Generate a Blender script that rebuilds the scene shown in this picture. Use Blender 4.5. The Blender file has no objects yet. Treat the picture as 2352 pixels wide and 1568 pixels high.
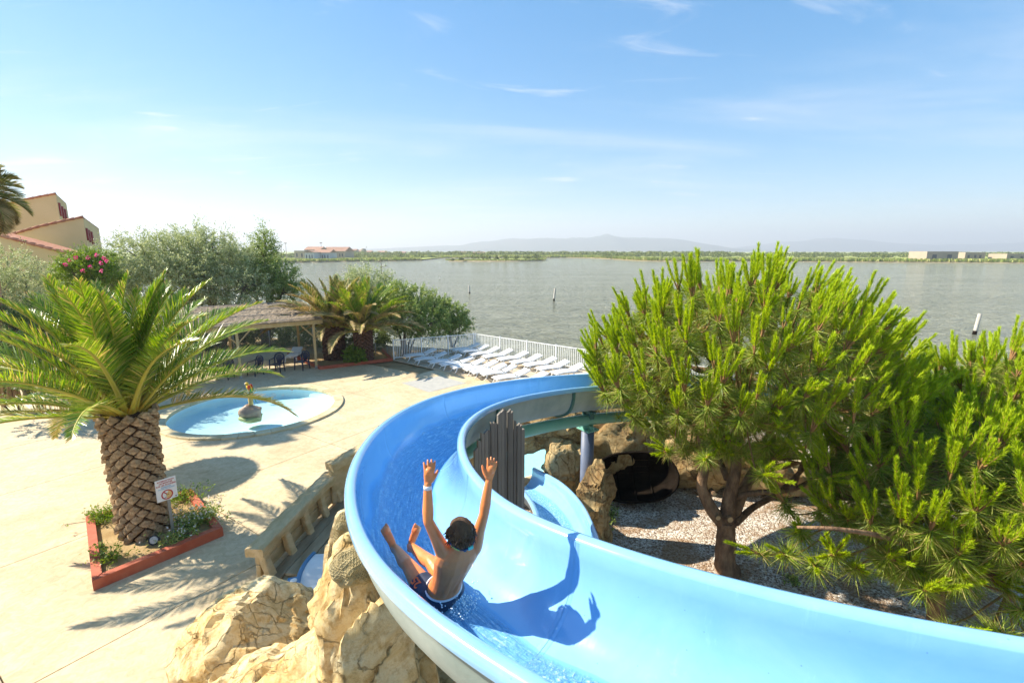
import bpy, bmesh, math, random
import numpy as np
from mathutils import Vector, Matrix, Euler, noise

# ------------------------------------------------------------------ camera, sky, sun, exposure
SC = bpy.context.scene
COL = SC.collection
R = math.radians
CAM_H, PITCH, FOC = 6.0, R(10.55), 1117.0          # photo measured on a 2352 x 1568 grid
CP, SP = math.cos(PITCH), math.sin(PITCH)
cam_data = bpy.data.cameras.new('camera')
cam_data.sensor_width = 36.0
cam_data.lens = FOC / 2352.0 * 36.0
cam_data.clip_start, cam_data.clip_end = 0.05, 40000.0
cam = bpy.data.objects.new('camera', cam_data)
cam.location = (0, 0, CAM_H)
cam.rotation_euler = (R(90) - PITCH, 0, 0)
COL.objects.link(cam)
SC.camera = cam

SUN_TO = Vector((-1.0, 0.20, 0.80)).normalized()    # towards the sun
SUN_EL = math.asin(SUN_TO.z)
SUN_AZ = math.atan2(SUN_TO.x, SUN_TO.y)
world = bpy.data.worlds.new('World')
SC.world = world
world.use_nodes = True
wn, wl = world.node_tree.nodes, world.node_tree.links
wn.clear()
w_out = wn.new('ShaderNodeOutputWorld')
w_bg = wn.new('ShaderNodeBackground')
w_bg.inputs['Strength'].default_value = 0.117
w_sky = wn.new('ShaderNodeTexSky')
w_sky.sky_type = 'NISHITA'
w_sky.sun_disc = False
w_sky.sun_elevation = SUN_EL
w_sky.sun_rotation = SUN_AZ
w_sky.altitude = 0.0
w_sky.air_density = 1.0
w_sky.dust_density = 0.1
w_sky.ozone_density = 4.0
# thin cirrus: noise over the sky dome, the same all round
w_tc = wn.new('ShaderNodeTexCoord')
w_sep = wn.new('ShaderNodeSeparateXYZ')
wl.new(w_tc.outputs['Generated'], w_sep.inputs[0])
def wmath(op, a, b=None):
    n = wn.new('ShaderNodeMath'); n.operation = op
    for i, q in enumerate((a, b)):
        if q is None: continue
        if isinstance(q, (int, float)): n.inputs[i].default_value = q
        else: wl.new(q, n.inputs[i])
    return n.outputs[0]
zz = wmath('ADD', wmath('MAXIMUM', w_sep.outputs['Z'], 0.0), 0.10)
cx = wmath('DIVIDE', w_sep.outputs['X'], zz)
cy = wmath('DIVIDE', w_sep.outputs['Y'], zz)
w_com = wn.new('ShaderNodeCombineXYZ')
wl.new(cx, w_com.inputs[0]); wl.new(cy, w_com.inputs[1])
def wcloud(scale, loc, rot, nscale, lo, hi, detail=7.0, dist=0.6):
    m = wn.new('ShaderNodeMapping'); m.inputs['Scale'].default_value = scale
    m.inputs['Location'].default_value = loc; m.inputs['Rotation'].default_value = (0, 0, rot)
    wl.new(w_com.outputs[0], m.inputs[0])
    n = wn.new('ShaderNodeTexNoise'); n.inputs['Scale'].default_value = nscale
    n.inputs['Detail'].default_value = detail; n.inputs['Roughness'].default_value = 0.62
    n.inputs['Distortion'].default_value = dist
    wl.new(m.outputs[0], n.inputs['Vector'])
    r = wn.new('ShaderNodeMapRange'); r.interpolation_type = 'SMOOTHSTEP'
    r.inputs['From Min'].default_value = lo; r.inputs['From Max'].default_value = hi
    wl.new(n.outputs['Fac'], r.inputs['Value'])
    return r.outputs['Result']
c1 = wcloud((0.55, 1.5, 1), (13.84, 16.90, 0), R(-14), 0.62, 0.46, 0.76)
c2 = wcloud((1.0, 2.6, 1), (2.93, 20.23, 0), R(-20), 0.9, 0.58, 0.72, 8.0, 0.8)
cf = wmath('ADD', wmath('MULTIPLY', c1, 0.34), wmath('MULTIPLY', c2, 0.42))
w_mix = wn.new('ShaderNodeMix'); w_mix.data_type = 'RGBA'; w_mix.clamp_factor = True
wl.new(cf, w_mix.inputs['Factor'])
w_gam = wn.new('ShaderNodeGamma'); w_gam.inputs['Gamma'].default_value = 0.55
w_hs = wn.new('ShaderNodeHueSaturation'); w_hs.inputs['Saturation'].default_value = 1.8
wl.new(w_sky.outputs['Color'], w_gam.inputs[0]); wl.new(w_gam.outputs[0], w_hs.inputs['Color'])
wl.new(w_hs.outputs[0], [q for q in w_mix.inputs if q.name == 'A' and q.type == 'RGBA'][0])
[q for q in w_mix.inputs if q.name == 'B' and q.type == 'RGBA'][0].default_value = (2.75, 2.8, 2.95, 1)
wl.new([q for q in w_mix.outputs if q.type == 'RGBA'][0], w_bg.inputs['Color'])
wl.new(w_bg.outputs[0], w_out.inputs['Surface'])

sun_data = bpy.data.lights.new('sun', 'SUN')
sun_data.energy = 3.3
sun_data.angle = R(0.53)
sun_data.color = (1.0, 0.92, 0.77)
sun = bpy.data.objects.new('sun', sun_data)
sun.rotation_euler = (-SUN_TO).to_track_quat('-Z', 'Y').to_euler()
sun.location = SUN_TO * 60
COL.objects.link(sun)

SC.view_settings.view_transform = 'Standard'
SC.view_settings.look = 'None'
SC.view_settings.exposure = 1.8
SC.view_settings.gamma = 1.0
SC.view_settings.use_curve_mapping = False
SC.cycles.use_denoising = True
SC.cycles.max_bounces = 8
SC.cycles.diffuse_bounces = 4
SC.cycles.glossy_bounces = 3
SC.cycles.transmission_bounces = 4
SC.cycles.transparent_max_bounces = 12
SC.cycles.volume_bounces = 0
SC.cycles.sample_clamp_indirect = 4.0
SC.cycles.caustics_reflective = False
SC.cycles.caustics_refractive = False

# ------------------------------------------------------------------ helpers
rnd = random.Random(7)
def ray(u, v):
    X, Y = (u - 1176) / FOC, (v - 784) / FOC
    return Vector((X, CP - Y * SP, -SP - Y * CP))
def at(u, v, z=0.0):
    r = ray(u, v); t = (z - CAM_H) / r.z
    return Vector((0, 0, CAM_H)) + r * t
def at_d(u, v, d):
    return Vector((0, 0, CAM_H)) + ray(u, v) * d
def at_plane(u, v, p0, n):
    r = ray(u, v); c = Vector((0, 0, CAM_H))
    return c + r * ((p0 - c).dot(n) / r.dot(n))

def tag(o, label=None, cat=None, group=None, kind=None):
    if label: o['label'] = label
    if cat: o['category'] = cat
    if group: o['group'] = group
    if kind: o['kind'] = kind
    return o
def thing(name, loc, label, cat, group=None, rz=0.0):
    o = bpy.data.objects.new(name, None)
    o.empty_display_size = 0.2
    o.location = loc; o.rotation_euler = (0, 0, rz)
    COL.objects.link(o)
    return tag(o, label, cat, group)
def wpos(o):
    p = Vector(o.location)
    while o.parent: o = o.parent; p += Vector(o.location)
    return p
def obj(name, mesh, mat=None, parent=None, loc=None, rot=None, scale=None):
    o = bpy.data.objects.new(name, mesh)
    if mat is not None and len(mesh.materials) == 0:
        for m in (mat if isinstance(mat, (list, tuple)) else [mat]): mesh.materials.append(m)
    COL.objects.link(o)
    if parent: o.parent = parent
    if loc is not None: o.location = loc
    if rot is not None: o.rotation_euler = rot
    if scale is not None: o.scale = scale
    return o
def copy_tree(o, parent=None):
    c = o.copy(); COL.objects.link(c); c.parent = parent
    for ch in list(o.children): copy_tree(ch, c)
    return c

class MB:
    """collects shapes, then becomes ONE mesh"""
    def __init__(s): s.v, s.f, s.m, s.sm = [], [], [], []
    def add(s, vs, fs, mi=0, smooth=False):
        k = len(s.v); s.v.extend(tuple(p) for p in vs)
        for f in fs: s.f.append(tuple(i + k for i in f)); s.m.append(mi); s.sm.append(smooth)
        return s
    def box(s, c, size, rot=None, mi=0, taper=1.0):
        x, y, z = [q / 2 for q in size]; c = Vector(c)
        P = [Vector((a * x * (taper if d > 0 else 1), b * y * (taper if d > 0 else 1), d * z)) for d in (-1, 1) for a, b in ((-1, -1), (1, -1), (1, 1), (-1, 1))]
        if rot is not None:
            M = rot if isinstance(rot, Matrix) else Euler(rot).to_matrix()
            P = [M @ p for p in P]
        return s.add([c + p for p in P], [(3, 2, 1, 0), (4, 5, 6, 7), (0, 1, 5, 4), (1, 2, 6, 5), (2, 3, 7, 6), (3, 0, 4, 7)], mi)
    def bbox(s, c, size, rot=None, mi=0, b=0.01):
        """box with chamfered edges"""
        bm = bmesh.new(); bmesh.ops.create_cube(bm, size=1.0)
        bmesh.ops.scale(bm, vec=Vector(size), verts=bm.verts)
        bmesh.ops.bevel(bm, geom=list(bm.edges), offset=b, segments=2, affect='EDGES', profile=0.6)
        M = Matrix.Identity(3) if rot is None else (rot if isinstance(rot, Matrix) else Euler(rot).to_matrix())
        c = Vector(c); bm.verts.index_update()
        vs = [c + M @ v.co for v in bm.verts]; fs = [[v.index for v in f.verts] for f in bm.faces]
        bm.free(); return s.add(vs, fs, mi)
    def tube(s, pts, rad, n=8, mi=0, caps=True, smooth=True, flat=1.0, up=None):
        pts = [Vector(p) for p in pts]
        if not isinstance(rad, (list, tuple)): rad = [rad] * len(pts)
        k = len(pts); vs = []; prev = None
        for i, p in enumerate(pts):
            t = (pts[min(i + 1, k - 1)] - pts[max(i - 1, 0)]).normalized()
            if prev is None:
                a = Vector(up) if up is not None else (Vector((0, 0, 1)) if abs(t.z) < 0.9 else Vector((1, 0, 0)))
            else: a = prev
            a = (a - t * a.dot(t))
            if a.length < 1e-6: a = t.orthogonal()
            a.normalize(); prev = a; b = t.cross(a)
            for j in range(n):
                w = 2 * math.pi * j / n
                vs.append(p + a * (math.cos(w) * rad[i] * flat) + b * (math.sin(w) * rad[i]))
        fs = [(i * n + j, i * n + (j + 1) % n, (i + 1) * n + (j + 1) % n, (i + 1) * n + j) for i in range(k - 1) for j in range(n)]
        s.add(vs, fs, mi, smooth)
        if caps:
            b0 = len(s.v) - len(vs)
            s.f.append(tuple(b0 + j for j in reversed(range(n)))); s.m.append(mi); s.sm.append(False)
            s.f.append(tuple(b0 + (k - 1) * n + j for j in range(n))); s.m.append(mi); s.sm.append(False)
        return s
    def lathe(s, prof, n=24, c=(0, 0, 0), mi=0, smooth=True, caps=False):
        c = Vector(c); vs = [c + Vector((r * math.cos(2 * math.pi * j / n), r * math.sin(2 * math.pi * j / n), z)) for r, z in prof for j in range(n)]
        fs = [(i * n + j, i * n + (j + 1) % n, (i + 1) * n + (j + 1) % n, (i + 1) * n + j) for i in range(len(prof) - 1) for j in range(n)]
        if caps: fs += [tuple(reversed(range(n))), tuple((len(prof) - 1) * n + j for j in range(n))]
        return s.add(vs, fs, mi, smooth)
    def ball(s, c, r, n=10, mi=0):
        rr = r if isinstance(r, (tuple, list)) else (r, r, r); c = Vector(c)
        vs = [c + Vector((0, 0, rr[2]))]
        for i in range(1, n):
            a = math.pi * i / n
            for j in range(n + 2):
                b = 2 * math.pi * j / (n + 2)
                vs.append(c + Vector((rr[0] * math.sin(a) * math.cos(b), rr[1] * math.sin(a) * math.sin(b), rr[2] * math.cos(a))))
        vs.append(c - Vector((0, 0, rr[2]))); q = n + 2; L = len(vs) - 1
        fs = [(0, 1 + j, 1 + (j + 1) % q) for j in range(q)]
        fs += [(1 + i * q + j, 1 + (i + 1) * q + j, 1 + (i + 1) * q + (j + 1) % q, 1 + i * q + (j + 1) % q) for i in range(n - 2) for j in range(q)]
        fs += [(L, 1 + (n - 2) * q + (j + 1) % q, 1 + (n - 2) * q + j) for j in range(q)]
        return s.add(vs, fs, mi, True)
    def prism(s, poly, d, mi=0):
        """poly: 3D points of one face, d: extrusion vector"""
        k = len(poly); poly = [Vector(p) for p in poly]; d = Vector(d)
        return s.add(poly + [p + d for p in poly], [tuple(reversed(range(k))), tuple(range(k, 2 * k))] + [(i, (i + 1) % k, k + (i + 1) % k, k + i) for i in range(k)], mi)
    def mesh(s, name, origin=None):
        me = bpy.data.meshes.new(name)
        o = Vector(origin) if origin is not None else Vector((0, 0, 0))
        me.from_pydata([tuple(Vector(p) - o) for p in s.v], [], s.f)
        me.polygons.foreach_set('material_index', s.m)
        me.polygons.foreach_set('use_smooth', s.sm)
        me.update()
        return me
    def build(s, name, mat, parent=None, world=False, **kw):
        org = wpos(parent) if (world and parent) else None
        return obj(name, s.mesh(name, org), mat, parent, **kw)
    def fixn(s):
        return s

def mesh_np(name, V, F, smooth=False):
    """V (n,3) float, F (m,k) int"""
    me = bpy.data.meshes.new(name)
    V = np.ascontiguousarray(V, dtype=np.float32); F = np.ascontiguousarray(F, dtype=np.int32)
    me.vertices.add(len(V)); me.vertices.foreach_set('co', V.ravel())
    k = F.shape[1]
    me.loops.add(F.size); me.loops.foreach_set('vertex_index', F.ravel())
    me.polygons.add(len(F)); me.polygons.foreach_set('loop_start', np.arange(0, F.size, k, dtype=np.int32))
    me.polygons.foreach_set('loop_total', np.full(len(F), k, dtype=np.int32))
    if smooth: me.polygons.foreach_set('use_smooth', np.ones(len(F), dtype=bool))
    me.update(calc_edges=True); me.validate()
    return me
def spline(pts, n=10):
    pts = [Vector(p) for p in pts]
    q = [pts[0] * 2 - pts[1]] + pts + [pts[-1] * 2 - pts[-2]]
    out = []
    for i in range(1, len(q) - 2):
        a, b, c, d = q[i - 1], q[i], q[i + 1], q[i + 2]
        for k in range(n):
            t = k / n
            out.append(0.5 * ((2 * b) + (c - a) * t + (2 * a - 5 * b + 4 * c - d) * t * t + (3 * b - a - 3 * c + d) * t ** 3))
    out.append(pts[-1].copy())
    return out
ORD = ['first', 'second', 'third', 'fourth', 'fifth', 'sixth', 'seventh', 'eighth', 'ninth', 'tenth', 'eleventh', 'twelfth']

# ------------------------------------------------------------------ materials
def nodes_of(name):
    m = bpy.data.materials.new(name); m.use_nodes = True
    nt = m.node_tree; b = nt.nodes['Principled BSDF']
    return m, nt.nodes, nt.links, b
def c4(c): return (c[0], c[1], c[2], 1.0)
def ramp(N, pts):
    r = N.new('ShaderNodeValToRGB'); e = r.color_ramp.elements
    while len(e) < len(pts): e.new(0.5)
    for i, (p, c) in enumerate(pts): e[i].position = p; e[i].color = c4(c)
    return r
def tex_noise(N, L, vec, scale, detail=4.0, rough=0.55, dist=0.0):
    n = N.new('ShaderNodeTexNoise'); n.inputs['Scale'].default_value = scale
    n.inputs['Detail'].default_value = detail; n.inputs['Roughness'].default_value = rough
    n.inputs['Distortion'].default_value = dist
    if vec is not None: L.new(vec, n.inputs['Vector'])
    return n.outputs['Fac']
def mixc(N, L, f, a, b, mode='MIX'):
    n = N.new('ShaderNodeMix'); n.data_type = 'RGBA'; n.blend_type = mode
    for s, q in (('Factor', f), ('A', a), ('B', b)):
        i = n.inputs[s] if s == 'Factor' else [x for x in n.inputs if x.name == s and x.type == 'RGBA'][0]
        if isinstance(q, (int, float)): i.default_value = q
        elif isinstance(q, tuple): i.default_value = c4(q)
        else: L.new(q, i)
    return [x for x in n.outputs if x.type == 'RGBA'][0]
def bump(N, L, h, strength, dist, b, prev=None):
    n = N.new('ShaderNodeBump'); n.inputs['Strength'].default_value = strength; n.inputs['Distance'].default_value = dist
    L.new(h, n.inputs['Height'])
    if prev is not None: L.new(prev, n.inputs['Normal'])
    if b is not None: L.new(n.outputs[0], b.inputs['Normal'])
    return n.outputs[0]
def coords(N, kind='Object', L=None, scale=None):
    tc = N.new('ShaderNodeTexCoord'); o = tc.outputs[kind]
    if scale is None: return o
    m = N.new('ShaderNodeMapping'); m.inputs['Scale'].default_value = scale
    L.new(o, m.inputs[0]); return m.outputs[0]
def worldpos(N):
    return N.new('ShaderNodeNewGeometry').outputs['Position']
def surf(name, c1, c2=None, rough=0.6, nscale=3.0, bstr=0.2, bdist=0.01, bscale=40.0, spec=0.4, metal=0.0, stretch=None, rand=0.0, world=False, contrast=(0.35, 0.65), coat=0.0):
    """general two-tone worn surface"""
    m, N, L, b = nodes_of(name)
    v = worldpos(N) if world else coords(N, 'Object', L, stretch)
    if world and stretch:
        mp = N.new('ShaderNodeMapping'); mp.inputs['Scale'].default_value = stretch; L.new(v, mp.inputs[0]); v = mp.outputs[0]
    if c2 is None: c2 = tuple(q * 0.8 for q in c1)
    r = ramp(N, [(contrast[0], c1), (contrast[1], c2)])
    L.new(tex_noise(N, L, v, nscale, 6.0, 0.6), r.inputs[0])
    col = r.outputs[0]
    if rand:
        oi = N.new('ShaderNodeObjectInfo')
        mr = N.new('ShaderNodeMapRange'); mr.inputs['To Min'].default_value = 1 - rand; mr.inputs['To Max'].default_value = 1 + rand
        L.new(oi.outputs['Random'], mr.inputs[0])
        cm = N.new('ShaderNodeVectorMath'); cm.operation = 'SCALE'
        L.new(col, cm.inputs[0]); L.new(mr.outputs[0], cm.inputs['Scale']); col = cm.outputs[0]
    L.new(col, b.inputs['Base Color'])
    b.inputs['Roughness'].default_value = rough
    b.inputs['Specular IOR Level'].default_value = spec
    b.inputs['Metallic'].default_value = metal
    b.inputs['Coat Weight'].default_value = coat
    b.inputs['Coat Roughness'].default_value = 0.08
    if bstr: bump(N, L, tex_noise(N, L, v, bscale, 5.0, 0.6), bstr, bdist, b)
    return m
def leafmat(name, cols, trans=0.35, rough=0.5, spec=0.35, tcol=None):
    """foliage: colour differs from leaf to leaf, light passes through"""
    m, N, L, b = nodes_of(name)
    g = N.new('ShaderNodeNewGeometry')
    k = len(cols); r = ramp(N, [(i / max(1, k - 1), c) for i, c in enumerate(cols)])
    L.new(g.outputs['Random Per Island'], r.inputs[0])
    L.new(r.outputs[0], b.inputs['Base Color'])
    b.inputs['Roughness'].default_value = rough; b.inputs['Specular IOR Level'].default_value = spec
    t = N.new('ShaderNodeBsdfTranslucent')
    hs = N.new('ShaderNodeHueSaturation'); hs.inputs['Hue'].default_value = 0.485; hs.inputs['Saturation'].default_value = 1.1; hs.inputs['Value'].default_value = 1.3
    L.new(r.outputs[0], hs.inputs['Color']); L.new(hs.outputs[0], t.inputs[0])
    mx = N.new('ShaderNodeMixShader'); mx.inputs[0].default_value = trans
    L.new(b.outputs[0], mx.inputs[1]); L.new(t.outputs[0], mx.inputs[2])
    L.new(mx.outputs[0], N['Material Output'].inputs['Surface'])
    return m
def plain(name, c, rough=0.5, spec=0.4, metal=0.0):
    m, N, L, b = nodes_of(name)
    b.inputs['Base Color'].default_value = c4(c); b.inputs['Roughness'].default_value = rough
    b.inputs['Specular IOR Level'].default_value = spec; b.inputs['Metallic'].default_value = metal
    return m
M = {}
def mk_concrete():
    m, N, L, b = nodes_of('stamped_concrete')
    v = worldpos(N)
    r1 = ramp(N, [(0.3, (0.54, 0.43, 0.27)), (0.52, (0.645, 0.52, 0.335)), (0.75, (0.70, 0.575, 0.39))])
    L.new(tex_noise(N, L, v, 0.7, 8.0, 0.62, 0.6), r1.inputs[0])
    r2 = ramp(N, [(0.35, (0.80, 0.77, 0.72)), (0.6, (1.0, 1.0, 1.0))])
    L.new(tex_noise(N, L, v, 6.0, 6.0, 0.7, 1.2), r2.inputs[0])
    col = mixc(N, L, 1.0, r1.outputs[0], r2.outputs[0], 'MULTIPLY')
    r3 = ramp(N, [(0.38, (0.90, 0.885, 0.86)), (0.50, (1.0, 1.0, 1.0)), (0.8, (1.0, 0.99, 0.96))]); L.new(tex_noise(N, L, v, 0.33, 7.0, 0.68, 1.4), r3.inputs[0])
    col = mixc(N, L, 1.0, col, r3.outputs[0], 'MULTIPLY')
    vo = N.new('ShaderNodeTexVoronoi'); vo.feature = 'DISTANCE_TO_EDGE'; vo.inputs['Scale'].default_value = 0.55
    wv = N.new('ShaderNodeVectorMath'); wv.operation = 'MULTIPLY_ADD'
    nz = N.new('ShaderNodeTexNoise'); nz.inputs['Scale'].default_value = 1.6; nz.inputs['Detail'].default_value = 5
    L.new(v, nz.inputs['Vector']); L.new(nz.outputs['Color'], wv.inputs[0]); wv.inputs[1].default_value = (0.9, 0.9, 0.9); L.new(v, wv.inputs[2])
    L.new(wv.outputs[0], vo.inputs['Vector'])
    cr = N.new('ShaderNodeMapRange'); cr.inputs['From Min'].default_value = 0.0; cr.inputs['From Max'].default_value = 0.012; cr.inputs['To Min'].default_value = 0.35; cr.inputs['To Max'].default_value = 0.0
    L.new(vo.outputs['Distance'], cr.inputs[0])
    msk = N.new('ShaderNodeMath'); msk.operation = 'MULTIPLY'
    mr2 = N.new('ShaderNodeMapRange'); mr2.inputs['From Min'].default_value = 0.5; mr2.inputs['From Max'].default_value = 0.62
    L.new(tex_noise(N, L, v, 0.35, 2.0), mr2.inputs[0]); L.new(cr.outputs[0], msk.inputs[0]); L.new(mr2.outputs[0], msk.inputs[1])
    col = mixc(N, L, msk.outputs[0], col, (0.33, 0.25, 0.15))
    L.new(col, b.inputs['Base Color']); b.inputs['Roughness'].default_value = 0.72; b.inputs['Specular IOR Level'].default_value = 0.3
    h = bump(N, L, tex_noise(N, L, v, 9.0, 8.0, 0.7, 1.0), 0.35, 0.012, None)
    bump(N, L, tex_noise(N, L, v, 120.0, 3.0), 0.2, 0.003, b, h)
    return m
M['concrete'] = mk_concrete()
M['joint'] = plain('joint_filler', (0.16, 0.12, 0.08), 0.9)
M['dirt'] = surf('dirt', (0.42, 0.31, 0.17), (0.30, 0.21, 0.11), 0.95, 2.0, 0.6, 0.03, 18.0, 0.1, world=True)
def mk_gravel():
    m, N, L, b = nodes_of('gravel')
    v = worldpos(N)
    vo = N.new('ShaderNodeTexVoronoi'); vo.inputs['Scale'].default_value = 34.0; L.new(v, vo.inputs['Vector'])
    r = ramp(N, [(0.0, (0.13, 0.08, 0.055)), (0.3, (0.35, 0.27, 0.20)), (0.55, (0.52, 0.44, 0.35)), (0.8, (0.66, 0.61, 0.53)), (1.0, (0.80, 0.77, 0.71))])
    sp = N.new('ShaderNodeSeparateColor'); L.new(vo.outputs['Color'], sp.inputs[0]); L.new(sp.outputs[0], r.inputs[0])
    lit = ramp(N, [(0.44, (0, 0, 0)), (0.60, (1, 1, 1))])
    L.new(tex_noise(N, L, v, 0.9, 6.0, 0.65, 0.8), lit.inputs[0])
    lf = N.new('ShaderNodeMath'); lf.operation = 'MULTIPLY'; lf.inputs[1].default_value = 0.7; L.new(lit.outputs[0], lf.inputs[0])
    nd = ramp(N, [(0.35, (0.20, 0.10, 0.04)), (0.7, (0.36, 0.20, 0.08))]); L.new(tex_noise(N, L, v, 26.0, 6.0, 0.7, 2.0), nd.inputs[0])
    col = mixc(N, L, lf.outputs[0], r.outputs[0], nd.outputs[0])
    L.new(col, b.inputs['Base Color']); b.inputs['Roughness'].default_value = 0.9; b.inputs['Specular IOR Level'].default_value = 0.2
    inv = N.new('ShaderNodeMath'); inv.operation = 'SUBTRACT'; inv.inputs[0].default_value = 1.0; L.new(vo.outputs['Distance'], inv.inputs[1])
    bump(N, L, inv.outputs[0], 0.9, 0.02, b)
    return m
M['gravel'] = mk_gravel()
def mk_lagoon():
    m, N, L, b = nodes_of('lagoon_water')
    v = worldpos(N)
    def mp(scale, rot):
        q = N.new('ShaderNodeMapping'); q.inputs['Scale'].default_value = scale; q.inputs['Rotation'].default_value = (0, 0, rot); L.new(v, q.inputs[0]); return q.outputs[0]
    r = ramp(N, [(0.35, (0.285, 0.285, 0.19)), (0.65, (0.375, 0.37, 0.26))]); L.new(tex_noise(N, L, mp((0.03, 0.12, 1), R(8)), 1.0, 6.0, 0.6), r.inputs[0])
    L.new(r.outputs[0], b.inputs['Base Color'])
    b.inputs['Roughness'].default_value = 0.12; b.inputs['IOR'].default_value = 1.333; b.inputs['Specular IOR Level'].default_value = 0.4
    h1 = bump(N, L, tex_noise(N, L, mp((0.30, 0.75, 1), R(14)), 1.0, 4.0, 0.55, 0.4), 1.0, 2.4, None)
    h2 = bump(N, L, tex_noise(N, L, mp((1.1, 2.6, 1), R(20)), 1.0, 5.0, 0.6, 0.3), 1.0, 0.8, None, h1)
    bump(N, L, tex_noise(N, L, mp((4.5, 9.0, 1), R(-6)), 1.0, 3.0, 0.6), 0.8, 0.05, b, h2)
    return m
M['lagoon'] = mk_lagoon()
M['sandrock'] = None
def mk_rock(name, light, mid, dark, scale=1.0):
    m, N, L, b = nodes_of(name)
    v = worldpos(N)
    wv = N.new('ShaderNodeVectorMath'); wv.operation = 'MULTIPLY_ADD'
    nz = N.new('ShaderNodeTexNoise'); nz.inputs['Scale'].default_value = 1.7 * scale; nz.inputs['Detail'].default_value = 6
    L.new(v, nz.inputs['Vector']); L.new(nz.outputs['Color'], wv.inputs[0]); wv.inputs[1].default_value = (0.7, 0.7, 0.5); L.new(v, wv.inputs[2])
    mpn = N.new('ShaderNodeMapping'); mpn.inputs['Scale'].default_value = (1.0, 1.25, 0.5); mpn.inputs['Rotation'].default_value = (0.4, 0.5, 0.3); L.new(wv.outputs[0], mpn.inputs[0])
    r = ramp(N, [(0.34, dark), (0.47, mid), (0.60, light)]); L.new(tex_noise(N, L, v, 1.5 * scale, 9.0, 0.70, 1.2), r.inputs[0])
    r2 = ramp(N, [(0.36, (0.62, 0.48, 0.30)), (0.52, (1, 1, 1))]); L.new(tex_noise(N, L, v, 9.0 * scale, 8.0, 0.72), r2.inputs[0])
    col = mixc(N, L, 0.8, r.outputs[0], r2.outputs[0], 'MULTIPLY')
    hs = []
    msk = N.new('ShaderNodeMapRange'); msk.inputs['From Min'].default_value = 0.50; msk.inputs['From Max'].default_value = 0.60; L.new(tex_noise(N, L, v, 1.1 * scale, 3.0), msk.inputs[0])
    for sc, wd in ((1.0, 0.020), (2.7, 0.026)):
        vo = N.new('ShaderNodeTexVoronoi'); vo.feature = 'DISTANCE_TO_EDGE'; vo.inputs['Scale'].default_value = sc * scale; L.new(mpn.outputs[0], vo.inputs['Vector'])
        c = N.new('ShaderNodeMapRange'); c.inputs['From Max'].default_value = wd; c.interpolation_type = 'SMOOTHSTEP'; L.new(vo.outputs['Distance'], c.inputs[0])
        mxx = N.new('ShaderNodeMath'); mxx.operation = 'MAXIMUM'; L.new(c.outputs[0], mxx.inputs[0]); L.new(msk.outputs[0], mxx.inputs[1]); hs.append(mxx.outputs[0])
    pit = N.new('ShaderNodeMapRange'); pit.inputs['From Min'].default_value = 0.30; pit.inputs['From Max'].default_value = 0.36; L.new(tex_noise(N, L, v, 22.0 * scale, 2.0), pit.inputs[0])
    cm = N.new('ShaderNodeMath'); cm.operation = 'MULTIPLY'; L.new(hs[0], cm.inputs[0]); L.new(hs[1], cm.inputs[1])
    dk = N.new('ShaderNodeMapRange'); dk.inputs['To Min'].default_value = 0.45; dk.inputs['To Max'].default_value = 0.0; L.new(cm.outputs[0], dk.inputs[0])
    col = mixc(N, L, dk.outputs[0], col, tuple(q * 0.45 for q in dark))
    L.new(col, b.inputs['Base Color']); b.inputs['Roughness'].default_value = 0.9; b.inputs['Specular IOR Level'].default_value = 0.2
    n1 = bump(N, L, cm.outputs[0], 0.9, 0.035, None)
    n2 = bump(N, L, tex_noise(N, L, v, 7.0 * scale, 9.0, 0.76, 0.7), 0.9, 0.05, None, n1)
    bump(N, L, pit.outputs[0], 0.5, 0.012, b, n2)
    return m
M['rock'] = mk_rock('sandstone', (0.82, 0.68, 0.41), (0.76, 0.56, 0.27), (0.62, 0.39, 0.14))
M['rockdark'] = mk_rock('dark_sandstone', (0.50, 0.38, 0.20), (0.38, 0.26, 0.12), (0.22, 0.13, 0.06))  # darker brown copy of the sandstone

# ---- plateau the resort stands on, and the lagoon
SHORE = [(60, -20), (40, -10), (27, 4), (16.2, 13.8), (4.6, 23.9), (-1.9, 29.3), (-6, 30.6), (-12, 32), (-20, 35), (-40, 46), (-90, 62), (-90, -20)]
mb = MB()
top = [Vector((x, y, -0.06)) for x, y in SHORE]; bot = [Vector((x, y, -3.0)) for x, y in SHORE]
k = len(top)
bm = bmesh.new(); bm.faces.new([bm.verts.new(p) for p in top])
HOLE = [(Vector((math.cos(R(a)), math.sin(R(a)), 0))) for a in range(0, 360, 8)]; HC = Vector((-9.9, 18.0, 0))
for nr_ in HOLE: bmesh.ops.bisect_plane(bm, geom=list(bm.verts) + list(bm.edges) + list(bm.faces), plane_co=HC + nr_ * 3.05, plane_no=nr_)
for f in [f for f in bm.faces if all((f.calc_center_median() - HC).dot(q) < 3.05 for q in HOLE)]: bm.faces.remove(f)
bm.verts.index_update(); mb.add([v.co.copy() for v in bm.verts], [[v.index for v in f.verts] for f in bm.faces]); bm.free()
mb.add(top + bot, [((i + 1) % k, i, k + i, k + (i + 1) % k) for i in range(k)])
tag(mb.build('ground', M['dirt']), kind='structure')
WZ = -1.2
mb = MB(); mb.add([(-4000, -300, WZ), (4000, -300, WZ), (4000, 7500, WZ), (-4000, 7500, WZ)], [(0, 1, 2, 3)])
tag(mb.build('lagoon', M['lagoon']), kind='structure')

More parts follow.
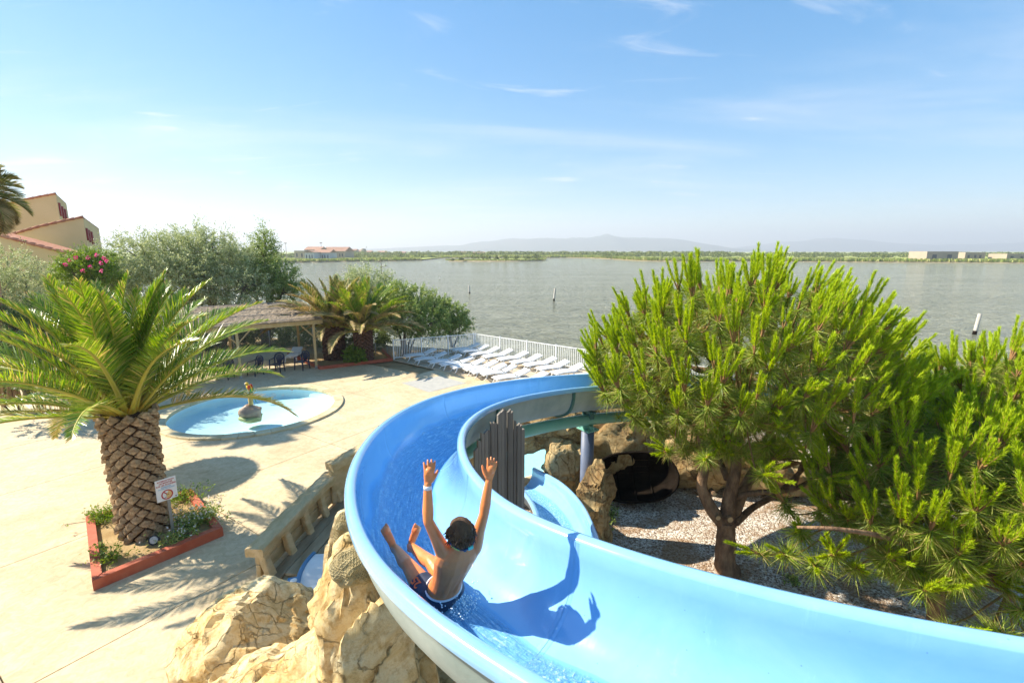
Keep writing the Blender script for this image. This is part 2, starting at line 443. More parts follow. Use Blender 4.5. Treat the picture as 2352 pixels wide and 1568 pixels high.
# ---- far shore: land on the water plane, its edge read off the photo as real distances
M['reedland'] = surf('reed_meadow', (0.28, 0.34, 0.07), (0.42, 0.42, 0.16), 0.95, 0.03, 0, world=True, stretch=(1, 0.25, 1), spec=0.1)
M['bank'] = surf('shore_bank', (0.22, 0.17, 0.09), (0.34, 0.28, 0.17), 0.95, 0.3, 0, world=True, spec=0.1)
M['sandflat'] = surf('sand_flat', (0.55, 0.47, 0.33), (0.42, 0.38, 0.22), 0.95, 0.05, 0, world=True, spec=0.1)
def land(name, edge_px, back, z, mats, wob=1.5):
    """edge_px: shoreline in the picture, intersected with the water; back: far outline"""
    e = [at(u, v, WZ) for u, v in edge_px]
    e = spline(e, 8)
    rr = random.Random(len(e))
    e = [p + Vector((rr.uniform(-wob, wob), rr.uniform(-wob, wob), 0)) for p in e]
    mb = MB()
    inner = [p + (Vector((p.x, p.y, 0)).normalized() * 6.0) for p in e]
    lo = [Vector((p.x, p.y, WZ - 0.3)) for p in e]; hi = [Vector((p.x, p.y, z)) for p in inner]
    n = len(e)
    mb.add(lo + hi, [(i, i + 1, n + i + 1, n + i) for i in range(n - 1)], 1)
    bk = [Vector((x, y, z)) for x, y in back]
    mb.add(hi + bk, [tuple(range(n)) + tuple(range(n, n + len(bk)))])
    o = mb.build(name, mats)
    tag(o, kind='structure')
    return e
e_left = land('shore_meadow', [(380, 607), (560, 606), (670, 604), (780, 602), (880, 600.5), (964, 598.6)], [(-70, 560), (-200, 900), (-1500, 2000), (-2500, 1500), (-900, 200)], -0.4, [M['reedland'], M['bank']])
e_mid = land('distant_shore', [(700, 594.5), (900, 594), (1030, 593.5), (1150, 593), (1240, 592.6), (1317, 592.5), (1393, 594.2)], [(900, 2500), (3500, 7000), (-3500, 7000), (-1800, 2500)], -0.3, [M['reedland'], M['bank']])
e_right = land('opposite_shore', [(1370, 593.6), (1420, 596.5), (1469, 599.4), (1571, 601), (1700, 601), (1851, 601.5), (2012, 603), (2352, 605), (2700, 607)], [(900, 180), (3500, 600), (3500, 3500), (900, 2500), (130, 600)], -0.35, [M['reedland'], M['bank']])
isl = [at(u, v, WZ) for u, v in [(1025, 600.4), (1080, 601), (1150, 601.2), (1200, 600.6), (1242, 599.2), (1250, 596.8), (1200, 595.6), (1120, 595.8), (1060, 597)]]
isl = spline(isl + [isl[0]], 6)[:-1]
cen = sum(isl, Vector()) / len(isl)
mb = MB(); n = len(isl)
hi = [cen + (p - cen) * 0.93 + Vector((0, 0, 0.75)) for p in isl]; lo = [p - Vector((0, 0, 0.3)) for p in isl]
mb.add(lo + hi, [(i, (i + 1) % n, n + (i + 1) % n, n + i) for i in range(n)], 1); mb.add(hi, [tuple(range(n))])
tag(mb.build('island', [M['reedland'], M['bank']]), kind='structure')
ISL_C = cen

# ---- mountains
M['hill'] = surf('hill_scrub', (0.10, 0.13, 0.09), (0.16, 0.17, 0.12), 1.0, 0.002, 0, world=True, spec=0.0)
def ridge(name, prof, dist, depth=900, seed=1):
    """prof: (u, height in px above the horizon)"""
    us = np.linspace(prof[0][0], prof[-1][0], 140)
    hs = np.interp(us, [p[0] for p in prof], [p[1] for p in prof])
    rows = []
    for j in range(7):
        t = j / 6.0; row = []
        for u, h in zip(us, hs):
            y = dist + depth * (t - 0.5) * 2
            x = (u - 1176) / FOC * dist
            f = math.exp(-((t - 0.5) * 2.6) ** 2) - math.exp(-1.69)
            f /= (1 - math.exp(-1.69))
            nn = 1 + 0.16 * noise.noise(Vector((x * 0.004, y * 0.004, seed))) + 0.06 * noise.noise(Vector((x * 0.02, y * 0.01, seed + 5)))
            row.append(Vector((x, y, WZ + h / FOC * dist * f * nn)))
        rows.append(row)
    m = len(us); vs = [p for r_ in rows for p in r_]
    fs = [(j * m + i, j * m + i + 1, (j + 1) * m + i + 1, (j + 1) * m + i) for j in range(6) for i in range(m - 1)]
    mb = MB(); mb.add(vs, fs, 0, True)
    tag(mb.build(name, M['hill']), kind='structure')
ridge('mountain_ridge', [(760, 0), (860, 6), (930, 9), (990, 12), (1060, 14), (1110, 22), (1180, 28), (1240, 30), (1300, 27), (1350, 31), (1388, 38), (1430, 31), (1500, 28), (1560, 27), (1600, 18), (1640, 9), (1720, 4), (1800, 0)], 5200, seed=3)
ridge('mountain_ridge', [(1600, 0), (1700, 10), (1780, 20), (1850, 27), (1900, 30), (1960, 26), (2040, 18), (2120, 14), (2250, 16), (2350, 22), (2500, 24), (2700, 0)], 6400, seed=9)

# ---- paved deck: slabs with open joints
pl_c = [at(197, 1190, 0.15), at(440, 1125, 0.15), at(512, 1215, 0.15), at(212, 1340, 0.15)]
E1 = (pl_c[2] - pl_c[3]); E1.z = 0; E1.normalize(); E1 = (E1 + Vector((-0.06, 0.02, 0))).normalized()
E2 = Vector((E1.y, -E1.x, 0))
POOL_C, POOL_R = Vector((-9.9, 18.0, 0)), 3.2
deck = thing('pool_deck', (0, 0, 0), None, None); deck['kind'] = 'structure'
G0 = Vector((pl_c[1].x, pl_c[1].y, 0)); SLAB = 4.0
cut = MB(); cut.lathe([(POOL_R - 0.04, -1.0), (POOL_R - 0.04, 0.5)], 96, POOL_C, caps=True)
cutter = None
for i in range(-6, 7):
    for j in range(-8, 6):
        c = G0 + E1 * (i + 0.5) * SLAB + E2 * (j + 0.5) * SLAB
        if c.x < -26 or c.y < 1.5 or c.y > 27.5 or c.x > 3.0: continue
        if c.x > -1.5 and c.y < 14.0: continue
        if c.x > -5.5 and c.y > 24.5: continue
        h = SLAB / 2 - 0.010
        mb = MB()
        q = [c + E1 * a * h + E2 * b_ * h for a, b_ in ((-1, -1), (1, -1), (1, 1), (-1, 1))]
        near_pool = (c - POOL_C).length < POOL_R + SLAB * 0.75
        if near_pool:
            # subtract the basin circle: keep a fine grid of the slab outside it
            n = 40; keep = []
            bm = bmesh.new()
            vs = [bm.verts.new(p) for p in q]; bm.faces.new(vs)
            for a in range(0, 360, 6):       # cut along short chords of the basin edge
                nrm = Vector((math.cos(R(a)), math.sin(R(a)), 0)); p0 = POOL_C + nrm * (POOL_R - 0.05)
                bmesh.ops.bisect_plane(bm, geom=list(bm.verts) + list(bm.edges) + list(bm.faces), plane_co=p0, plane_no=nrm)
            for f in [f for f in bm.faces if all((f.calc_center_median() - POOL_C).dot(Vector((math.cos(R(a)), math.sin(R(a)), 0))) < POOL_R - 0.05 for a in range(0, 360, 6))]: bm.faces.remove(f)
            bmesh.ops.dissolve_limit(bm, angle_limit=0.01, verts=bm.verts, edges=bm.edges)
            ext = bmesh.ops.extrude_face_region(bm, geom=list(bm.faces))
            bmesh.ops.translate(bm, vec=(0, 0, -0.055), verts=[g for g in ext['geom'] if isinstance(g, bmesh.types.BMVert)])
            bmesh.ops.recalc_face_normals(bm, faces=bm.faces)
            me = bpy.data.meshes.new('slab'); bm.to_mesh(me); bm.free()
            if len(me.polygons) == 0: continue
            obj('slab', me, M['concrete'], deck)
            continue
        mb.prism([p - Vector((0, 0, 0.055)) for p in q], (0, 0, 0.055))
        mb.build('slab', M['concrete'], deck)
# gravel bed of the garden to the right
mb = MB(); g = []
for i in range(41):
    for j in range(41):
        x = -3.5 + 26 * i / 40; y = -2 + 18 * j / 40
        g.append((x, y, -0.025 + 0.03 * noise.noise(Vector((x * 0.6, y * 0.6, 2)))))
mb.add(g, [(i * 41 + j, (i + 1) * 41 + j, (i + 1) * 41 + j + 1, i * 41 + j + 1) for i in range(40) for j in range(40)], 0, True)
tag(mb.build('gravel_bed', M['gravel']), kind='structure')
# grey patch of newer concrete
M['greypatch'] = surf('grey_screed', (0.36, 0.35, 0.32), (0.44, 0.42, 0.37), 0.85, 4.0, 0.3, 0.004, 90.0, world=True)
mb = MB(); mb.add([at(u, v, 0.006) for u, v in ((922, 879), (985, 900.5), (1070, 879.5), (1012, 863))], [(0, 1, 2, 3)])
tag(mb.build('pavement_patch', M['greypatch']), kind='structure')
# ------------------------------------------------------------------ the big blue slide
def mk_gelcoat(name, c, c2, rough=0.15):
    m, N, L, b = nodes_of(name)
    v = worldpos(N)
    r = ramp(N, [(0.3, c2), (0.62, c)]); L.new(tex_noise(N, L, v, 1.6, 7.0, 0.65, 0.8), r.inputs[0])
    sc = N.new('ShaderNodeMapping'); sc.inputs['Scale'].default_value = (1.0, 1.0, 0.12); L.new(v, sc.inputs[0])
    st = N.new('ShaderNodeMapRange'); st.inputs['From Min'].default_value = 0.60; st.inputs['From Max'].default_value = 0.72; st.inputs['To Max'].default_value = 0.32; L.new(tex_noise(N, L, sc.outputs[0], 9.0, 6.0, 0.7), st.inputs[0])
    col = mixc(N, L, st.outputs[0], r.outputs[0], tuple(min(1, q * 1.3 + 0.06) for q in c))
    vo = N.new('ShaderNodeTexVoronoi'); vo.inputs['Scale'].default_value = 26.0; L.new(v, vo.inputs['Vector'])
    sp_ = N.new('ShaderNodeSeparateColor'); L.new(vo.outputs['Color'], sp_.inputs[0])
    d1 = N.new('ShaderNodeMath'); d1.operation = 'LESS_THAN'; d1.inputs[1].default_value = 0.11; L.new(vo.outputs['Distance'], d1.inputs[0])
    d2 = N.new('ShaderNodeMath'); d2.operation = 'GREATER_THAN'; d2.inputs[1].default_value = 0.90; L.new(sp_.outputs[0], d2.inputs[0])
    d3 = N.new('ShaderNodeMath'); d3.operation = 'MULTIPLY'; L.new(d1.outputs[0], d3.inputs[0]); L.new(d2.outputs[0], d3.inputs[1])
    d4 = N.new('ShaderNodeMath'); d4.operation = 'MULTIPLY'; d4.inputs[1].default_value = 0.45; L.new(d3.outputs[0], d4.inputs[0])
    col = mixc(N, L, d4.outputs[0], col, tuple(q * 0.35 for q in c))
    L.new(col, b.inputs['Base Color'])
    rr = N.new('ShaderNodeMapRange'); rr.inputs['To Min'].default_value = rough * 0.7; rr.inputs['To Max'].default_value = rough * 1.6; L.new(tex_noise(N, L, v, 3.0, 6.0, 0.7), rr.inputs[0])
    L.new(rr.outputs[0], b.inputs['Roughness']); b.inputs['Specular IOR Level'].default_value = 0.5
    b.inputs['Coat Weight'].default_value = 0.9; b.inputs['Coat Roughness'].default_value = 0.06
    bump(N, L, tex_noise(N, L, v, 5.0, 3.0), 0.12, 0.02, b)
    return m
M['slide'] = mk_gelcoat('blue_gelcoat', (0.255, 0.51, 0.80), (0.205, 0.46, 0.77))
M['sealant'] = plain('grey_sealant', (0.20, 0.45, 0.70), 0.6)
M['slideunder'] = surf('grey_laminate', (0.36, 0.41, 0.38), (0.24, 0.30, 0.28), 0.6, 2.0, 0.15, 0.01, 30.0, world=True)
M['greensteel'] = surf('sea_green_paint', (0.17, 0.42, 0.33), (0.22, 0.46, 0.36), 0.4, 3.0, 0.1, 0.004, 20.0, 0.5, world=True, contrast=(0.3, 0.7))
M['bluesteel'] = surf('blue_grey_paint', (0.09, 0.12, 0.20), (0.15, 0.17, 0.23), 0.5, 3.0, 0.1, 0.004, 20.0, world=True)
M['bracket'] = surf('dark_teal_steel', (0.045, 0.14, 0.14), (0.07, 0.18, 0.16), 0.5, 6.0, 0.1, 0.004, 30.0, world=True)

SL = [(3.46, 0.61), (2.28, 0.96), (1.22, 1.45), (0.32, 2.08), (-0.38, 2.83), (-0.81, 3.74), (-1.03, 4.77), (-1.04, 5.82), (-0.80, 6.84), (-0.31, 7.77), (0.40, 8.60), (1.25, 9.33), (2.25, 9.96)]
SL_ALL = [(6.4, 0.15), (4.9, 0.33)] + SL + [(3.35, 10.42), (4.55, 10.62), (5.7, 10.5), (6.75, 10.0)]
NSUB = 12
cl = spline([(x, y, 0) for x, y in SL_ALL], NSUB)
i0 = 2 * NSUB
sacc = [0.0]
for a, b_ in zip(cl[:-1], cl[1:]): sacc.append(sacc[-1] + (b_ - a).length)
s0 = sacc[i0]
S_C, S_T, S_R = [], [], []
for i, p in enumerate(cl):
    z = 4.6876 - 0.10355 * (sacc[i] - s0)
    S_C.append(Vector((p.x, p.y, z)))
for i in range(len(S_C)):
    t = S_C[min(i + 1, len(S_C) - 1)] - S_C[max(i - 1, 0)]; t.normalize()
    S_T.append(t); h = Vector((t.y, -t.x, 0)).normalized(); S_R.append(h)
W_IN, DEPTH, LIP = 0.455, 0.56, 0.095
def u_prof(n=26, w=W_IN, d=DEPTH):
    pr = []
    for k in range(n + 1):
        a = math.pi * k / n
        x = -math.copysign(abs(math.cos(a)) ** 0.85, math.cos(a)) * w
        pr.append((x, -d * abs(math.sin(a)) ** 0.8))
    return pr
def lip(side, w=W_IN):
    q = [(w + 0.004, 0.008), (w + 0.018, 0.022), (w + 0.045, 0.030), (w + 0.07, 0.024), (w + LIP - 0.006, 0.006), (w + LIP, -0.02), (w + LIP - 0.004, -0.05)]
    return [(side * x, z) for x, z in q]
INNER = list(reversed(lip(-1))) + u_prof()[0:] + lip(1)
OUTER = [(-x_, z_) for x_, z_ in reversed([])] + [(-(W_IN + 0.075), -0.045)] + [(x * (1 + 0.035 / W_IN), z - 0.035 if z < -0.02 else -0.06) for x, z in u_prof(18)] + [(W_IN + 0.075, -0.045)]
def sweep(prof, i_a, i_b, C, RR, mi=0, flip=False):
    mb = MB(); n = len(prof); vs = []
    for i in range(i_a, i_b + 1):
        for x, z in prof: vs.append(C[i] + RR[i] * x + Vector((0, 0, z)))
    fs = []
    for i in range(i_b - i_a):
        for j in range(n - 1):
            f = (i * n + j, i * n + j + 1, (i + 1) * n + j + 1, (i + 1) * n + j)
            fs.append(tuple(reversed(f)) if flip else f)
    mb.add(vs, fs, mi, True)
    return mb
slide = thing('water_slide', (S_C[i0 + 3 * NSUB].x, S_C[i0 + 3 * NSUB].y, 0), 'large light blue open water slide curving past the rocks and behind the pine', 'water slide')
seams = [0, 34, 64, 84, 104, 124, 150, 176, len(S_C) - 1]
for a, b_ in zip(seams[:-1], seams[1:]):
    sec = sweep(INNER, a, b_, S_C, S_R, flip=True).build('chute_section', M['slide'], slide, world=True)
    sweep(OUTER, a, b_, S_C, S_R).build('underside', M['slideunder'], sec, world=False, loc=None) if False else None
    u_ = sweep(OUTER, a, b_, S_C, S_R); me = u_.mesh('underside', wpos(slide)); uo = obj('underside', me, M['slideunder'], sec)
# flanges where sections are bolted together
for k in seams[1:-1]:
  if k >= 100:
    pr = [(x * 1.10, z * 1.06 - 0.005) for x, z in OUTER[1:-1]]
    mb = MB(); vs = []
    for di in (-0.028, 0.028):
        for grow in (0.97, 1.07):
            for x, z in OUTER[1:-1]:
                vs.append(S_C[k] + S_R[k] * x * grow + Vector((0, 0, z * grow if z < -0.1 else z)) + S_T[k] * di)
    n = len(OUTER) - 2
    fs = []
    for j in range(n - 1):
        a0, a1, b0, b1 = j, n + j, 2 * n + j, 3 * n + j
        fs += [(a0, a0 + 1, a1 + 1, a1), (b1, b1 + 1, b0 + 1, b0), (a1, a1 + 1, b1 + 1, b1)]
    mb.add(vs, fs); mb.build('flange', M['bracket'], slide, world=True)
for k in seams[1:-1]:
    # faint raised seam inside the chute
    ins = [(x * 0.993, z * 0.993 + 0.004) for x, z in u_prof()]
    mb = MB(); vs = []
    for di, up in ((-0.03, 0.0), (-0.012, 0.0035), (0.012, 0.0035), (0.03, 0.0)):
        for x, z in u_prof(): vs.append(S_C[k] + S_R[k] * x * (1 - up) + Vector((0, 0, z + 0.001 + up * 0.7)) + S_T[k] * di)
    n = len(u_prof())
    mb.add(vs, [(r_ * n + j + 1, r_ * n + j, (r_ + 1) * n + j, (r_ + 1) * n + j + 1) for r_ in range(3) for j in range(n - 1)], 0, True)
    mb.build('seam_strip', M['slide'], slide, world=True)
    mb = MB(); vs = []
    for di in (-0.003, 0.003):
        for x, z in u_prof(): vs.append(S_C[k] + S_R[k] * x * 0.994 + Vector((0, 0, z + 0.0055)) + S_T[k] * di)
    mb.add(vs, [(j + 1, j, n + j, n + j + 1) for j in range(n - 1)], 0, True); mb.build('sealant_line', M['sealant'], slide, world=True)
# carrying pipe with saddles, plates and columns
pipe_i = list(range(106, len(S_C) - 2, 2))
pp = [S_C[i] + Vector((0, 0, -DEPTH - 0.03 - 0.235)) for i in pipe_i]
MB().tube(pp, 0.115, 18).build('support_pipe', M['greensteel'], slide, world=True)
def saddle(i, column=True):
    c, t, r_ = S_C[i], S_T[i], S_R[i]
    Rm = Matrix((r_, t.cross(r_) * 0 + Vector((-r_.y, r_.x, 0)), Vector((0, 0, 1)))).transposed()
    z0 = -DEPTH - 0.03
    mb = MB()
    mb.box(c + Vector((0, 0, z0 - 0.06)), (0.16, 0.05, 0.14), Rm)
    mb.box(c + Vector((0, 0, z0 - 0.045)), (0.34, 0.09, 0.03), Rm)
    for s in (-1, 1): mb.box(c + r_ * s * 0.10 + Vector((0, 0, z0 - 0.12)), (0.03, 0.12, 0.16), Rm)
    mb.build('saddle_bracket', M['bracket'], slide, world=True)
    if column:
        mb = MB()
        mb.box(c + Vector((0, 0, z0 - 0.43)), (0.36, 0.30, 0.025), Rm)
        mb.box(c + Vector((0, 0, z0 - 0.395)), (0.34, 0.03, 0.09), Rm)
        mb.box(c + Vector((0, 0, z0 - 0.395)), (0.03, 0.28, 0.09), Rm)
        for a, b_ in ((-1, -1), (1, -1), (1, 1), (-1, 1)): mb.tube([c + r_ * a * 0.14 + Vector((-r_.y, r_.x, 0)) * b_ * 0.11 + Vector((0, 0, z0 - 0.45)), c + r_ * a * 0.14 + Vector((-r_.y, r_.x, 0)) * b_ * 0.11 + Vector((0, 0, z0 - 0.395))], 0.014, 6)
        mb.build('base_plate', M['greensteel'], slide, world=True)
        MB().tube([(c.x, c.y, -0.05), (c.x, c.y, c.z + z0 - 0.44)], 0.135, 18).build('column', M['bluesteel'], slide, world=True)
saddle(150 + 10); saddle(124 + 10, False); saddle(195, False)
# near columns carrying the chute beside the rocks
for i in (24, 46): 
    c = S_C[i]; MB().tube([(c.x, c.y, -0.05), (c.x, c.y, c.z - DEPTH - 0.03)], 0.11, 14).build('column', M['bluesteel'], slide, world=True)

def mk_flow(name, deep, pale, foam_sparkle, fscale=30.0, streak=0.5):
    m, N, L, b = nodes_of(name)
    v = worldpos(N)
    at_ = N.new('ShaderNodeAttribute'); at_.attribute_name = 'flow'
    mp = N.new('ShaderNodeMapping'); mp.inputs['Scale'].default_value = (5.0, 42.0, 0.0); L.new(at_.outputs['Vector'], mp.inputs[0])
    st = tex_noise(N, L, mp.outputs[0], 1.0, 5.0, 0.6, 0.3)
    n0 = tex_noise(N, L, v, fscale, 5.0, 0.65, 0.6)
    mm = N.new('ShaderNodeMix'); mm.inputs[0].default_value = streak; L.new(n0, mm.inputs[2]); L.new(st, mm.inputs[3]); n1 = mm.outputs[0]
    r = ramp(N, [(0.38, deep), (0.58, pale)]); L.new(n1, r.inputs[0])
    fm = N.new('ShaderNodeMapRange'); fm.inputs['From Min'].default_value = 0.54; fm.inputs['From Max'].default_value = 0.64; fm.inputs['To Max'].default_value = foam_sparkle; L.new(n1, fm.inputs[0])
    col = mixc(N, L, fm.outputs[0], r.outputs[0], (0.80, 0.90, 0.95))  # white flecks: foam, plus sun sparkle painted into the colour
    L.new(col, b.inputs['Base Color']); b.inputs['Roughness'].default_value = 0.05; b.inputs['IOR'].default_value = 1.33
    b.inputs['Specular IOR Level'].default_value = 0.7
    h = bump(N, L, n1, 1.0, 0.05, None)
    bump(N, L, tex_noise(N, L, v, fscale * 2.6, 3.0), 0.6, 0.008, b, h)
    tr = N.new('ShaderNodeBsdfTransparent'); tr.inputs[0].default_value = (0.85, 0.95, 1.0, 1)
    sx = N.new('ShaderNodeSeparateXYZ'); L.new(at_.outputs['Vector'], sx.inputs[0])
    ed = N.new('ShaderNodeMapRange'); ed.interpolation_type = 'SMOOTHSTEP'; ed.inputs['From Max'].default_value = 0.22; L.new(sx.outputs['Z'], ed.inputs[0])
    fr = N.new('ShaderNodeMapRange'); fr.inputs['From Min'].default_value = 0.35; fr.inputs['From Max'].default_value = 0.65; fr.inputs['To Min'].default_value = 0.35; fr.inputs['To Max'].default_value = 0.85; L.new(n1, fr.inputs[0])
    al = N.new('ShaderNodeMath'); al.operation = 'MULTIPLY'; L.new(ed.outputs[0], al.inputs[0]); L.new(fr.outputs[0], al.inputs[1])
    mx = N.new('ShaderNodeMixShader'); L.new(al.outputs[0], mx.inputs[0]); L.new(tr.outputs[0], mx.inputs[1]); L.new(b.outputs[0], mx.inputs[2])
    L.new(mx.outputs[0], N['Material Output'].inputs['Surface'])
    return m
def flow_attr(o, vals):
    a = o.data.attributes.new('flow', 'FLOAT_VECTOR', 'POINT'); a.data.foreach_set('vector', np.array(vals, dtype=np.float32).ravel())
M['flow'] = mk_flow('slide_water', (0.13, 0.45, 0.82), (0.26, 0.58, 0.88), 0.45, 30.0, 0.62)
M['flowrough'] = mk_flow('slide_water_rapid', (0.14, 0.46, 0.80), (0.34, 0.66, 0.92), 1.0, 38.0, 0.25)
def flow(i_a, i_b, mat, x_of, name, label, cat):
    """water sheet lying in the chute between cross positions"""
    mb = MB(); n = 16; vs = []; fa_ = []
    for i in range(i_a, i_b + 1):
        xa, xb = x_of(i); 
        for j in range(n + 1):
            x = xa + (xb - xa) * j / n
            q = min(0.999, abs(x) / W_IN)
            zz_ = -DEPTH * (1 - q ** (2 / 0.85)) ** 0.4
            e = min(j, n - j) / n
            p = S_C[i] + S_R[i] * x
            w_ = 0.006 * noise.noise(p * 9) + 0.004 * noise.noise(p * 22)
            lift = 0.012 * min(1, e * 5) + (w_ if e > 0.05 else 0)
            vs.append(p + Vector((0, 0, zz_ + 0.003 + lift))); fa_.append((sacc[i], x, e * 2))
    fs = [(r_ * (n + 1) + j + 1, r_ * (n + 1) + j, (r_ + 1) * (n + 1) + j, (r_ + 1) * (n + 1) + j + 1) for r_ in range(i_b - i_a) for j in range(n)]
    mb.add(vs, fs, 0, True)
    o = mb.build(name, mat); flow_attr(o, fa_); tag(o, label, cat, kind='stuff'); return o
def wob(i, a): return 0.035 * noise.noise(Vector((i * 0.21, a, 0)))
flow(0, 64, M['flowrough'], lambda i: (-0.34 + wob(i, 1), 0.16 + wob(i, 2)), 'slide_rapid', 'sparkling choppy water running down the near chute', 'water')
flow(64, 150, M['flow'], lambda i: (-0.34 - 0.06 * min(1, (i - 64) / 20) + wob(i, 1), 0.16 + 0.06 * min(1, (i - 64) / 20) + wob(i, 2)), 'slide_stream', 'deep blue water sheet flowing round the far bend', 'water')

# ------------------------------------------------------------------ lower slide into the landing pool
LR = [at(1392, 1330, 1.75), at(1380, 1245, 1.50), at(1342, 1160, 1.28), at(1292, 1108, 1.08), at(1230, 1074, 0.90)]
LRs = spline(LR, 8)
L_C, L_R = [], []
for i, p in enumerate(LRs):
    t = LRs[min(i + 1, len(LRs) - 1)] - LRs[max(i - 1, 0)]; t.z = 0; t.normalize()
    h = Vector((t.y, -t.x, 0)); L_R.append(h); L_C.append(p - h * 0.50)
lslide = thing('lower_slide', (L_C[10].x, L_C[10].y, 0), 'smaller blue slide end running into the pale landing pool', 'water slide')
def sc_prof(pr, k): return [(x * k, z * k * 0.9) for x, z in pr]
sweep(sc_prof(INNER, 0.91), 0, len(L_C) - 1, L_C, L_R, flip=True).build('chute_section', M['slide'], lslide, world=True)
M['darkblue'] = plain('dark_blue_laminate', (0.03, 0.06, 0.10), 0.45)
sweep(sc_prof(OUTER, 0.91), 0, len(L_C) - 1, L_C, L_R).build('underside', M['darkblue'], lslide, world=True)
mb = MB(); vs = []; n = 10; fa_ = []
for i in range(len(L_C)):
    for j in range(n + 1):
        x = -0.30 + 0.56 * j / n; q = abs(x) / (W_IN * 0.91)
        zz_ = -DEPTH * 0.82 * (1 - q ** (2 / 0.85)) ** 0.4
        p = L_C[i] + L_R[i] * x
        vs.append(p + Vector((0, 0, zz_ + 0.012 + 0.006 * noise.noise(p * 12)))); fa_.append((i * 0.15, x, min(j, n - j) / n * 2))
mb.add(vs, [(r_ * (n + 1) + j + 1, r_ * (n + 1) + j, (r_ + 1) * (n + 1) + j, (r_ + 1) * (n + 1) + j + 1) for r_ in range(len(L_C) - 1) for j in range(n)], 0, True)
lo_s = mb.build('lower_stream', M['flowrough']); flow_attr(lo_s, fa_); tag(lo_s, 'white water rushing down the smaller slide end', 'water', kind='stuff')

def mk_poolwater(name, tint, scale=3.0, strength=0.5):
    m, N, L, b = nodes_of(name)
    N.remove(b); v = worldpos(N)
    tr = N.new('ShaderNodeBsdfTransparent'); tr.inputs[0].default_value = c4(tint)
    gl = N.new('ShaderNodeBsdfGlossy'); gl.inputs['Roughness'].default_value = 0.03
    lw = N.new('ShaderNodeLayerWeight'); lw.inputs['Blend'].default_value = 0.5
    pw = N.new('ShaderNodeMath'); pw.operation = 'POWER'; pw.inputs[1].default_value = 5.0; L.new(lw.outputs['Facing'], pw.inputs[0])
    fr = N.new('ShaderNodeMath'); fr.operation = 'MULTIPLY_ADD'; fr.inputs[1].default_value = 0.9; fr.inputs[2].default_value = 0.02; L.new(pw.outputs[0], fr.inputs[0])
    h = bump(N, L, tex_noise(N, L, v, scale, 4.0, 0.55, 0.4), strength, 0.03, None)
    L.new(h, gl.inputs['Normal']); L.new(h, lw.inputs['Normal'])
    mx = N.new('ShaderNodeMixShader'); L.new(fr.outputs[0], mx.inputs[0]); L.new(tr.outputs[0], mx.inputs[1]); L.new(gl.outputs[0], mx.inputs[2])
    L.new(mx.outputs[0], N['Material Output'].inputs['Surface'])
    return m
M['poolwater'] = mk_poolwater('pool_water', (0.86, 0.97, 0.98))
M['poolpaint'] = surf('pale_blue_pool_paint', (0.72, 0.88, 0.90), (0.62, 0.83, 0.88), 0.6, 0.8, 0, world=True)
# landing pool of the slides, below the rock arch
lp = thing('landing_pool', (-1.2, 13.4, 0), 'pale turquoise landing pool seen under the rock arch', 'pool')
pts = []
for k in range(40):
    a = 2 * math.pi * k / 40; rr_ = 1 + 0.12 * math.sin(3 * a + 1)
    pts.append(Vector((-1.2 + 2.9 * rr_ * math.cos(a), 13.4 + 2.3 * rr_ * math.sin(a), 0)))
mb = MB(); mb.add([p + Vector((0, 0, 0.012)) for p in pts], [tuple(range(40))]); mb.build('pool_floor', M['poolpaint'], lp, world=True)
mb = MB(); mb.add([p + Vector((0, 0, 0.12)) for p in pts], [tuple(range(40))]); mb.build('pool_water', mk_poolwater('landing_water', (0.72, 0.94, 0.96), 7.0, 0.9), lp, world=True)
mb = MB()
mb.tube([p + Vector((0, 0, 0.08)) for p in pts + pts[:2]], 0.13, 8, caps=False); mb.build('pool_edge', M['concrete'], lp, world=True)

# ------------------------------------------------------------------ grey plank screen inside the bend
M['greywood'] = surf('weathered_grey_wood', (0.30, 0.265, 0.225), (0.18, 0.155, 0.13), 0.85, 5.0, 0.5, 0.008, 40.0, 0.2, stretch=(3.0, 3.0, 0.22), rand=0.28)
fa, fb = Vector((-0.50, 5.95, 0)), Vector((0.14, 6.62, 0))
fd = (fb - fa).normalized(); fnrm = Vector((fd.y, -fd.x, 0))
screen = thing('plank_screen', fa, 'screen of upright weathered grey planks with a stepped top inside the slide bend', 'fence')
tops_px = [(1072, 1036), (1080, 1016), (1088, 999), (1098, 993), (1108, 990), (1116, 972), (1124, 972), (1134, 950), (1142, 944), (1152, 940), (1160, 942), (1169, 946), (1178, 964), (1187, 972), (1194, 976)]
L_f = (fb - fa).length; npl = len(tops_px)
pr_ = random.Random(3)
for k, (u, v) in enumerate(tops_px):
    p = at_plane(u, v, fa, fnrm); zt = p.z
    x0 = L_f * k / npl; x1 = L_f * (k + 1) / npl - pr_.uniform(0.003, 0.009)
    c = fa + fd * (x0 + x1) / 2 + fnrm * pr_.uniform(-0.012, 0.012)
    hgt = zt + 0.08
    mb = MB(); w = (x1 - x0) / 2; d = 0.014
    ch = 0.035 * pr_.choice((-1, 1))
    vs = []
    for z, dz in ((0, 0), (hgt, ch)):
        vs += [Vector((-w, -d, z - abs(dz) / 2 - dz / 2)), Vector((w, -d, z - abs(dz) / 2 + dz / 2)), Vector((w, d, z - abs(dz) / 2 + dz / 2)), Vector((-w, d, z - abs(dz) / 2 - dz / 2))]
    mb.add(vs, [(3, 2, 1, 0), (4, 5, 6, 7), (0, 1, 5, 4), (1, 2, 6, 5), (2, 3, 7, 6), (3, 0, 4, 7)])
    o = mb.build('plank', M['greywood'], screen, loc=(c - fa) - Vector((0, 0, 0.08)), rot=(0, pr_.uniform(-0.0025, 0.0025), math.atan2(fd.y, fd.x)))
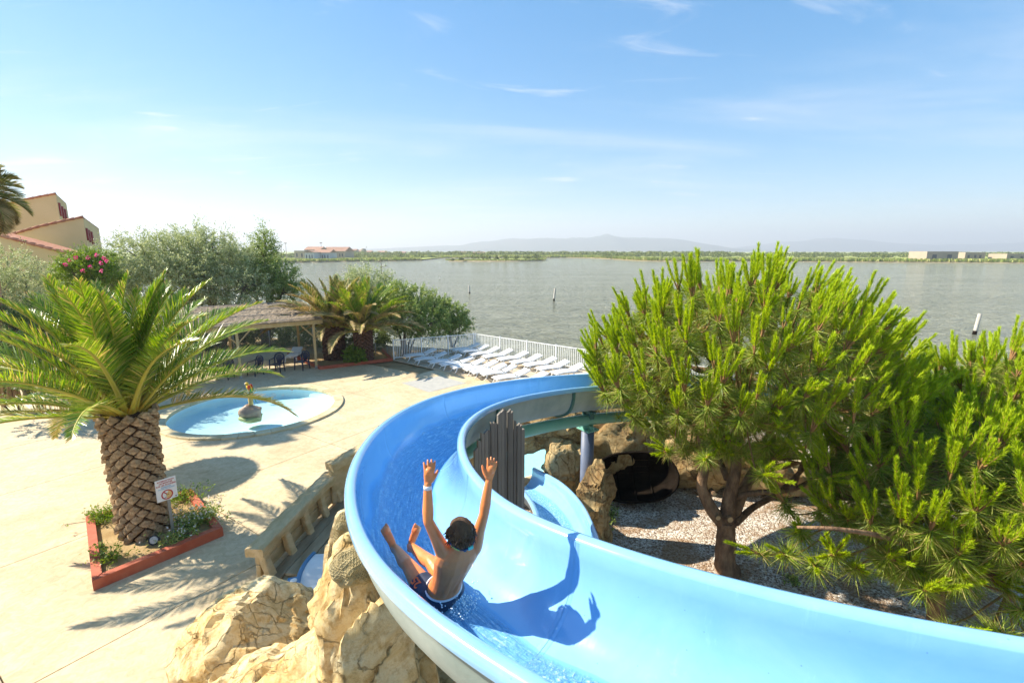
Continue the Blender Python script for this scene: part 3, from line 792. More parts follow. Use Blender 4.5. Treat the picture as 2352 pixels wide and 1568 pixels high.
for t_, z in ((0.5, 1.0), (0.5, 2.6)):
    mb = MB(); mb.box((0, 0, 0), (L_f, 0.05, 0.08)); mb.build('rail', M['greywood'], screen, loc=(fd * L_f * 0.5 - fnrm * 0.04 + Vector((0, 0, z))), rot=(0, 0, math.atan2(fd.y, fd.x)))
mb = MB(); mb.box((0, 0, 1.72), (0.09, 0.09, 3.5)); mb.build('post', M['greywood'], screen, loc=fd * (L_f + 0.035) - fnrm * 0.06, rot=(0, 0, math.atan2(fd.y, fd.x)))
# ------------------------------------------------------------------ artificial rocks
def boulder(c, rad, seed, sub=5, planes=20, lo=0.58, hi=0.95, amp=0.085, rz=0.0, freq=1.6):
    rr = random.Random(seed)
    bm = bmesh.new(); bmesh.ops.create_icosphere(bm, subdivisions=sub, radius=1.0)
    co = np.array([v.co[:] for v in bm.verts]); F = np.array([[v.index for v in f.verts] for f in bm.faces]); bm.free()
    nr = []
    for k in range(planes):
        while True:
            q = Vector((rr.uniform(-1, 1), rr.uniform(-1, 1), rr.uniform(-1, 1)))
            if 0.1 < q.length < 1: break
        nr.append((q.normalized(), rr.uniform(lo, hi)))
    nn = np.array([n[:] for n, d in nr]); dd = np.array([d for n, d in nr])
    dots = np.maximum(co @ nn.T, 1e-3)
    rad_ = np.minimum(np.where(co @ nn.T > 0.02, dd / dots, 9).min(1), 1.0)
    P = co * rad_[:, None] * np.array(rad)
    cz, sz = math.cos(rz), math.sin(rz)
    P = np.stack([P[:, 0] * cz - P[:, 1] * sz, P[:, 0] * sz + P[:, 1] * cz, P[:, 2]], 1)
    out = np.empty_like(P); s3 = Vector((seed * 1.7, seed * 0.9, seed * 2.3))
    for i in range(len(P)):
        p = Vector(P[i]); q = p * freq + s3
        d = noise.fractal(q, 0.9, 2.1, 5) * amp
        # ledges and splits
        e = noise.noise(Vector((q.x * 0.8, q.y * 0.8, q.z * 2.6)))
        d += amp * 0.6 * (1.0 if e > 0.12 else 0.0)
        g = abs(noise.noise(q * 0.9 + Vector((9, 3, 1))))
        if g < 0.045: d -= amp * 0.7 * (1 - g / 0.045)
        nrm = Vector(co[i])
        out[i] = (p + nrm * d)[:]
    return mesh_np('boulder', out, F, smooth=True)
def rock_thing(name, label, base, lst, mat, sub=5):
    t = thing(name, base, label, 'rock')
    for k, (c, rad, seed, rz) in enumerate(lst):
        me = boulder(c, rad, seed, sub=sub, rz=rz)
        o = obj('boulder', me, mat, t, loc=Vector(c) - Vector(base))
        try: me.shade_smooth
        except Exception: pass
        md = o.modifiers.new('edge', 'EDGE_SPLIT'); md.split_angle = R(38)
    return t
rock_thing('rock_mound', 'rounded ochre boulder bulging over the paving beside the wrecked boat', (-4.0, 6.1, 0),
    [((-3.75, 6.05, 0.35), (1.05, 0.9, 1.15), 11, 0.5), ((-4.15, 5.45, 0.1), (0.6, 0.7, 0.6), 5, 0.2)], M['rock'])
rock_thing('rock_outcrop', 'tall cracked sandstone outcrop carrying the near chute', (-2.2, 4.8, 0),
    [((-1.90, 5.25, 1.35), (0.60, 0.72, 1.45), 21, 0.4), ((-2.6, 4.45, 0.7), (1.3, 1.05, 1.25), 8, 0.3), ((-1.75, 4.05, 1.25), (1.15, 0.95, 1.35), 31, 0.6),
     ((-1.35, 4.75, 1.7), (0.62, 0.70, 1.25), 17, 0.1), ((-0.75, 3.55, 1.45), (0.80, 0.62, 1.15), 44, 0.9), ((-3.4, 4.35, 0.3), (1.25, 1.0, 0.95), 52, 0.0), ((-0.9, 4.5, 1.4), (0.5, 0.6, 1.3), 63, 0.0), ((-1.32, 3.95, 1.9), (0.55, 0.6, 1.35), 64, 0.3), ((-0.80, 3.25, 1.75), (0.5, 0.42, 1.2), 65, 0.5), ((-1.52, 4.2, 2.15), (0.42, 0.52, 1.55), 66, 0.2), ((-1.27, 3.55, 2.05), (0.45, 0.46, 1.68), 67, 0.4), ((-1.0, 3.02, 2.0), (0.44, 0.42, 1.6), 68, 0.7)], M['rock'])
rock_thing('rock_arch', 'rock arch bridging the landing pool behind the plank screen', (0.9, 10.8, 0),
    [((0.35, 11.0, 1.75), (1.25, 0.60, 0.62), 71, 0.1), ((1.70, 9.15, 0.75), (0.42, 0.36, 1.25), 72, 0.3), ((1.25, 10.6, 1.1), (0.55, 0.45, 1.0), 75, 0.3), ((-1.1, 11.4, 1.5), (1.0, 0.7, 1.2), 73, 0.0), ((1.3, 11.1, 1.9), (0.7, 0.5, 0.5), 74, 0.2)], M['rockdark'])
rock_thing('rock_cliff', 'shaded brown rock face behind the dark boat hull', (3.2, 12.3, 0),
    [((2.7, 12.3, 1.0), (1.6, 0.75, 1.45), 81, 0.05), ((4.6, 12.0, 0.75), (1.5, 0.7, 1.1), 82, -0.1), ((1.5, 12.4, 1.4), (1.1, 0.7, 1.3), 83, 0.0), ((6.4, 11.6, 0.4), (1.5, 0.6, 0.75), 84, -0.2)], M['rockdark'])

# fishing net bundled on the outcrop
M['net'] = surf('net_twine', (0.46, 0.38, 0.22), (0.34, 0.27, 0.14), 0.95, 20.0, 0.3, 0.003, 80.0, 0.1)
def net_lump(t, c, rad, seed):
    bm = bmesh.new(); bmesh.ops.create_icosphere(bm, subdivisions=4, radius=1.0)
    for v in bm.verts:
        d = 1 + 0.22 * noise.noise(v.co * 2.3 + Vector((seed, 0, 0)))
        v.co = Vector((v.co.x * rad[0], v.co.y * rad[1], v.co.z * rad[2])) * d
    me = bpy.data.meshes.new('net_mesh'); bm.to_mesh(me); me2 = me.copy(); bm.free()
    o = obj('net_mesh', me, M['net'], t, loc=Vector(c) - wpos(t))
    w = o.modifiers.new('cords', 'WIREFRAME'); w.thickness = 0.018; w.use_replace = True
    me2.transform(Matrix.Scale(0.90, 4))
    obj('net_core', me2, M['rockdark'], t, loc=Vector(c) - wpos(t))
net = thing('fishing_net', at_d(815, 1290, 5.2), 'bundle of beige fishing net draped on the rocks beside the chute', 'net')
for (u, v, d, rad, sd) in ((812, 1300, 3.72, (0.15, 0.15, 0.13), 1), (806, 1262, 3.95, (0.13, 0.14, 0.12), 4), (794, 1225, 4.3, (0.09, 0.11, 0.18), 7)):
    net_lump(net, at_d(u, v, d), rad, sd)

# ------------------------------------------------------------------ wrecked boat of carved timber
M['carved'] = surf('carved_driftwood', (0.66, 0.51, 0.30), (0.47, 0.34, 0.17), 0.85, 2.2, 0.9, 0.03, 9.0, 0.2, world=True, stretch=(2.2, 0.8, 2.2))
wb0 = at(585, 1300, 0)
wreck = thing('wrecked_boat', wb0, 'carved driftwood boat wreck with a thick gunwale beside the rocks', 'boat')
gA, gB = at(588, 1262, 0.62), at(762, 1090, 0.70)
def plank_bar(name, pts, w, h, mat, parent, seed, seg=22, rough=0.016):
    ps = spline(pts, 12); mb = MB(); vs = []; n = len(ps)
    prof = [(-w, -h), (-w * 1.04, 0), (-w, h * 0.8), (-w * 0.8, h), (0, h * 1.06), (w * 0.8, h), (w, h * 0.8), (w * 1.04, 0), (w, -h)]
    for i, p in enumerate(ps):
        t = ps[min(i + 1, n - 1)] - ps[max(i - 1, 0)]; t.normalize()
        s = Vector((t.y, -t.x, 0)).normalized(); u_ = s.cross(t)
        for x, z in prof:
            q = p + s * x + u_ * z
            q += Vector((1, 1, 1)) * 0 + (s * (x / w) + u_ * (z / h)) * rough * noise.noise(q * 7 + Vector((seed, 0, 0)))
            vs.append(q)
    m_ = len(prof)
    fs = [(i * m_ + j, (i + 1) * m_ + j, (i + 1) * m_ + (j + 1) % m_, i * m_ + (j + 1) % m_) for i in range(n - 1) for j in range(m_)]
    fs += [tuple(range(m_)), tuple(reversed(range((n - 1) * m_, n * m_)))]
    mb.add(vs, fs, 0, False)
    return mb.build(name, mat, parent, world=True)
plank_bar('gunwale', [gA + Vector((0, -0.08, -0.02)), gA.lerp(gB, 0.35), gA.lerp(gB, 0.7), gB], 0.17, 0.085, M['carved'], wreck, 1)
gC, gD = at(756, 1072, 1.0), at(835, 1030, 1.12)
plank_bar('gunwale', [gC, gC.lerp(gD, 0.5), gD], 0.15, 0.10, M['carved'], wreck, 2)
gd_ = (gB - gA).normalized(); gs = Vector((gd_.y, -gd_.x, 0)).normalized()
for k in range(5):
    p = gA.lerp(gB, 0.02 + 0.24 * k) + gs * 0.10
    plank_bar('rib', [Vector((p.x, p.y, 0.58)) , Vector((p.x, p.y, 0.3)) + gs * 0.05, Vector((p.x, p.y, -0.02)) + gs * 0.16], 0.085, 0.05, M['carved'], wreck, 5 + k)
for k in range(2):
    a, b_ = gA.copy(), gB.copy(); z = 0.44 - 0.26 * k
    a.z = z; b_.z = z
    mb = MB(); q = (a + b_) / 2
    mb.bbox(q - gs * 0.0, ((b_ - a).length, 0.09, 0.25), Matrix.Rotation(math.atan2(gd_.y, gd_.x), 3, 'Z'), b=0.02); mb.build('hull_plank', M['carved'], wreck, world=True)
mb = MB(); q = (gC + gD) / 2; mb.bbox((q.x, q.y, 0.48), ((gD - gC).length * 1.0, 0.12, 0.86), Matrix.Rotation(math.atan2((gD - gC).y, (gD - gC).x), 3, 'Z'), b=0.03); mb.build('hull_plank', M['carved'], wreck, world=True)
M['deckplank'] = surf('worn_boat_planks', (0.38, 0.30, 0.19), (0.25, 0.18, 0.10), 0.9, 2.0, 0.8, 0.02, 12.0, 0.2, world=True, stretch=(3.0, 0.7, 1), rand=0.15)
for k in range(6):
    a = gA + gs * (0.30 + 0.27 * k); b_ = gB + gs * (0.30 + 0.27 * k)
    z = 0.06 + 0.012 * (k % 2)
    q = (a + b_) / 2; ln = (b_ - a).length * (1.02 - 0.06 * k)
    mb = MB(); mb.bbox((q.x + gd_.x * 0.06 * k, q.y + gd_.y * 0.06 * k, z), (ln, 0.25, 0.05), Matrix.Rotation(math.atan2(gd_.y, gd_.x), 3, 'Z'), b=0.012)
    mb.build('floor_plank', M['deckplank'], wreck, world=True)
# blue slatted grate between the rocks
M['combblue'] = surf('scuffed_blue_plastic', (0.05, 0.17, 0.33), (0.08, 0.22, 0.40), 0.5, 8.0, 0.1, 0.003, 40.0)
M['white'] = surf('white_plastic', (0.80, 0.80, 0.79), (0.72, 0.72, 0.72), 0.45, 3.0, 0, world=True)
gp = [at(u, v, 0.42) for u, v in ((690, 1372), (684, 1350), (687, 1325), (696, 1303), (708, 1285), (722, 1270))]
grate = thing('slatted_grate', gp[0], 'curved blue frame with white slats and two white discs between the rocks', 'grate')
gps = spline(gp, 5)
MB().tube(gps, 0.045, 6).build('frame', M['combblue'], grate, world=True)
pc = at(673, 1342, 0.43); MB().bbox(pc, (0.20, 0.34, 0.07), Matrix.Rotation(R(18), 3, 'Z'), b=0.02).build('end_plate', M['combblue'], grate, world=True)
for dv in (-9, 8):
    p = at(672 + dv * -0.25, 1342 + dv, 0.47); mb = MB(); mb.lathe([(0.0, 0.012), (0.055, 0.012), (0.06, 0.0)], 16, p); mb.build('disc', M['white'], grate, world=True)
for k in range(3, len(gps) - 2):
    for h in (0.0, 0.5):
        p = gps[k].lerp(gps[k + 1], h); mb = MB(); mb.box(p + Vector((0.24, 0.02, 0.0)), (0.46, 0.022, 0.02), Matrix.Rotation(R(4), 3, 'Z')); mb.build('slat', M['white'], grate, world=True)

# ------------------------------------------------------------------ old dark boat hull on its side
M['darkwood'] = surf('dark_wood_with_shade', (0.018, 0.013, 0.010), (0.009, 0.007, 0.005), 0.95, 4.0, 0.3, 0.01, 30.0, 0.02, stretch=(1, 1, 1))  # dark wood, base colour darkened further for the shade over the hull
bc = at(1452, 1142, 0.0)
boat = thing('old_boat', bc, 'old dark boat hull lying on its side against the rock face', 'boat')
bx = Vector((0.97, -0.12, 0.10)).normalized(); bo = Vector((0.12, -0.72, 0.62)).normalized(); bu = bo.cross(bx).normalized()
bo = bx.cross(bu)
cB = bc + Vector((0.02, -0.10, 0.60))
if bu.z < 0: bu = -bu
def hullpt(a, d, k=1.0):
    """a along 0..1, d across -1..1"""
    X = (a - 0.5) * 2
    w = max(0.0, 1 - abs(X) ** 2.6)
    dep = 0.55 * w ** 0.6 * (1 - abs(d) ** 2.2)
    return cB + bx * X * 1.02 * k + bu * d * 0.60 * w ** 0.5 * k - bo * dep * k
na, nd = 30, 5
for s_ in range(10):
    d0, d1 = -1 + 0.2 * s_, -1 + 0.2 * (s_ + 1)
    mb = MB(); vs = []
    for off in (0.0, 1.0):
        for i in range(na + 1):
            for j in range(3):
                d = d0 + (d1 - 0.012 - d0) * j / 2
                vs.append(hullpt(i / na, d) - bo * 0.03 * off)
    m_ = 3; tot = (na + 1) * 3
    fs = [(i * m_ + j, (i + 1) * m_ + j, (i + 1) * m_ + j + 1, i * m_ + j + 1) for i in range(na) for j in range(2)]
    fs += [tuple(tot + q for q in reversed(f)) for f in fs]
    mb.add(vs, fs, 0, True); mb.build('strake', M['darkwood'], boat, world=True)
rim = [hullpt(i / 40, 1.0) for i in range(41)] + [hullpt(i / 40, -1.0) for i in range(39, -1, -1)]
MB().tube(rim, 0.035, 6, caps=False).build('gunwale', M['darkwood'], boat, world=True)
for a in (0.3, 0.5, 0.7):
    MB().tube([hullpt(a, -1 + 2 * j / 12) + bo * 0.02 for j in range(13)], 0.022, 6).build('rib', M['darkwood'], boat, world=True)
# ------------------------------------------------------------------ round paddling pool
M['coping'] = surf('coping_stone', (0.62, 0.53, 0.34), (0.50, 0.40, 0.22), 0.75, 2.5, 0.3, 0.006, 60.0, 0.3, rand=0.10)
pool = thing('paddling_pool', POOL_C, 'round paddling pool with pale stone coping on the paved deck', 'pool')
NC = 40
for k in range(NC):
    a0, a1 = 2 * math.pi * k / NC + 0.003, 2 * math.pi * (k + 1) / NC - 0.003
    vs = []
    for z in (-0.05, 0.07):
        for r_ in (POOL_R - 0.34, POOL_R + 0.02):
            for j in range(4):
                a = a0 + (a1 - a0) * j / 3
                rr_ = r_ if z < 0 or r_ < POOL_R else r_ - 0.015
                vs.append((rr_ * math.cos(a), rr_ * math.sin(a), z - (0.006 if (z > 0 and r_ > POOL_R) else 0)))
    fs = []
    for j in range(3):
        fs += [(8 + j, 8 + j + 1 - 0, 12 + j + 1, 12 + j), (j, j + 1, 9 + j, 8 + j), (4 + j + 1, 4 + j, 12 + j, 13 + j)]
    fs = [tuple(reversed(f)) if i_ % 3 == 0 else f for i_, f in enumerate(fs)]
    fs += [(0, 8, 12, 4), (3, 7, 15, 11)]
    mb = MB(); mb.add(vs, fs); mb.build('coping_stone', M['coping'], pool)
PR = POOL_R - 0.31
mb = MB(); mb.lathe([(PR, 0.03), (PR - 0.01, -0.36), (PR - 0.12, -0.44), (0.0, -0.62)], 96, (0, 0, 0)); mb.build('basin', M['poolpaint'], pool)
mb = MB(); g = []; nr_ = 26; na_ = 72
for i in range(nr_ + 1):
    for j in range(na_):
        a = 2 * math.pi * j / na_; r_ = (PR - 0.004) * i / nr_
        g.append((r_ * math.cos(a), r_ * math.sin(a), -0.12))
mb.add(g, [(i * na_ + j, (i + 1) * na_ + j, (i + 1) * na_ + (j + 1) % na_, i * na_ + (j + 1) % na_) for i in range(nr_) for j in range(na_)], 0, True)
mb.build('pool_water', M['poolwater'], pool)
M['skim'] = plain('skimmer_green', (0.10, 0.17, 0.12), 0.5)
def on_wall(ang, z): return Vector(((PR - 0.012) * math.cos(ang), (PR - 0.012) * math.sin(ang), z))
a = R(128)
mb = MB(); mb.bbox(on_wall(a, -0.05), (0.03, 0.42, 0.13), Matrix.Rotation(a, 3, 'Z'), b=0.008); mb.build('skimmer_frame', M['white'], pool)
mb = MB(); mb.box(on_wall(a, -0.05) * 0.994 + Vector((0, 0, 0)), (0.03, 0.33, 0.085), Matrix.Rotation(a, 3, 'Z')); mb.build('skimmer_mouth', M['skim'], pool)
for (ang, z, rr_) in ((R(104), -0.30, 0.11), (R(96), -0.32, 0.06)):
    mb = MB(); p = on_wall(ang, z); t_ = Vector((-math.cos(ang), -math.sin(ang), 0))
    mb.tube([p, p + t_ * 0.02], rr_, 14); mb.build('inlet_cap', M['white'], pool)
# blue no-diving mark on the basin wall
M['signblue'] = plain('sign_blue', (0.12, 0.38, 0.62), 0.5); M['signred'] = plain('sign_red', (0.50, 0.02, 0.03), 0.5)
ang = R(88); p = on_wall(ang, -0.045); t_ = Vector((-math.cos(ang), -math.sin(ang), 0)); s_ = Vector((-t_.y, t_.x, 0))
mk = MB(); mk.tube([p, p + t_ * 0.008], 0.055, 18); o_mk = mk.build('warning_disc', M['signred'], pool)
mk = MB(); mk.tube([p + t_ * 0.004, p + t_ * 0.011], 0.040, 18); mk.build('disc_face', M['white'], o_mk)
mk = MB(); mk.box(p + t_ * 0.012, (0.012, 0.075, 0.010), Matrix.Rotation(ang, 3, 'Z') @ Matrix.Rotation(R(45), 3, 'X')); mk.build('slash', M['signred'], o_mk)
for q in (-0.13, 0.13):
    for dz in (0.012, -0.014):
        mk = MB(); mk.box(p + s_ * q + t_ * 0.006 + Vector((0, 0, dz)), (0.006, 0.11, 0.014), Matrix.Rotation(ang, 3, 'Z')); mk.build('mark_line', M['signblue'], o_mk)

# fountain: rock in the water, cut-bamboo post and a painted parrot
fc = at(579, 953, -0.12)
M['founrock'] = surf('painted_rock', (0.30, 0.19, 0.12), (0.44, 0.30, 0.20), 0.5, 3.0, 0.4, 0.02, 14.0, 0.5)
M['algae'] = surf('algae_band', (0.42, 0.40, 0.14), (0.50, 0.47, 0.20), 0.6, 4.0, 0.2, 0.01, 20.0)
fount = thing('fountain_rock', (fc.x, fc.y, -0.6), 'brown fountain rock standing in the paddling pool', 'fountain')
me = boulder((0, 0, 0), (0.46, 0.40, 0.42), 91, sub=4, amp=0.03); obj('stone', me, M['founrock'], fount, loc=(0, 0, 0.42 + 0.12))
me = boulder((0, 0, 0), (0.475, 0.42, 0.22), 91, sub=4, amp=0.03); obj('stone_foot', me, M['algae'], fount, loc=(0, 0, 0.36))
M['bamboo'] = surf('bamboo_cast', (0.62, 0.46, 0.16), (0.50, 0.34, 0.10), 0.6, 6.0, 0.2, 0.004, 30.0)
mb = MB(); mb.lathe([(0.085, 0.0), (0.08, 0.04), (0.088, 0.2), (0.08, 0.22), (0.09, 0.38), (0.094, 0.40), (0.07, 0.40), (0.06, 0.34)], 16, (0.0, 0, 0.90)); mb.build('bamboo_post', M['bamboo'], fount)
par = thing('parrot_figure', (fc.x, fc.y, 0.70), 'small painted parrot figure on the fountain post', 'figurine')
M['pr'] = plain('parrot_red', (0.55, 0.05, 0.02), 0.4); M['py'] = plain('parrot_yellow', (0.75, 0.48, 0.03), 0.4)
M['pg'] = plain('parrot_green', (0.05, 0.28, 0.08), 0.4); M['pw'] = plain('parrot_white', (0.8, 0.76, 0.66), 0.4); M['pk'] = plain('parrot_black', (0.02, 0.02, 0.02), 0.4)
MB().tube([(0, 0, -0.03), (0, 0, 0.14)], 0.02, 8).build('spout_pipe', M['pk'], par)
mb = MB(); mb.tube([(-0.05, 0, 0.36), (-0.03, 0, 0.30), (0.02, 0, 0.20), (0.06, 0, 0.10)], [0.06, 0.085, 0.08, 0.04], 12); mb.build('body', M['py'], par)
MB().ball((-0.075, -0.01, 0.41), (0.062, 0.055, 0.06), 10).build('head', M['py'], par)
MB().tube([(-0.12, -0.01, 0.42), (-0.155, -0.012, 0.41), (-0.15, -0.012, 0.37)], [0.03, 0.02, 0.004], 8).build('beak', M['pw'], par)
for s in (-1, 1):
    w_ = MB(); w_.ball((0.03, 0.075 * s, 0.27), (0.065, 0.02, 0.11), 8); wo = w_.build('wing', M['pr'], par)
    w_ = MB(); w_.ball((0.08, 0.078 * s, 0.18), (0.04, 0.014, 0.08), 8); w_.build('wing_tip', M['pg'], wo)
mb = MB(); mb.tube([(0.07, 0, 0.12), (0.14, 0, -0.10), (0.20, 0, -0.32)], [0.045, 0.035, 0.012], 8, flat=0.5); to = mb.build('tail', M['pg'], par)
mb = MB(); mb.tube([(0.075, -0.012, 0.10), (0.145, -0.012, -0.12)], [0.03, 0.02], 8, flat=0.6); mb.build('tail_stripe', M['pr'], to)
MB().ball((-0.10, -0.055, 0.425), 0.012, 6).build('eye', M['pk'], par)

# ------------------------------------------------------------------ red planter with sign
M['redkerb'] = surf('red_painted_kerb', (0.42, 0.085, 0.04), (0.50, 0.14, 0.075), 0.65, 3.0, 0.25, 0.006, 40.0, 0.35, world=True)
M['soil'] = surf('sandy_soil', (0.46, 0.33, 0.17), (0.36, 0.24, 0.11), 0.95, 3.0, 0.8, 0.03, 22.0, 0.1, world=True)
def kerb_box(corners, name, label, w=0.15, h=0.20, soil_z=0.10, close=True, edges=None):
    c = [Vector((p.x, p.y, 0)) for p in corners]; cen = sum(c, Vector()) / len(c)
    t = thing(name, cen, label, 'planter')
    n = len(c)
    for i in range(n):
        if edges is not None and i not in edges: continue
        a, b_ = c[i], c[(i + 1) % n]; d = (b_ - a).normalized(); s = Vector((d.y, -d.x, 0))
        if (cen - a).dot(s) < 0: s = -s
        ia = c[i] + ((c[(i - 1) % n] - c[i]).normalized() + d) * w; ib = b_ + ((c[(i + 2) % n] - b_).normalized() - d) * w
        mb = MB(); q = [a, b_, ib, ia]
        lo = [p.copy() for p in q]
        mid = [p + Vector((0, 0, h - 0.025)) for p in q]
        cq = sum(q, Vector()) / 4
        tp = [p + Vector((0, 0, h)) + ((q[3 - k] if False else cq) - p).normalized() * 0.02 for k, p in enumerate(q)]
        vs = lo + mid + tp
        fs = [(k, (k + 1) % 4, 4 + (k + 1) % 4, 4 + k) for k in range(4)] + [(4 + k, 4 + (k + 1) % 4, 8 + (k + 1) % 4, 8 + k) for k in range(4)] + [(8, 9, 10, 11)]
        mb.add(vs, fs); me = mb.mesh('kerb', cen)
        bm = bmesh.new(); bm.from_mesh(me); bmesh.ops.recalc_face_normals(bm, faces=bm.faces); bm.to_mesh(me); bm.free()
        obj('kerb', me, M['redkerb'], t)
    # lumpy soil
    g = []; k_ = 18
    inn = [p + (cen - p) * (w * 0.6 / max(0.4, (cen - p).length)) for p in c]
    for i in range(k_ + 1):
        for j in range(k_ + 1):
            a_ = inn[0].lerp(inn[1], i / k_); b_ = inn[3].lerp(inn[2], i / k_); p = a_.lerp(b_, j / k_)
            g.append(p + Vector((0, 0, soil_z + 0.035 * noise.noise(p * 2.5) + 0.015 * noise.noise(p * 9))))
    mb = MB(); mb.add(g, [(i * (k_ + 1) + j, (i + 1) * (k_ + 1) + j, (i + 1) * (k_ + 1) + j + 1, i * (k_ + 1) + j + 1) for i in range(k_) for j in range(k_)], 0, True)
    mb.build('soil', M['soil'], t, world=True)
    return t
kerb_box(pl_c, 'palm_planter', 'square red kerbed planter at the foot of the big palm')

M['signwhite'] = plain('sign_white', (0.80, 0.80, 0.80), 0.4); M['galv'] = surf('galvanised_steel', (0.42, 0.43, 0.42), (0.34, 0.35, 0.35), 0.4, 8.0, 0, spec=0.5, metal=0.5)
M['signink'] = plain('sign_ink_red', (0.42, 0.02, 0.03), 0.5); M['inkblue'] = plain('sign_ink_blue', (0.10, 0.34, 0.60), 0.5); M['inkblack'] = plain('sign_ink_black', (0.02, 0.02, 0.02), 0.5)
M['signtan'] = plain('sign_tan', (0.75, 0.50, 0.22), 0.5); M['signyel'] = plain('sign_yellow', (0.80, 0.60, 0.05), 0.5)
sb = at(399, 1228, 0.10)
sign_yaw = math.atan2(E1.y, E1.x) - R(3)
sign = thing('warning_sign', sb, 'white no climbing sign on a steel post in the palm planter', 'sign', rz=sign_yaw)
mb = MB(); mb.box((0, 0.01, 0.62), (0.05, 0.03, 1.35)); mb.build('post', M['galv'], sign)
BW, BH, BZ = 0.37, 0.47, 1.06
pn = MB(); pn.bbox((-0.02, -0.016, BZ), (BW, 0.012, BH), b=0.003); panel = pn.build('sign_panel', M['signwhite'], sign)
def text_part(name, txt, size, loc, mat, parent, rot=(R(90), 0, 0)):
    cu = bpy.data.curves.new(name, 'FONT'); cu.body = txt; cu.size = size; cu.align_x = 'CENTER'; cu.align_y = 'CENTER'; cu.extrude = 0.0008
    cu.offset = 0.0012 * size / 0.05
    tmp = bpy.data.objects.new(name, cu); COL.objects.link(tmp)
    bpy.context.view_layer.update()
    me = bpy.data.meshes.new_from_object(tmp.evaluated_get(bpy.context.evaluated_depsgraph_get()))
    bpy.data.objects.remove(tmp)
    return obj(name, me, mat, parent, loc=loc, rot=rot)
yf = -0.0235
for txt, z, s, m_ in (('INTERDICTION', 0.188, 0.043, 'signink'), ('DE MONTER', 0.143, 0.043, 'signink'), ('SUR LES ROCHERS', 0.098, 0.043, 'signink'), ('FORBIDDEN', 0.056, 0.033, 'inkblue'), ('TO RISE ON ROCKS', 0.023, 0.033, 'inkblue')):
    text_part('lettering', txt, s, (-0.02, yf, BZ + z), M[m_], panel)
zc = BZ - 0.115
def ring(r0, r1, y, mat, name, parent, n=36, a0=0, a1=2 * math.pi):
    mb = MB(); vs = []
    for k in range(n + 1):
        a = a0 + (a1 - a0) * k / n
        for r_ in (r0, r1): vs.append((-0.02 + r_ * math.cos(a), y, zc + r_ * math.sin(a)))
    mb.add(vs, [(2 * k, 2 * k + 1, 2 * k + 3, 2 * k + 2) for k in range(n)]); return mb.build(name, mat, parent)
ring(0.0, 0.085, yf - 0.0002, M['signtan'], 'tan_field', panel, a0=R(-100), a1=R(70))
ring(0.083, 0.105, yf - 0.001, M['signred'], 'red_ring', panel)
mb = MB(); mb.box((-0.02 - 0.03, yf - 0.001, zc + 0.04), (0.02, 0.001, 0.10), (0, R(-40), 0)); mb.build('red_bar', M['signred'], panel)
mb = MB(); mb.tube([(-0.05, yf - 0.0016, zc - 0.04), (-0.02, yf - 0.0016, zc - 0.005), (-0.015, yf - 0.0016, zc + 0.035)], [0.008, 0.014, 0.008], 6, flat=0.1); mb.build('climber_mark', M['signyel'], panel)
for q in ((-0.05, -0.05), (-0.03, -0.02), (0.0, 0.0), (-0.07, -0.07)):
    mb = MB(); mb.box((-0.02 + q[0] + 0.02, yf - 0.002, zc + q[1]), (0.02, 0.001, 0.012), (0, R(30), 0)); mb.build('climber_limb', M['inkblack'], panel)
mb = MB(); mb.tube([(0.13, yf, BZ - 0.20), (0.13, yf - 0.001, BZ - 0.20)], 0.013, 10); mb.build('stamp', M['inkblack'], panel)
# small uplight
sp_ = at(358, 1240, 0.14)
lamp = thing('garden_spotlight', sp_, 'small black garden spotlight on the soil by the palm trunk', 'spotlight')
mb = MB(); mb.tube([(0, 0, 0.02), (0.03, -0.09, 0.06)], [0.075, 0.10], 16); mb.build('housing', M['inkblack'], lamp)
mb = MB(); mb.tube([(0.031, -0.091, 0.061), (0.033, -0.096, 0.063)], [0.075, 0.07], 16); mb.build('lens', plain('lamp_glass', (0.45, 0.45, 0.45), 0.2), lamp)
mb = MB(); mb.box((0, 0.03, -0.02), (0.14, 0.02, 0.10)); mb.build('bracket', M['galv'], lamp)

# ------------------------------------------------------------------ timber terrace, railing, loungers
tA, tB = at(908, 829, 0), at(1144, 881, 0)
T1 = (tB - tA).normalized(); T2 = Vector((-T1.y, T1.x, 0))
f0, fc_, = at(905, 827.5, 0), at(1092, 809.5, 0)
f1 = fc_ + T1 * 19.0
TW = (fc_ - tA).dot(T2) + 0.10
M['decking'] = surf('sun_bleached_decking', (0.56, 0.47, 0.35), (0.44, 0.36, 0.26), 0.8, 3.0, 0.4, 0.005, 30.0, 0.2, stretch=(0.6, 8.0, 1.0), rand=0.16)
terr = thing('timber_terrace', tA, None, None); terr['kind'] = 'structure'
nb = int(TW / 0.148); run = f0 - fc_
for k in range(nb):
    w0 = (k + 0.5) * TW / nb
    # left end follows the railing
    f = w0 / TW; start = (f0.lerp(fc_, f) - tA).dot(T1) - 0.05
    for (a, b_) in ((start, 4.6 + (k % 2) * 1.2), (4.606 + (k % 2) * 1.2, 10.2 - (k % 3) * 0.8), (10.206 - (k % 3) * 0.8, 15.5)):
        mb = MB(); mb.box((0, 0, 0), (b_ - a, TW / nb - 0.008, 0.045))
        mb.build('board', M['decking'], terr, loc=T1 * (a + b_) / 2 + T2 * w0 + Vector((0, 0, 0.0225 + 0.001 * (k % 2))), rot=(0, 0, math.atan2(T1.y, T1.x)))
M['whitepaint'] = surf('white_powder_coat', (0.80, 0.80, 0.78), (0.74, 0.74, 0.72), 0.4, 4.0, 0, world=True)
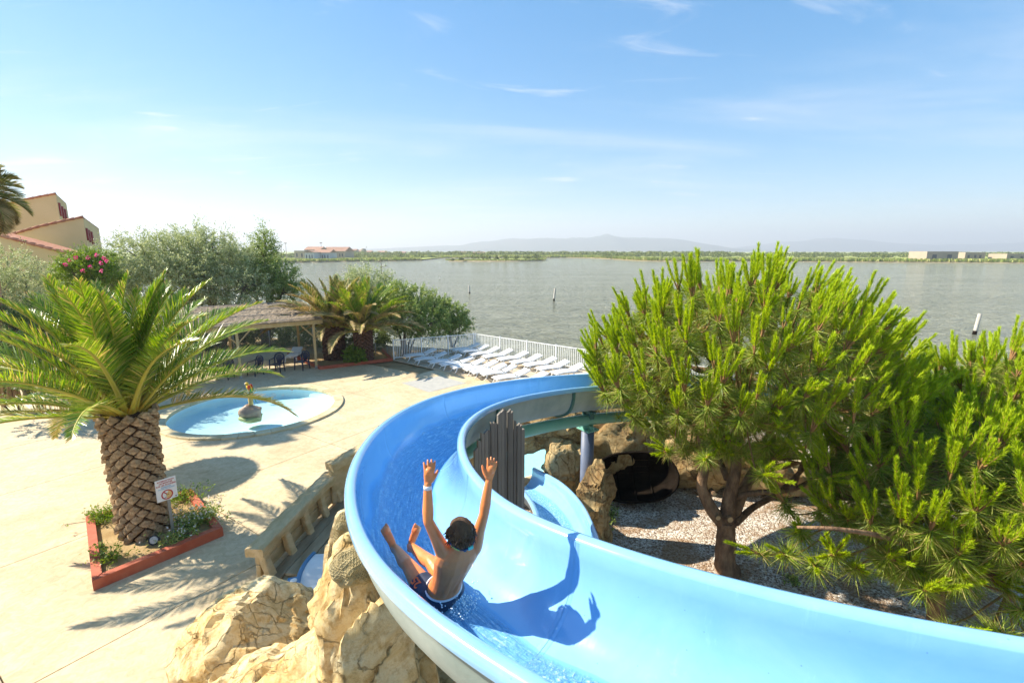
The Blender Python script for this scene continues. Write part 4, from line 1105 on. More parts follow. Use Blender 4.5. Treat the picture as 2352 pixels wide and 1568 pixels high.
def railing(a, b_, panels, label, h=1.12, nbal=15):
    t = thing('white_railing', a, label, 'fence', 'railings round the timber terrace')
    d = (b_ - a); L_ = d.length; d = d / L_; yaw = math.atan2(d.y, d.x)
    pm = MB(); pm.bbox((0, 0, (h + 0.03) / 2), (0.075, 0.075, h + 0.03), b=0.006); pm = pm.mesh('post'); pm.materials.append(M['whitepaint'])
    pl = L_ / panels
    rm = MB(); rm.bbox((pl / 2, 0, 0), (pl - 0.08, 0.04, 0.045), b=0.005); rm = rm.mesh('rail'); rm.materials.append(M['whitepaint'])
    bm_ = MB(); bm_.box((0, 0, (h - 0.16) / 2 + 0.10), (0.026, 0.026, h - 0.19)); bm_ = bm_.mesh('baluster'); bm_.materials.append(M['whitepaint'])
    for k in range(panels + 1): obj('post', pm, None, t, loc=d * pl * k + Vector((0, 0, 0.045)), rot=(0, 0, yaw))
    for k in range(panels):
        for z in (0.10, h - 0.03): obj('rail', rm, None, t, loc=d * pl * k + Vector((0, 0, z + 0.045)), rot=(0, 0, yaw))
        for j in range(nbal):
            obj('baluster', bm_, None, t, loc=d * (pl * k + 0.04 + (pl - 0.08) * (j + 1) / (nbal + 1)) + Vector((0, 0, 0.045)), rot=(0, 0, yaw))
railing(f0, fc_ - (fc_ - f0).normalized() * 0.12, 3, 'white bar railing along the left end of the timber terrace beside the shrubs')
railing(fc_, fc_ + T1 * 15.4, 8, 'long white bar railing between the loungers and the lagoon', nbal=15)

M['lounger'] = surf('white_resin', (0.80, 0.80, 0.79), (0.76, 0.76, 0.75), 0.4, 2.0, 0, spec=0.5)
def make_lounger(back=19):
    root = thing('sun_lounger', (0, 0, 0), None, None)
    ca, sa = math.cos(R(back)), math.sin(R(back)); ZS = 0.30
    # side rails
    for s in (-1, 1):
        mb = MB(); mb.tube([(0.0, s * 0.30, ZS - 0.05), (0.10, s * 0.31, ZS - 0.01), (0.55, s * 0.31, ZS + 0.02), (1.15, s * 0.31, ZS - 0.01), (1.30, s * 0.31, ZS)], 0.028, 8, flat=1.2); mb.build('side_rail', M['lounger'], root)
        mb = MB(); mb.tube([(1.18, s * 0.285, ZS + 0.01), (1.18 + 0.70 * ca, s * 0.285, ZS + 0.01 + 0.70 * sa)], 0.024, 8); mb.build('back_rail', M['lounger'], root)
    # slatted bed: curved slats
    for k in range(11):
        x = 0.04 + 0.104 * k; z = ZS + 0.015 + 0.03 * math.sin((x / 1.2) * math.pi) - (0.03 if k == 0 else 0)
        mb = MB(); mb.box((x, 0, z), (0.088, 0.60, 0.02)); mb.build('seat_slat', M['lounger'], root)
    for k in range(7):
        x = 0.06 + 0.102 * k; mb = MB(); mb.box((1.18 + x * ca, 0, ZS + 0.04 + x * sa), (0.086, 0.57, 0.02), (0, -R(back), 0)); mb.build('back_slat', M['lounger'], root)
    for (x0, x1, sg) in ((0.22, 0.06, 1), (1.02, 1.22, 1)):
        for s in (-1, 1):
            mb = MB(); mb.tube([(x0, s * 0.30, ZS), ((x0 + x1) / 2 + 0.02, s * 0.31, ZS * 0.45), (x1, s * 0.31, 0.0)], [0.04, 0.03, 0.028], 8); mb.build('leg', M['lounger'], root)
    for s in (-1, 1):
        mb = MB(); mb.tube([(1.18 + 0.5 * ca, s * 0.25, ZS + 0.5 * sa), (1.50, s * 0.25, 0.05), (1.48, s * 0.25, 0.02)], 0.015, 6); mb.build('back_strut', M['lounger'], root)
    return root
proto = make_lounger()
d6 = lambda x, y: ((1450 + x / 2.94) * 0.6125, (1200 + y / 2.94) * 0.6125)
back_row = [(718, 330), (812, 352), (922, 382), (1068, 408), (1232, 436), (1378, 472), (1522, 500), (1662, 542), (1832, 588), (2040, 636)]
front_row = [(202, 400), (308, 436), (468, 468), (590, 494), (716, 524), (856, 546), (936, 578), (1042, 598), (1182, 646), (1390, 690)]
lz = random.Random(5); first = True
for row, nm, grp in ((back_row, 'back row beside the long railing', 'white loungers in the back row'), (front_row, 'front row near the paving', 'white loungers in the front row')):
    for k, (x, y) in enumerate(row):
        u, v = d6(x, y); p = at(u, v, 0.30); p.z = 0.046
        o = proto if first else copy_tree(proto); first = False
        o.location = p; dr = T2 + T1 * 0.16; o.rotation_euler = (0, 0, math.atan2(dr.y, dr.x) - R(16) + R(lz.uniform(-3, 3)))
        o.scale = (0.93, 0.93, 0.93)
        tag(o, 'white slatted sun lounger, %s from the left in the %s' % (ORD[k], nm), 'sun lounger', grp)

# ------------------------------------------------------------------ thatched shade shelter with chairs
M['pine_wood'] = surf('planed_timber', (0.56, 0.42, 0.22), (0.46, 0.32, 0.15), 0.7, 3.0, 0.2, 0.004, 20.0, 0.3, stretch=(2, 2, 0.5))
M['thatch'] = surf('heather_thatch', (0.38, 0.31, 0.23), (0.22, 0.17, 0.125), 0.95, 14.0, 1.0, 0.05, 30.0, 0.1, world=True)
M['batten'] = surf('grey_batten', (0.30, 0.29, 0.27), (0.22, 0.21, 0.20), 0.8, 5.0, 0.1, 0.004, 30.0)
pfr = at(727, 846, 0); pfl = at(558, 868, 0)
X_ = (pfr - pfl).normalized(); Y_ = Vector((-X_.y, X_.x, 0))
shel = thing('shade_shelter', pfr, 'timber shade shelter with a thatched roof behind the paddling pool', 'shelter')
HF, HB, DP, LN = 2.34, 2.80, 3.9, 6.9
Rz_ = Matrix((X_, Y_, Vector((0, 0, 1)))).transposed()
def sh(x, y, z): return X_ * x + Y_ * y + Vector((0, 0, z))      # local, x to the right, y to the back
xs = (0.0, -3.45, -6.8)
for x in xs:
    for y, hh in ((0.0, HF), (DP, HB)):
        mb = MB(); mb.box(sh(x, y, hh / 2), (0.11, 0.11, hh), Rz_); po = mb.build('post', M['pine_wood'], shel)
        mb = MB(); mb.box(sh(x, y, 0.07), (0.125, 0.125, 0.14), Rz_); mb.build('post_shoe', M['galv'], po)
        for s in (-1, 1):
            if (x == 0 and s > 0): continue
            mb = MB(); mb.tube([sh(x + s * 0.05, y, hh - 0.62), sh(x + s * 0.58, y, hh - 0.05)], 0.035, 4, smooth=False); mb.build('brace', M['pine_wood'], shel)
for y, hh in ((-0.06, HF), (DP, HB)):
    mb = MB(); mb.box(sh(-LN / 2 + 0.2, y, hh + 0.08), (LN + 0.5, 0.07, 0.19), Rz_); mb.build('beam', M['pine_wood'], shel)
slope = math.atan2(HB - HF, DP)
for k in range(8):
    x = 0.25 - (LN + 0.1) * k / 7; mb = MB(); mb.tube([sh(x, -0.15, HF + 0.19), sh(x, DP + 0.2, HB + 0.21)], 0.045, 4, smooth=False); mb.build('rafter', M['pine_wood'], shel)
# thatch: rough slab with straw ends
mb = MB(); nx, ny = 70, 26; vs = []
for i in range(nx + 1):
    for j in range(ny + 1):
        x = 0.42 - (LN + 0.6) * i / nx; y = -0.28 + (DP + 0.55) * j / ny
        z = HF + 0.25 + (y / DP) * (HB - HF)
        e = 0.05 * noise.noise(Vector((x * 6, y * 5, 0))) + 0.03 * noise.noise(Vector((x * 17, y * 14, 3)))
        edge = (0.05 * noise.noise(Vector((x * 9, 1, 0))) if j in (0, ny) else 0)
        vs.append(sh(x, y + edge, z + 0.05 + e))
nt_ = len(vs)
for i in range(nx + 1):
    for j in range(ny + 1):
        x = 0.42 - (LN + 0.6) * i / nx; y = -0.28 + (DP + 0.55) * j / ny
        vs.append(sh(x, y, HF + 0.235 + (y / DP) * (HB - HF)))
q = ny + 1
fs = [(i * q + j + 1, i * q + j, (i + 1) * q + j, (i + 1) * q + j + 1) for i in range(nx) for j in range(ny)]
fs += [tuple(reversed([a + nt_ for a in f])) for f in fs]
fs += [(i * q, nt_ + i * q, nt_ + (i + 1) * q, (i + 1) * q) for i in range(nx)] + [(j, j + 1, nt_ + j + 1, nt_ + j) for j in range(ny)]
mb.add(vs, fs); thatch = mb.build('thatch', M['thatch'], shel)
rs = random.Random(2); V = []; F = []
for k in range(5200):
    x = 0.44 - (LN + 0.64) * rs.random(); y = -0.30 + (DP + 0.55) * (rs.random() if k % 3 else 0.0)
    z = HF + 0.30 + (y / DP) * (HB - HF)
    p = sh(x, y, z); d = sh(rs.uniform(-0.05, 0.05), -rs.uniform(0.05, 0.14), rs.uniform(-0.03, 0.05)); s_ = X_ * 0.006
    b0 = len(V); V += [p - s_, p + s_, p + d]; F.append((b0, b0 + 1, b0 + 2))
so = obj('straw', mesh_np('straw', np.array([v[:] for v in V]), np.array(F)), leafmat('straw', [(0.22, 0.18, 0.13), (0.34, 0.28, 0.20), (0.46, 0.39, 0.28)], 0.2), thatch); so['kind'] = 'stuff'
for k in range(4):
    y = -0.1 + (DP + 0.2) * k / 3; z = HF + 0.34 + (y / DP) * (HB - HF)
    mb = MB(); mb.box(sh(-LN / 2 + 0.12, y, z), (LN + 0.55, 0.03, 0.025), Rz_); mb.build('batten', M['batten'], shel)

M['navy'] = surf('navy_resin', (0.012, 0.017, 0.055), (0.018, 0.024, 0.07), 0.4, 3.0, 0, spec=0.5)
def make_chair():
    root = thing('garden_chair', (0, 0, 0), None, None)
    mb = MB(); mb.bbox((0, 0, 0.42), (0.50, 0.46, 0.03), b=0.012); mb.build('seat', M['navy'], root)
    for sx in (-1, 1):
        mb = MB(); mb.tube([(sx * 0.25, -0.21, 0.62), (sx * 0.26, -0.22, 0.40), (sx * 0.28, -0.25, 0.0)], [0.028, 0.032, 0.026], 8); mb.build('leg', M['navy'], root)
        mb = MB(); mb.tube([(sx * 0.23, 0.20, 0.44), (sx * 0.24, 0.26, 0.0)], [0.034, 0.026], 8); mb.build('leg', M['navy'], root)
        mb = MB(); mb.tube([(sx * 0.25, -0.22, 0.62), (sx * 0.285, -0.16, 0.645), (sx * 0.285, 0.05, 0.65), (sx * 0.25, 0.24, 0.70)], 0.028, 8, flat=0.6); mb.build('armrest', M['navy'], root)
    # fan-shaped back: rounded frame and slats
    arc = [(-0.22, 0.20, 0.42), (-0.255, 0.25, 0.66), (-0.20, 0.29, 0.84), (0.0, 0.31, 0.91), (0.20, 0.29, 0.84), (0.255, 0.25, 0.66), (0.22, 0.20, 0.42)]
    mb = MB(); mb.tube(spline(arc, 5), 0.03, 8); mb.build('back_frame', M['navy'], root)
    for k in range(7):
        a = (k - 3) / 3.0
        mb = MB(); mb.tube([(a * 0.09, 0.21, 0.43), (a * 0.15, 0.255, 0.64), (a * 0.215, 0.295, 0.86 - 0.10 * a * a)], [0.016, 0.022, 0.024], 6, flat=0.5, up=(0, 1, 0)); mb.build('back_slat', M['navy'], root)
    return root
ch = make_chair(); first = True
for k, (u, v, yaw, lb) in enumerate(((520, 869, 12, 'navy resin garden chair at the left, half hidden by palm fronds'), (588, 861, -8, 'navy resin garden chair second from the left under the shelter'), (638, 854, 14, 'navy resin garden chair third from the left under the shelter'), (695, 848, -4, 'navy resin garden chair nearest the right shelter post'))):
    o = ch if first else copy_tree(ch); first = False
    p = at(u, v, 0); p.z = 0.0; o.location = p; o.rotation_euler = (0, 0, R(-18 + yaw))
    tag(o, lb, 'chair', 'navy chairs under the shelter')
wl_ = copy_tree(proto); p = at(672, 832, 0.1); wl_.location = (p.x - 0.3, p.y + 0.4, 0); wl_.rotation_euler = (0, 0, R(100))
tag(wl_, 'white slatted sun lounger standing alone under the thatched shelter', 'sun lounger')
# thatched parasol that throws the round shadow on the paving (stands behind the big palm)
paras = thing('thatched_parasol', (-10.9, 12.75, 0), 'round thatched parasol behind the big palm', 'parasol')
MB().tube([(0, 0, 0), (0, 0, 2.5)], 0.05, 10).build('pole', M['pine_wood'], paras)
mb = MB(); mb.lathe([(1.30, 2.05), (1.0, 2.25), (0.5, 2.5), (0.0, 2.72)], 40); mb.build('canopy', M['thatch'], paras)
V = []; F = []
for k in range(900):
    a = rs.uniform(0, 2 * math.pi); r_ = rs.uniform(1.18, 1.3); p = Vector((r_ * math.cos(a), r_ * math.sin(a), 2.10)); e = Vector((math.cos(a), math.sin(a), -0.5)) * rs.uniform(0.1, 0.22); s_ = Vector((-math.sin(a), math.cos(a), 0)) * 0.012
    b0 = len(V); V += [p - s_, p + s_, p + e]; F.append((b0, b0 + 1, b0 + 2))
so = obj('straw_fringe', mesh_np('straw_fringe', np.array([v[:] for v in V]), np.array(F)), bpy.data.materials['straw'], paras); so['kind'] = 'stuff'

# ------------------------------------------------------------------ red kerbed bed of the two far palms
bedc = [at(660, 816, 0.0), at(736, 849, 0.0), at(902, 829, 0.0), at(880, 806, 0.0)]
kerb_box(bedc, 'palm_bed', 'long red kerbed bed under the two far palms', w=0.13, h=0.17, soil_z=0.09, edges=(0, 1, 2))

# chain-link fence behind the shelter and bed
M['wire'] = plain('galvanised_wire', (0.33, 0.34, 0.31), 0.5, metal=0.4)
def chainlink(pts, h, label, cell=0.12):
    t = thing('chain_link_fence', pts[0], label, 'fence')
    V = []; F = []
    def strand(p, q, w=0.0045):
        d = (q - p).normalized(); s = d.cross(Vector((0.3, -1, 0.2))).normalized() * w
        b0 = len(V); V.extend([p - s, p + s, q + s, q - s]); F.append((b0, b0 + 1, b0 + 2, b0 + 3))
    for a, b_ in zip(pts[:-1], pts[1:]):
        d = b_ - a; L_ = d.length; d /= L_; n = int((L_ + h) / cell)
        for k in range(n):
            x0 = k * cell - h
            for sg in (1, -1):
                xa, za, xb, zb = (x0, 0, x0 + h, h) if sg > 0 else (x0 + h, 0, x0, h)
                lo_, hi_ = max(0, min(xa, xb)), min(L_, max(xa, xb))
                if hi_ <= lo_: continue
                f = lambda x: za + (zb - za) * (x - xa) / (xb - xa)
                strand(a + d * lo_ + Vector((0, 0, f(lo_))), a + d * hi_ + Vector((0, 0, f(hi_))))
        for z in (0.02, h): strand(a + Vector((0, 0, z)), b_ + Vector((0, 0, z)), 0.006)
        for k in range(int(L_ / 2.4) + 1):
            p = a + d * min(L_, 2.4 * k); MB().tube([p, p + Vector((0, 0, h + 0.05))], 0.025, 8).build('post', M['galv'], t, world=True)
    o = obj('wire_mesh', mesh_np('wire_mesh', np.array([(v - wpos(t))[:] for v in V]), np.array(F)), M['wire'], t); o['kind'] = 'stuff'
pz = lambda x, y: Vector((x, y, -0.05))
chainlink([pz(-22, 23.5), pz(-14.5, 28.6), pz(-10.5, 30.2)], 1.5, 'tall chain link fence behind the shade shelter')
chainlink([pz(-10.2, 28.6), pz(-7.2, 27.5), pz(f0.x - 0.1, f0.y + 0.1)], 0.75, 'low chain link fence beside the white railing')
# low garden walls beyond the pines
M['render'] = surf('sand_render', (0.58, 0.47, 0.30), (0.50, 0.40, 0.24), 0.9, 2.0, 0.3, 0.01, 40.0, 0.2, world=True)
gw = thing('garden_wall', (7.5, 11.6, 0), 'low sand coloured garden wall beyond the pines', 'wall')
mb = MB(); mb.bbox((9.2, 11.0, 0.35), (8.0, 0.22, 0.75), Matrix.Rotation(R(-12), 3, 'Z'), b=0.02); mb.build('wall_body', M['render'], gw, world=True)
mb = MB(); mb.bbox((9.2, 11.0, 0.76), (8.1, 0.30, 0.07), Matrix.Rotation(R(-12), 3, 'Z'), b=0.015); mb.build('wall_coping', M['coping'], gw, world=True)

# ------------------------------------------------------------------ stakes in the lagoon
M['stake'] = surf('bleached_stake', (0.55, 0.52, 0.46), (0.30, 0.27, 0.22), 0.85, 2.0, 0.3, 0.01, 20.0, 0.2, stretch=(2, 2, 0.6))
def stake(ub, vb, vt, wpx, label, lean=0.0, grp=None):
    p = at(ub, vb, WZ); q = at_plane(ub, vt, p, Vector((0, 1, 0))); h = q.z - p.z; r_ = wpx / FOC * p.y / 2
    t = thing('mooring_stake', (p.x, p.y, WZ - 0.5), label, 'stake', grp)
    mb = MB(); mb.tube([(0, 0, 0), (lean * 0.3, 0, 0.3 * h + 0.5), (lean, 0, h + 0.5)], [r_, r_, r_ * 0.93], 10); mb.build('stake_body', M['stake'], t)
    mb = MB(); mb.tube([(0, 0, 0.3), (lean * 0.1, 0, 0.5 + h * 0.18)], r_ * 1.06, 10); mb.build('wet_foot', M['darkwood'], t)
stake(1078.5, 674, 656, 4.0, 'short stake in the lagoon left of centre above the lounger railing', -0.1)
stake(1272.5, 691, 662, 4.5, 'taller pale stake in the lagoon left of the pine top', 0.12)
stake(2238, 768, 720, 8.0, 'thick pale stake in the lagoon at the right behind the pines', 0.18)
for k, u in enumerate((853, 889, 893, 921, 1010)): stake(u, 643 + (k % 2), 636, 1.6, 'thin dark stake far out in the lagoon, %s from the left of the row' % ORD[k], 0, 'row of thin dark stakes')
# ------------------------------------------------------------------ palms
M['rachis'] = surf('palm_rachis', (0.40, 0.38, 0.05), (0.34, 0.30, 0.05), 0.5, 2.0, 0, spec=0.4)
M['petiole'] = surf('palm_petiole', (0.52, 0.36, 0.03), (0.42, 0.24, 0.03), 0.5, 3.0, 0, spec=0.4)
M['leafbase'] = surf('cut_leaf_base', (0.46, 0.32, 0.19), (0.27, 0.165, 0.085), 0.9, 5.0, 0.6, 0.02, 30.0, 0.1, rand=0.25)
M['leafbase_red'] = surf('red_brown_leaf_base', (0.16, 0.085, 0.06), (0.09, 0.05, 0.035), 0.9, 5.0, 0.6, 0.02, 30.0, 0.1, rand=0.25)
M['palmbark'] = surf('palm_bark', (0.10, 0.06, 0.035), (0.045, 0.027, 0.016), 0.95, 6.0, 0.8, 0.03, 25.0, 0.1)
G_A = [(0.063, 0.161, 0.013), (0.137, 0.279, 0.021), (0.237, 0.364, 0.030), (0.346, 0.422, 0.050), (0.601, 0.439, 0.168)]
M['palmleaf'] = leafmat('palm_leaflet', G_A, 0.32, 0.34, 0.55)
M['palmleaf_old'] = leafmat('palm_leaflet_old', [(0.097, 0.165, 0.017), (0.193, 0.248, 0.028), (0.303, 0.303, 0.068), (0.550, 0.427, 0.193), (0.632, 0.468, 0.234)], 0.30, 0.5, 0.4)
M['palmleaf_dry'] = leafmat('palm_leaflet_dry', [(0.115, 0.149, 0.023), (0.299, 0.230, 0.081), (0.460, 0.333, 0.138), (0.552, 0.414, 0.207)], 0.25, 0.6, 0.3)
def frond_meshes(L, incl, droop, n=140, ll=0.44, seed=1, wid=0.022, vee=0.42):
    rr = random.Random(seed); seg = 18
    pts = [Vector((0, 0, 0))]; th = []
    side = rr.uniform(-0.25, 0.25)
    for i in range(seg):
        t = (i + 0.5) / seg; a = incl - droop * t ** 1.6; b_ = side * t * t
        th.append(a); pts.append(pts[-1] + Vector((math.cos(a) * math.cos(b_), math.cos(a) * math.sin(b_), math.sin(a))) * (L / seg))
    rad = [0.05 * (1 - i / (seg + 1)) ** 1.1 + 0.006 for i in range(seg + 1)]
    mr = MB(); mr.tube(pts, rad, 6, flat=0.7)
    mp_ = MB(); mp_.tube([pts[0] - (pts[1] - pts[0]) * 0.6, pts[0], pts[1], pts[2]], [0.13, 0.085, 0.055, 0.045], 8, flat=0.55)
    V, F = [], []
    for k in range(n):
        t = 0.13 + 0.87 * (k + 0.5) / n
        f = t * seg; i = min(seg - 1, int(f)); p = pts[i].lerp(pts[i + 1], f - i); tg = (pts[i + 1] - pts[i]).normalized()
        lat = Vector((0, 0, 1)).cross(tg)
        if lat.length < 0.15: lat = Vector((0, 1, 0))
        lat.normalize(); up = tg.cross(lat).normalized()
        if up.z < 0 and abs(tg.z) < 0.9: up = -up
        ln = ll * (0.30 + 0.70 * math.sin(math.pi * min(1, 0.18 + 0.78 * t)) ** 0.7) * (1 - 0.45 * max(0, t - 0.8) / 0.2)
        for s in (-1, 1):
            an = R(62 - 34 * t + rr.uniform(-7, 7)); v_ = vee + rr.uniform(-0.18, 0.18)
            d = (tg * math.cos(an) + (lat * s * math.cos(v_) + up * math.sin(v_)) * math.sin(an)).normalized()
            l_ = ln * rr.uniform(0.85, 1.1)
            w = (tg - d * tg.dot(d)).normalized() * wid * 0.5
            w = (w + up * rr.uniform(-0.006, 0.006))
            sag = Vector((0, 0, -1)) * l_ * rr.uniform(0.02, 0.16)
            m1 = p + d * l_ * 0.5 - sag * -0.25; tip = p + d * l_ + sag
            b0 = len(V); V += [p - w * 0.5, p + w * 0.5, m1 + w, m1 - w, tip]
            F += [(b0, b0 + 1, b0 + 2), (b0, b0 + 2, b0 + 3), (b0 + 3, b0 + 2, b0 + 4)]
    return mr.mesh('frond'), mp_.mesh('petiole'), mesh_np('leaflets', np.array([v[:] for v in V]), np.array(F))
def palm(name, label, base, th_, r0, r1, nf, L, mats, rows, per_row, seed, lean=(0, 0), ll=0.44, incl_rng=(84, -14), leafscale=1.0, basemat='leafbase', skip=None, droop=(0.5, 1.25), cat='palm tree', group=None):
    rr = random.Random(seed)
    t = thing(name, base, label, cat, group)
    topv = Vector((lean[0], lean[1], th_))
    prof = []
    for i in range(13):
        f = i / 12; r_ = r0 + (r1 - r0) * f + 0.06 * max(0, f - 0.85) / 0.15 - 0.05 * (1 if f == 1 else 0)
        if f > 0.999: r_ *= 0.55
        prof.append((topv * f, r_ * 0.90))
    mb = MB(); mb.tube([p for p, r_ in prof], [r_ for p, r_ in prof], 20); mb.build('trunk', M['palmbark'], t)
    # cut leaf bases, one object each
    variants = []
    for q in range(4):
        w = 0.5; mb = MB(); o_ = rr.uniform(0.85, 1.15)
        P = [(-w, 0, 0), (-w * 0.45, 0.06, 0.30), (0, 0.10, 0.50 * o_), (w * 0.45, 0.06, 0.30), (w, 0, 0), (w * 0.5, 0.22, -0.22), (0, 0.30, -0.36), (-w * 0.5, 0.22, -0.22), (rr.uniform(-0.08, 0.08), 0.30, 0.0)]
        B = [(x * 0.9, -0.25, z * 0.9) for x, y, z in P[:8]]
        mb.add(P + B, [(8, j, (j + 1) % 8) for j in range(8)][:0] + [(8, (j + 1) % 8, j) for j in range(8)] + [(j, (j + 1) % 8, 9 + (j + 1) % 8, 9 + j) for j in range(8)])
        me = mb.mesh('leaf_base'); me.materials.append(M[basemat]); variants.append(me)
    for i in range(rows):
        f = (i + 0.5) / rows; c = topv * f; r_ = r0 + (r1 - r0) * f + 0.05 * max(0, f - 0.85) / 0.15
        wid_ = 2 * math.pi * r_ / per_row * 0.90; hgt = th_ / rows * 1.72
        for j in range(per_row):
            a = 2 * math.pi * (j + (0.5 if i % 2 else 0)) / per_row + rr.uniform(-0.04, 0.04)
            o = obj('leaf_base', variants[rr.randrange(4)], None, t, loc=c + Vector((math.cos(a), math.sin(a), 0)) * r_ * rr.uniform(0.94, 1.0) + Vector((0, 0, rr.uniform(-0.012, 0.012))),
                    rot=(rr.uniform(-0.12, 0.06), rr.uniform(-0.1, 0.1), a - math.pi / 2), scale=(wid_ * rr.uniform(0.9, 1.04), 0.26 * rr.uniform(0.8, 1.3), hgt * rr.uniform(0.85, 1.05)))
    # fronds
    NV = 9; var = []
    for q in range(NV):
        f = q / (NV - 1); inc = R(incl_rng[0] + (incl_rng[1] - incl_rng[0]) * f)
        var.append(frond_meshes(L * (0.82 + 0.18 * min(1, f * 2.2)), inc, droop[0] + (droop[1] - droop[0]) * min(1, f * 1.6), ll=ll, seed=seed * 31 + q, wid=0.0195 * leafscale))
    for k in range(nf):
        f = (k + 0.5) / nf; q = min(NV - 1, int(f * NV)); az = k * 2.39996 + seed
        if skip and skip(az % (2 * math.pi), f): continue
        mr, mp_, ml = var[q]
        c = topv + Vector((math.cos(az), math.sin(az), 0)) * (r1 * (0.15 + 0.6 * f)) + Vector((0, 0, 0.10 - 0.22 * f))
        o = obj('frond', mr, M['rachis'], t, loc=c, rot=(rr.uniform(-0.35, 0.35), R(rr.uniform(-7, 7)), az), scale=(rr.uniform(0.9, 1.06),) * 3)
        m_ = mats[0] if f < 0.55 else (mats[1] if f < 0.88 else mats[2])
        for me_, mt in ((mp_, M['petiole']),): obj('petiole', me_, mt, o)
        lo = bpy.data.objects.new('leaflets', ml); COL.objects.link(lo); lo.parent = o
        if not ml.materials: ml.materials.append(m_)
        lo.material_slots[0].link = 'OBJECT'; lo.material_slots[0].material = m_; lo['kind'] = 'stuff'
    return t
pb = at(330, 1243, 0.12)
palm('date_palm', 'big date palm with a thick scaled trunk in the square red planter', (pb.x - 0.27, pb.y + 0.42, 0.08), 2.72, 0.425, 0.44, 80, 3.2, (M['palmleaf'], M['palmleaf'], M['palmleaf_old']), 24, 11, 4, lean=(0.02, -0.05), ll=0.50, incl_rng=(86, 8), droop=(0.35, 0.95), skip=lambda a, f: (f > 0.58 and R(225) < a < R(335)) or (f > 0.56 and (a > R(300) or a < R(32))))
b1, b2 = at(765, 826, 0.1), at(834, 829, 0.1)
palm('date_palm', 'left one of the two date palms in the long red bed', (b1.x, b1.y + 0.3, 0.05), 1.9, 0.56, 0.54, 46, 3.2, (M['palmleaf_old'], M['palmleaf_dry'], M['palmleaf_dry']), 18, 11, 7, ll=0.5, leafscale=1.5, incl_rng=(86, 22), basemat='leafbase_red', droop=(0.35, 0.9))
palm('date_palm', 'right one of the two date palms in the long red bed', (b2.x, b2.y + 0.2, 0.05), 1.8, 0.46, 0.46, 48, 3.2, (M['palmleaf'], M['palmleaf_dry'], M['palmleaf_dry']), 18, 11, 12, ll=0.5, leafscale=1.5, incl_rng=(86, 16), basemat='leafbase_red', droop=(0.35, 0.9))
# shaggy palm cut by the left edge of the picture
pe = at_d(-70, 440, 17.0)
palm('fan_palm', 'shaggy dry palm cut off by the left edge of the photo', (pe.x, pe.y, -0.05), pe.z, 0.26, 0.24, 60, 1.5, (M['palmleaf_old'], M['palmleaf_dry'], M['palmleaf_dry']), 6, 8, 19, ll=0.55, leafscale=1.1, incl_rng=(60, -65), basemat='leafbase', droop=(0.7, 1.3))

# ------------------------------------------------------------------ leafy trees and shrubs
M['bark'] = surf('grey_bark', (0.20, 0.165, 0.13), (0.11, 0.09, 0.07), 0.9, 8.0, 0.6, 0.02, 30.0, 0.1)
def leaf_arrays(rng, twigs, per, size, asp, curl=0.5):
    """twigs: (n,6) origin+vector; leaves along each twig"""
    n = len(twigs)
    t = rng.uniform(0.05, 1.0, (n, per, 1)); o = twigs[:, None, :3]; d = twigs[:, None, 3:]
    sp = np.linalg.norm(d, axis=2, keepdims=True)
    p = o + d * t + rng.normal(0, 0.10, (n, per, 3)) * sp * (0.35 + 0.5 * t)
    ax = rng.normal(0, 1, (n, per, 3)) * 0.9 + d / sp * 0.9; ax /= np.linalg.norm(ax, axis=2, keepdims=True)
    s = rng.normal(0, 1, (n, per, 3)); s -= ax * (s * ax).sum(2, keepdims=True); s /= np.linalg.norm(s, axis=2, keepdims=True)
    l = size * rng.uniform(0.6, 1.3, (n, per, 1)); w = l * asp
    V = np.stack([p, p + ax * l * 0.45 + s * w * 0.5, p + ax * l, p + ax * l * 0.45 - s * w * 0.5], 2).reshape(-1, 3)
    F = np.arange(len(V)).reshape(-1, 4)
    return V, F
def crown_twigs(rng, blobs, n, tl, up=0.3):
    vol = np.array([b[1][0] * b[1][1] * b[1][2] for b in blobs]); pick = rng.choice(len(blobs), n, p=vol / vol.sum())
    c = np.array([b[0] for b in blobs])[pick]; r_ = np.array([b[1] for b in blobs])[pick]
    d = rng.normal(0, 1, (n, 3)); d /= np.linalg.norm(d, axis=1, keepdims=True)
    rad = rng.uniform(0.25, 1.0, (n, 1)) ** 0.45
    o = c + d * rad * r_
    v = d * rng.uniform(0.5, 1.2, (n, 1)) + np.array([0, 0, up]) + rng.normal(0, 0.35, (n, 3))
    v *= tl * rng.uniform(0.5, 1.4, (n, 1)) / np.linalg.norm(v, axis=1, keepdims=True)
    return np.hstack([o - v * 0.5, v])
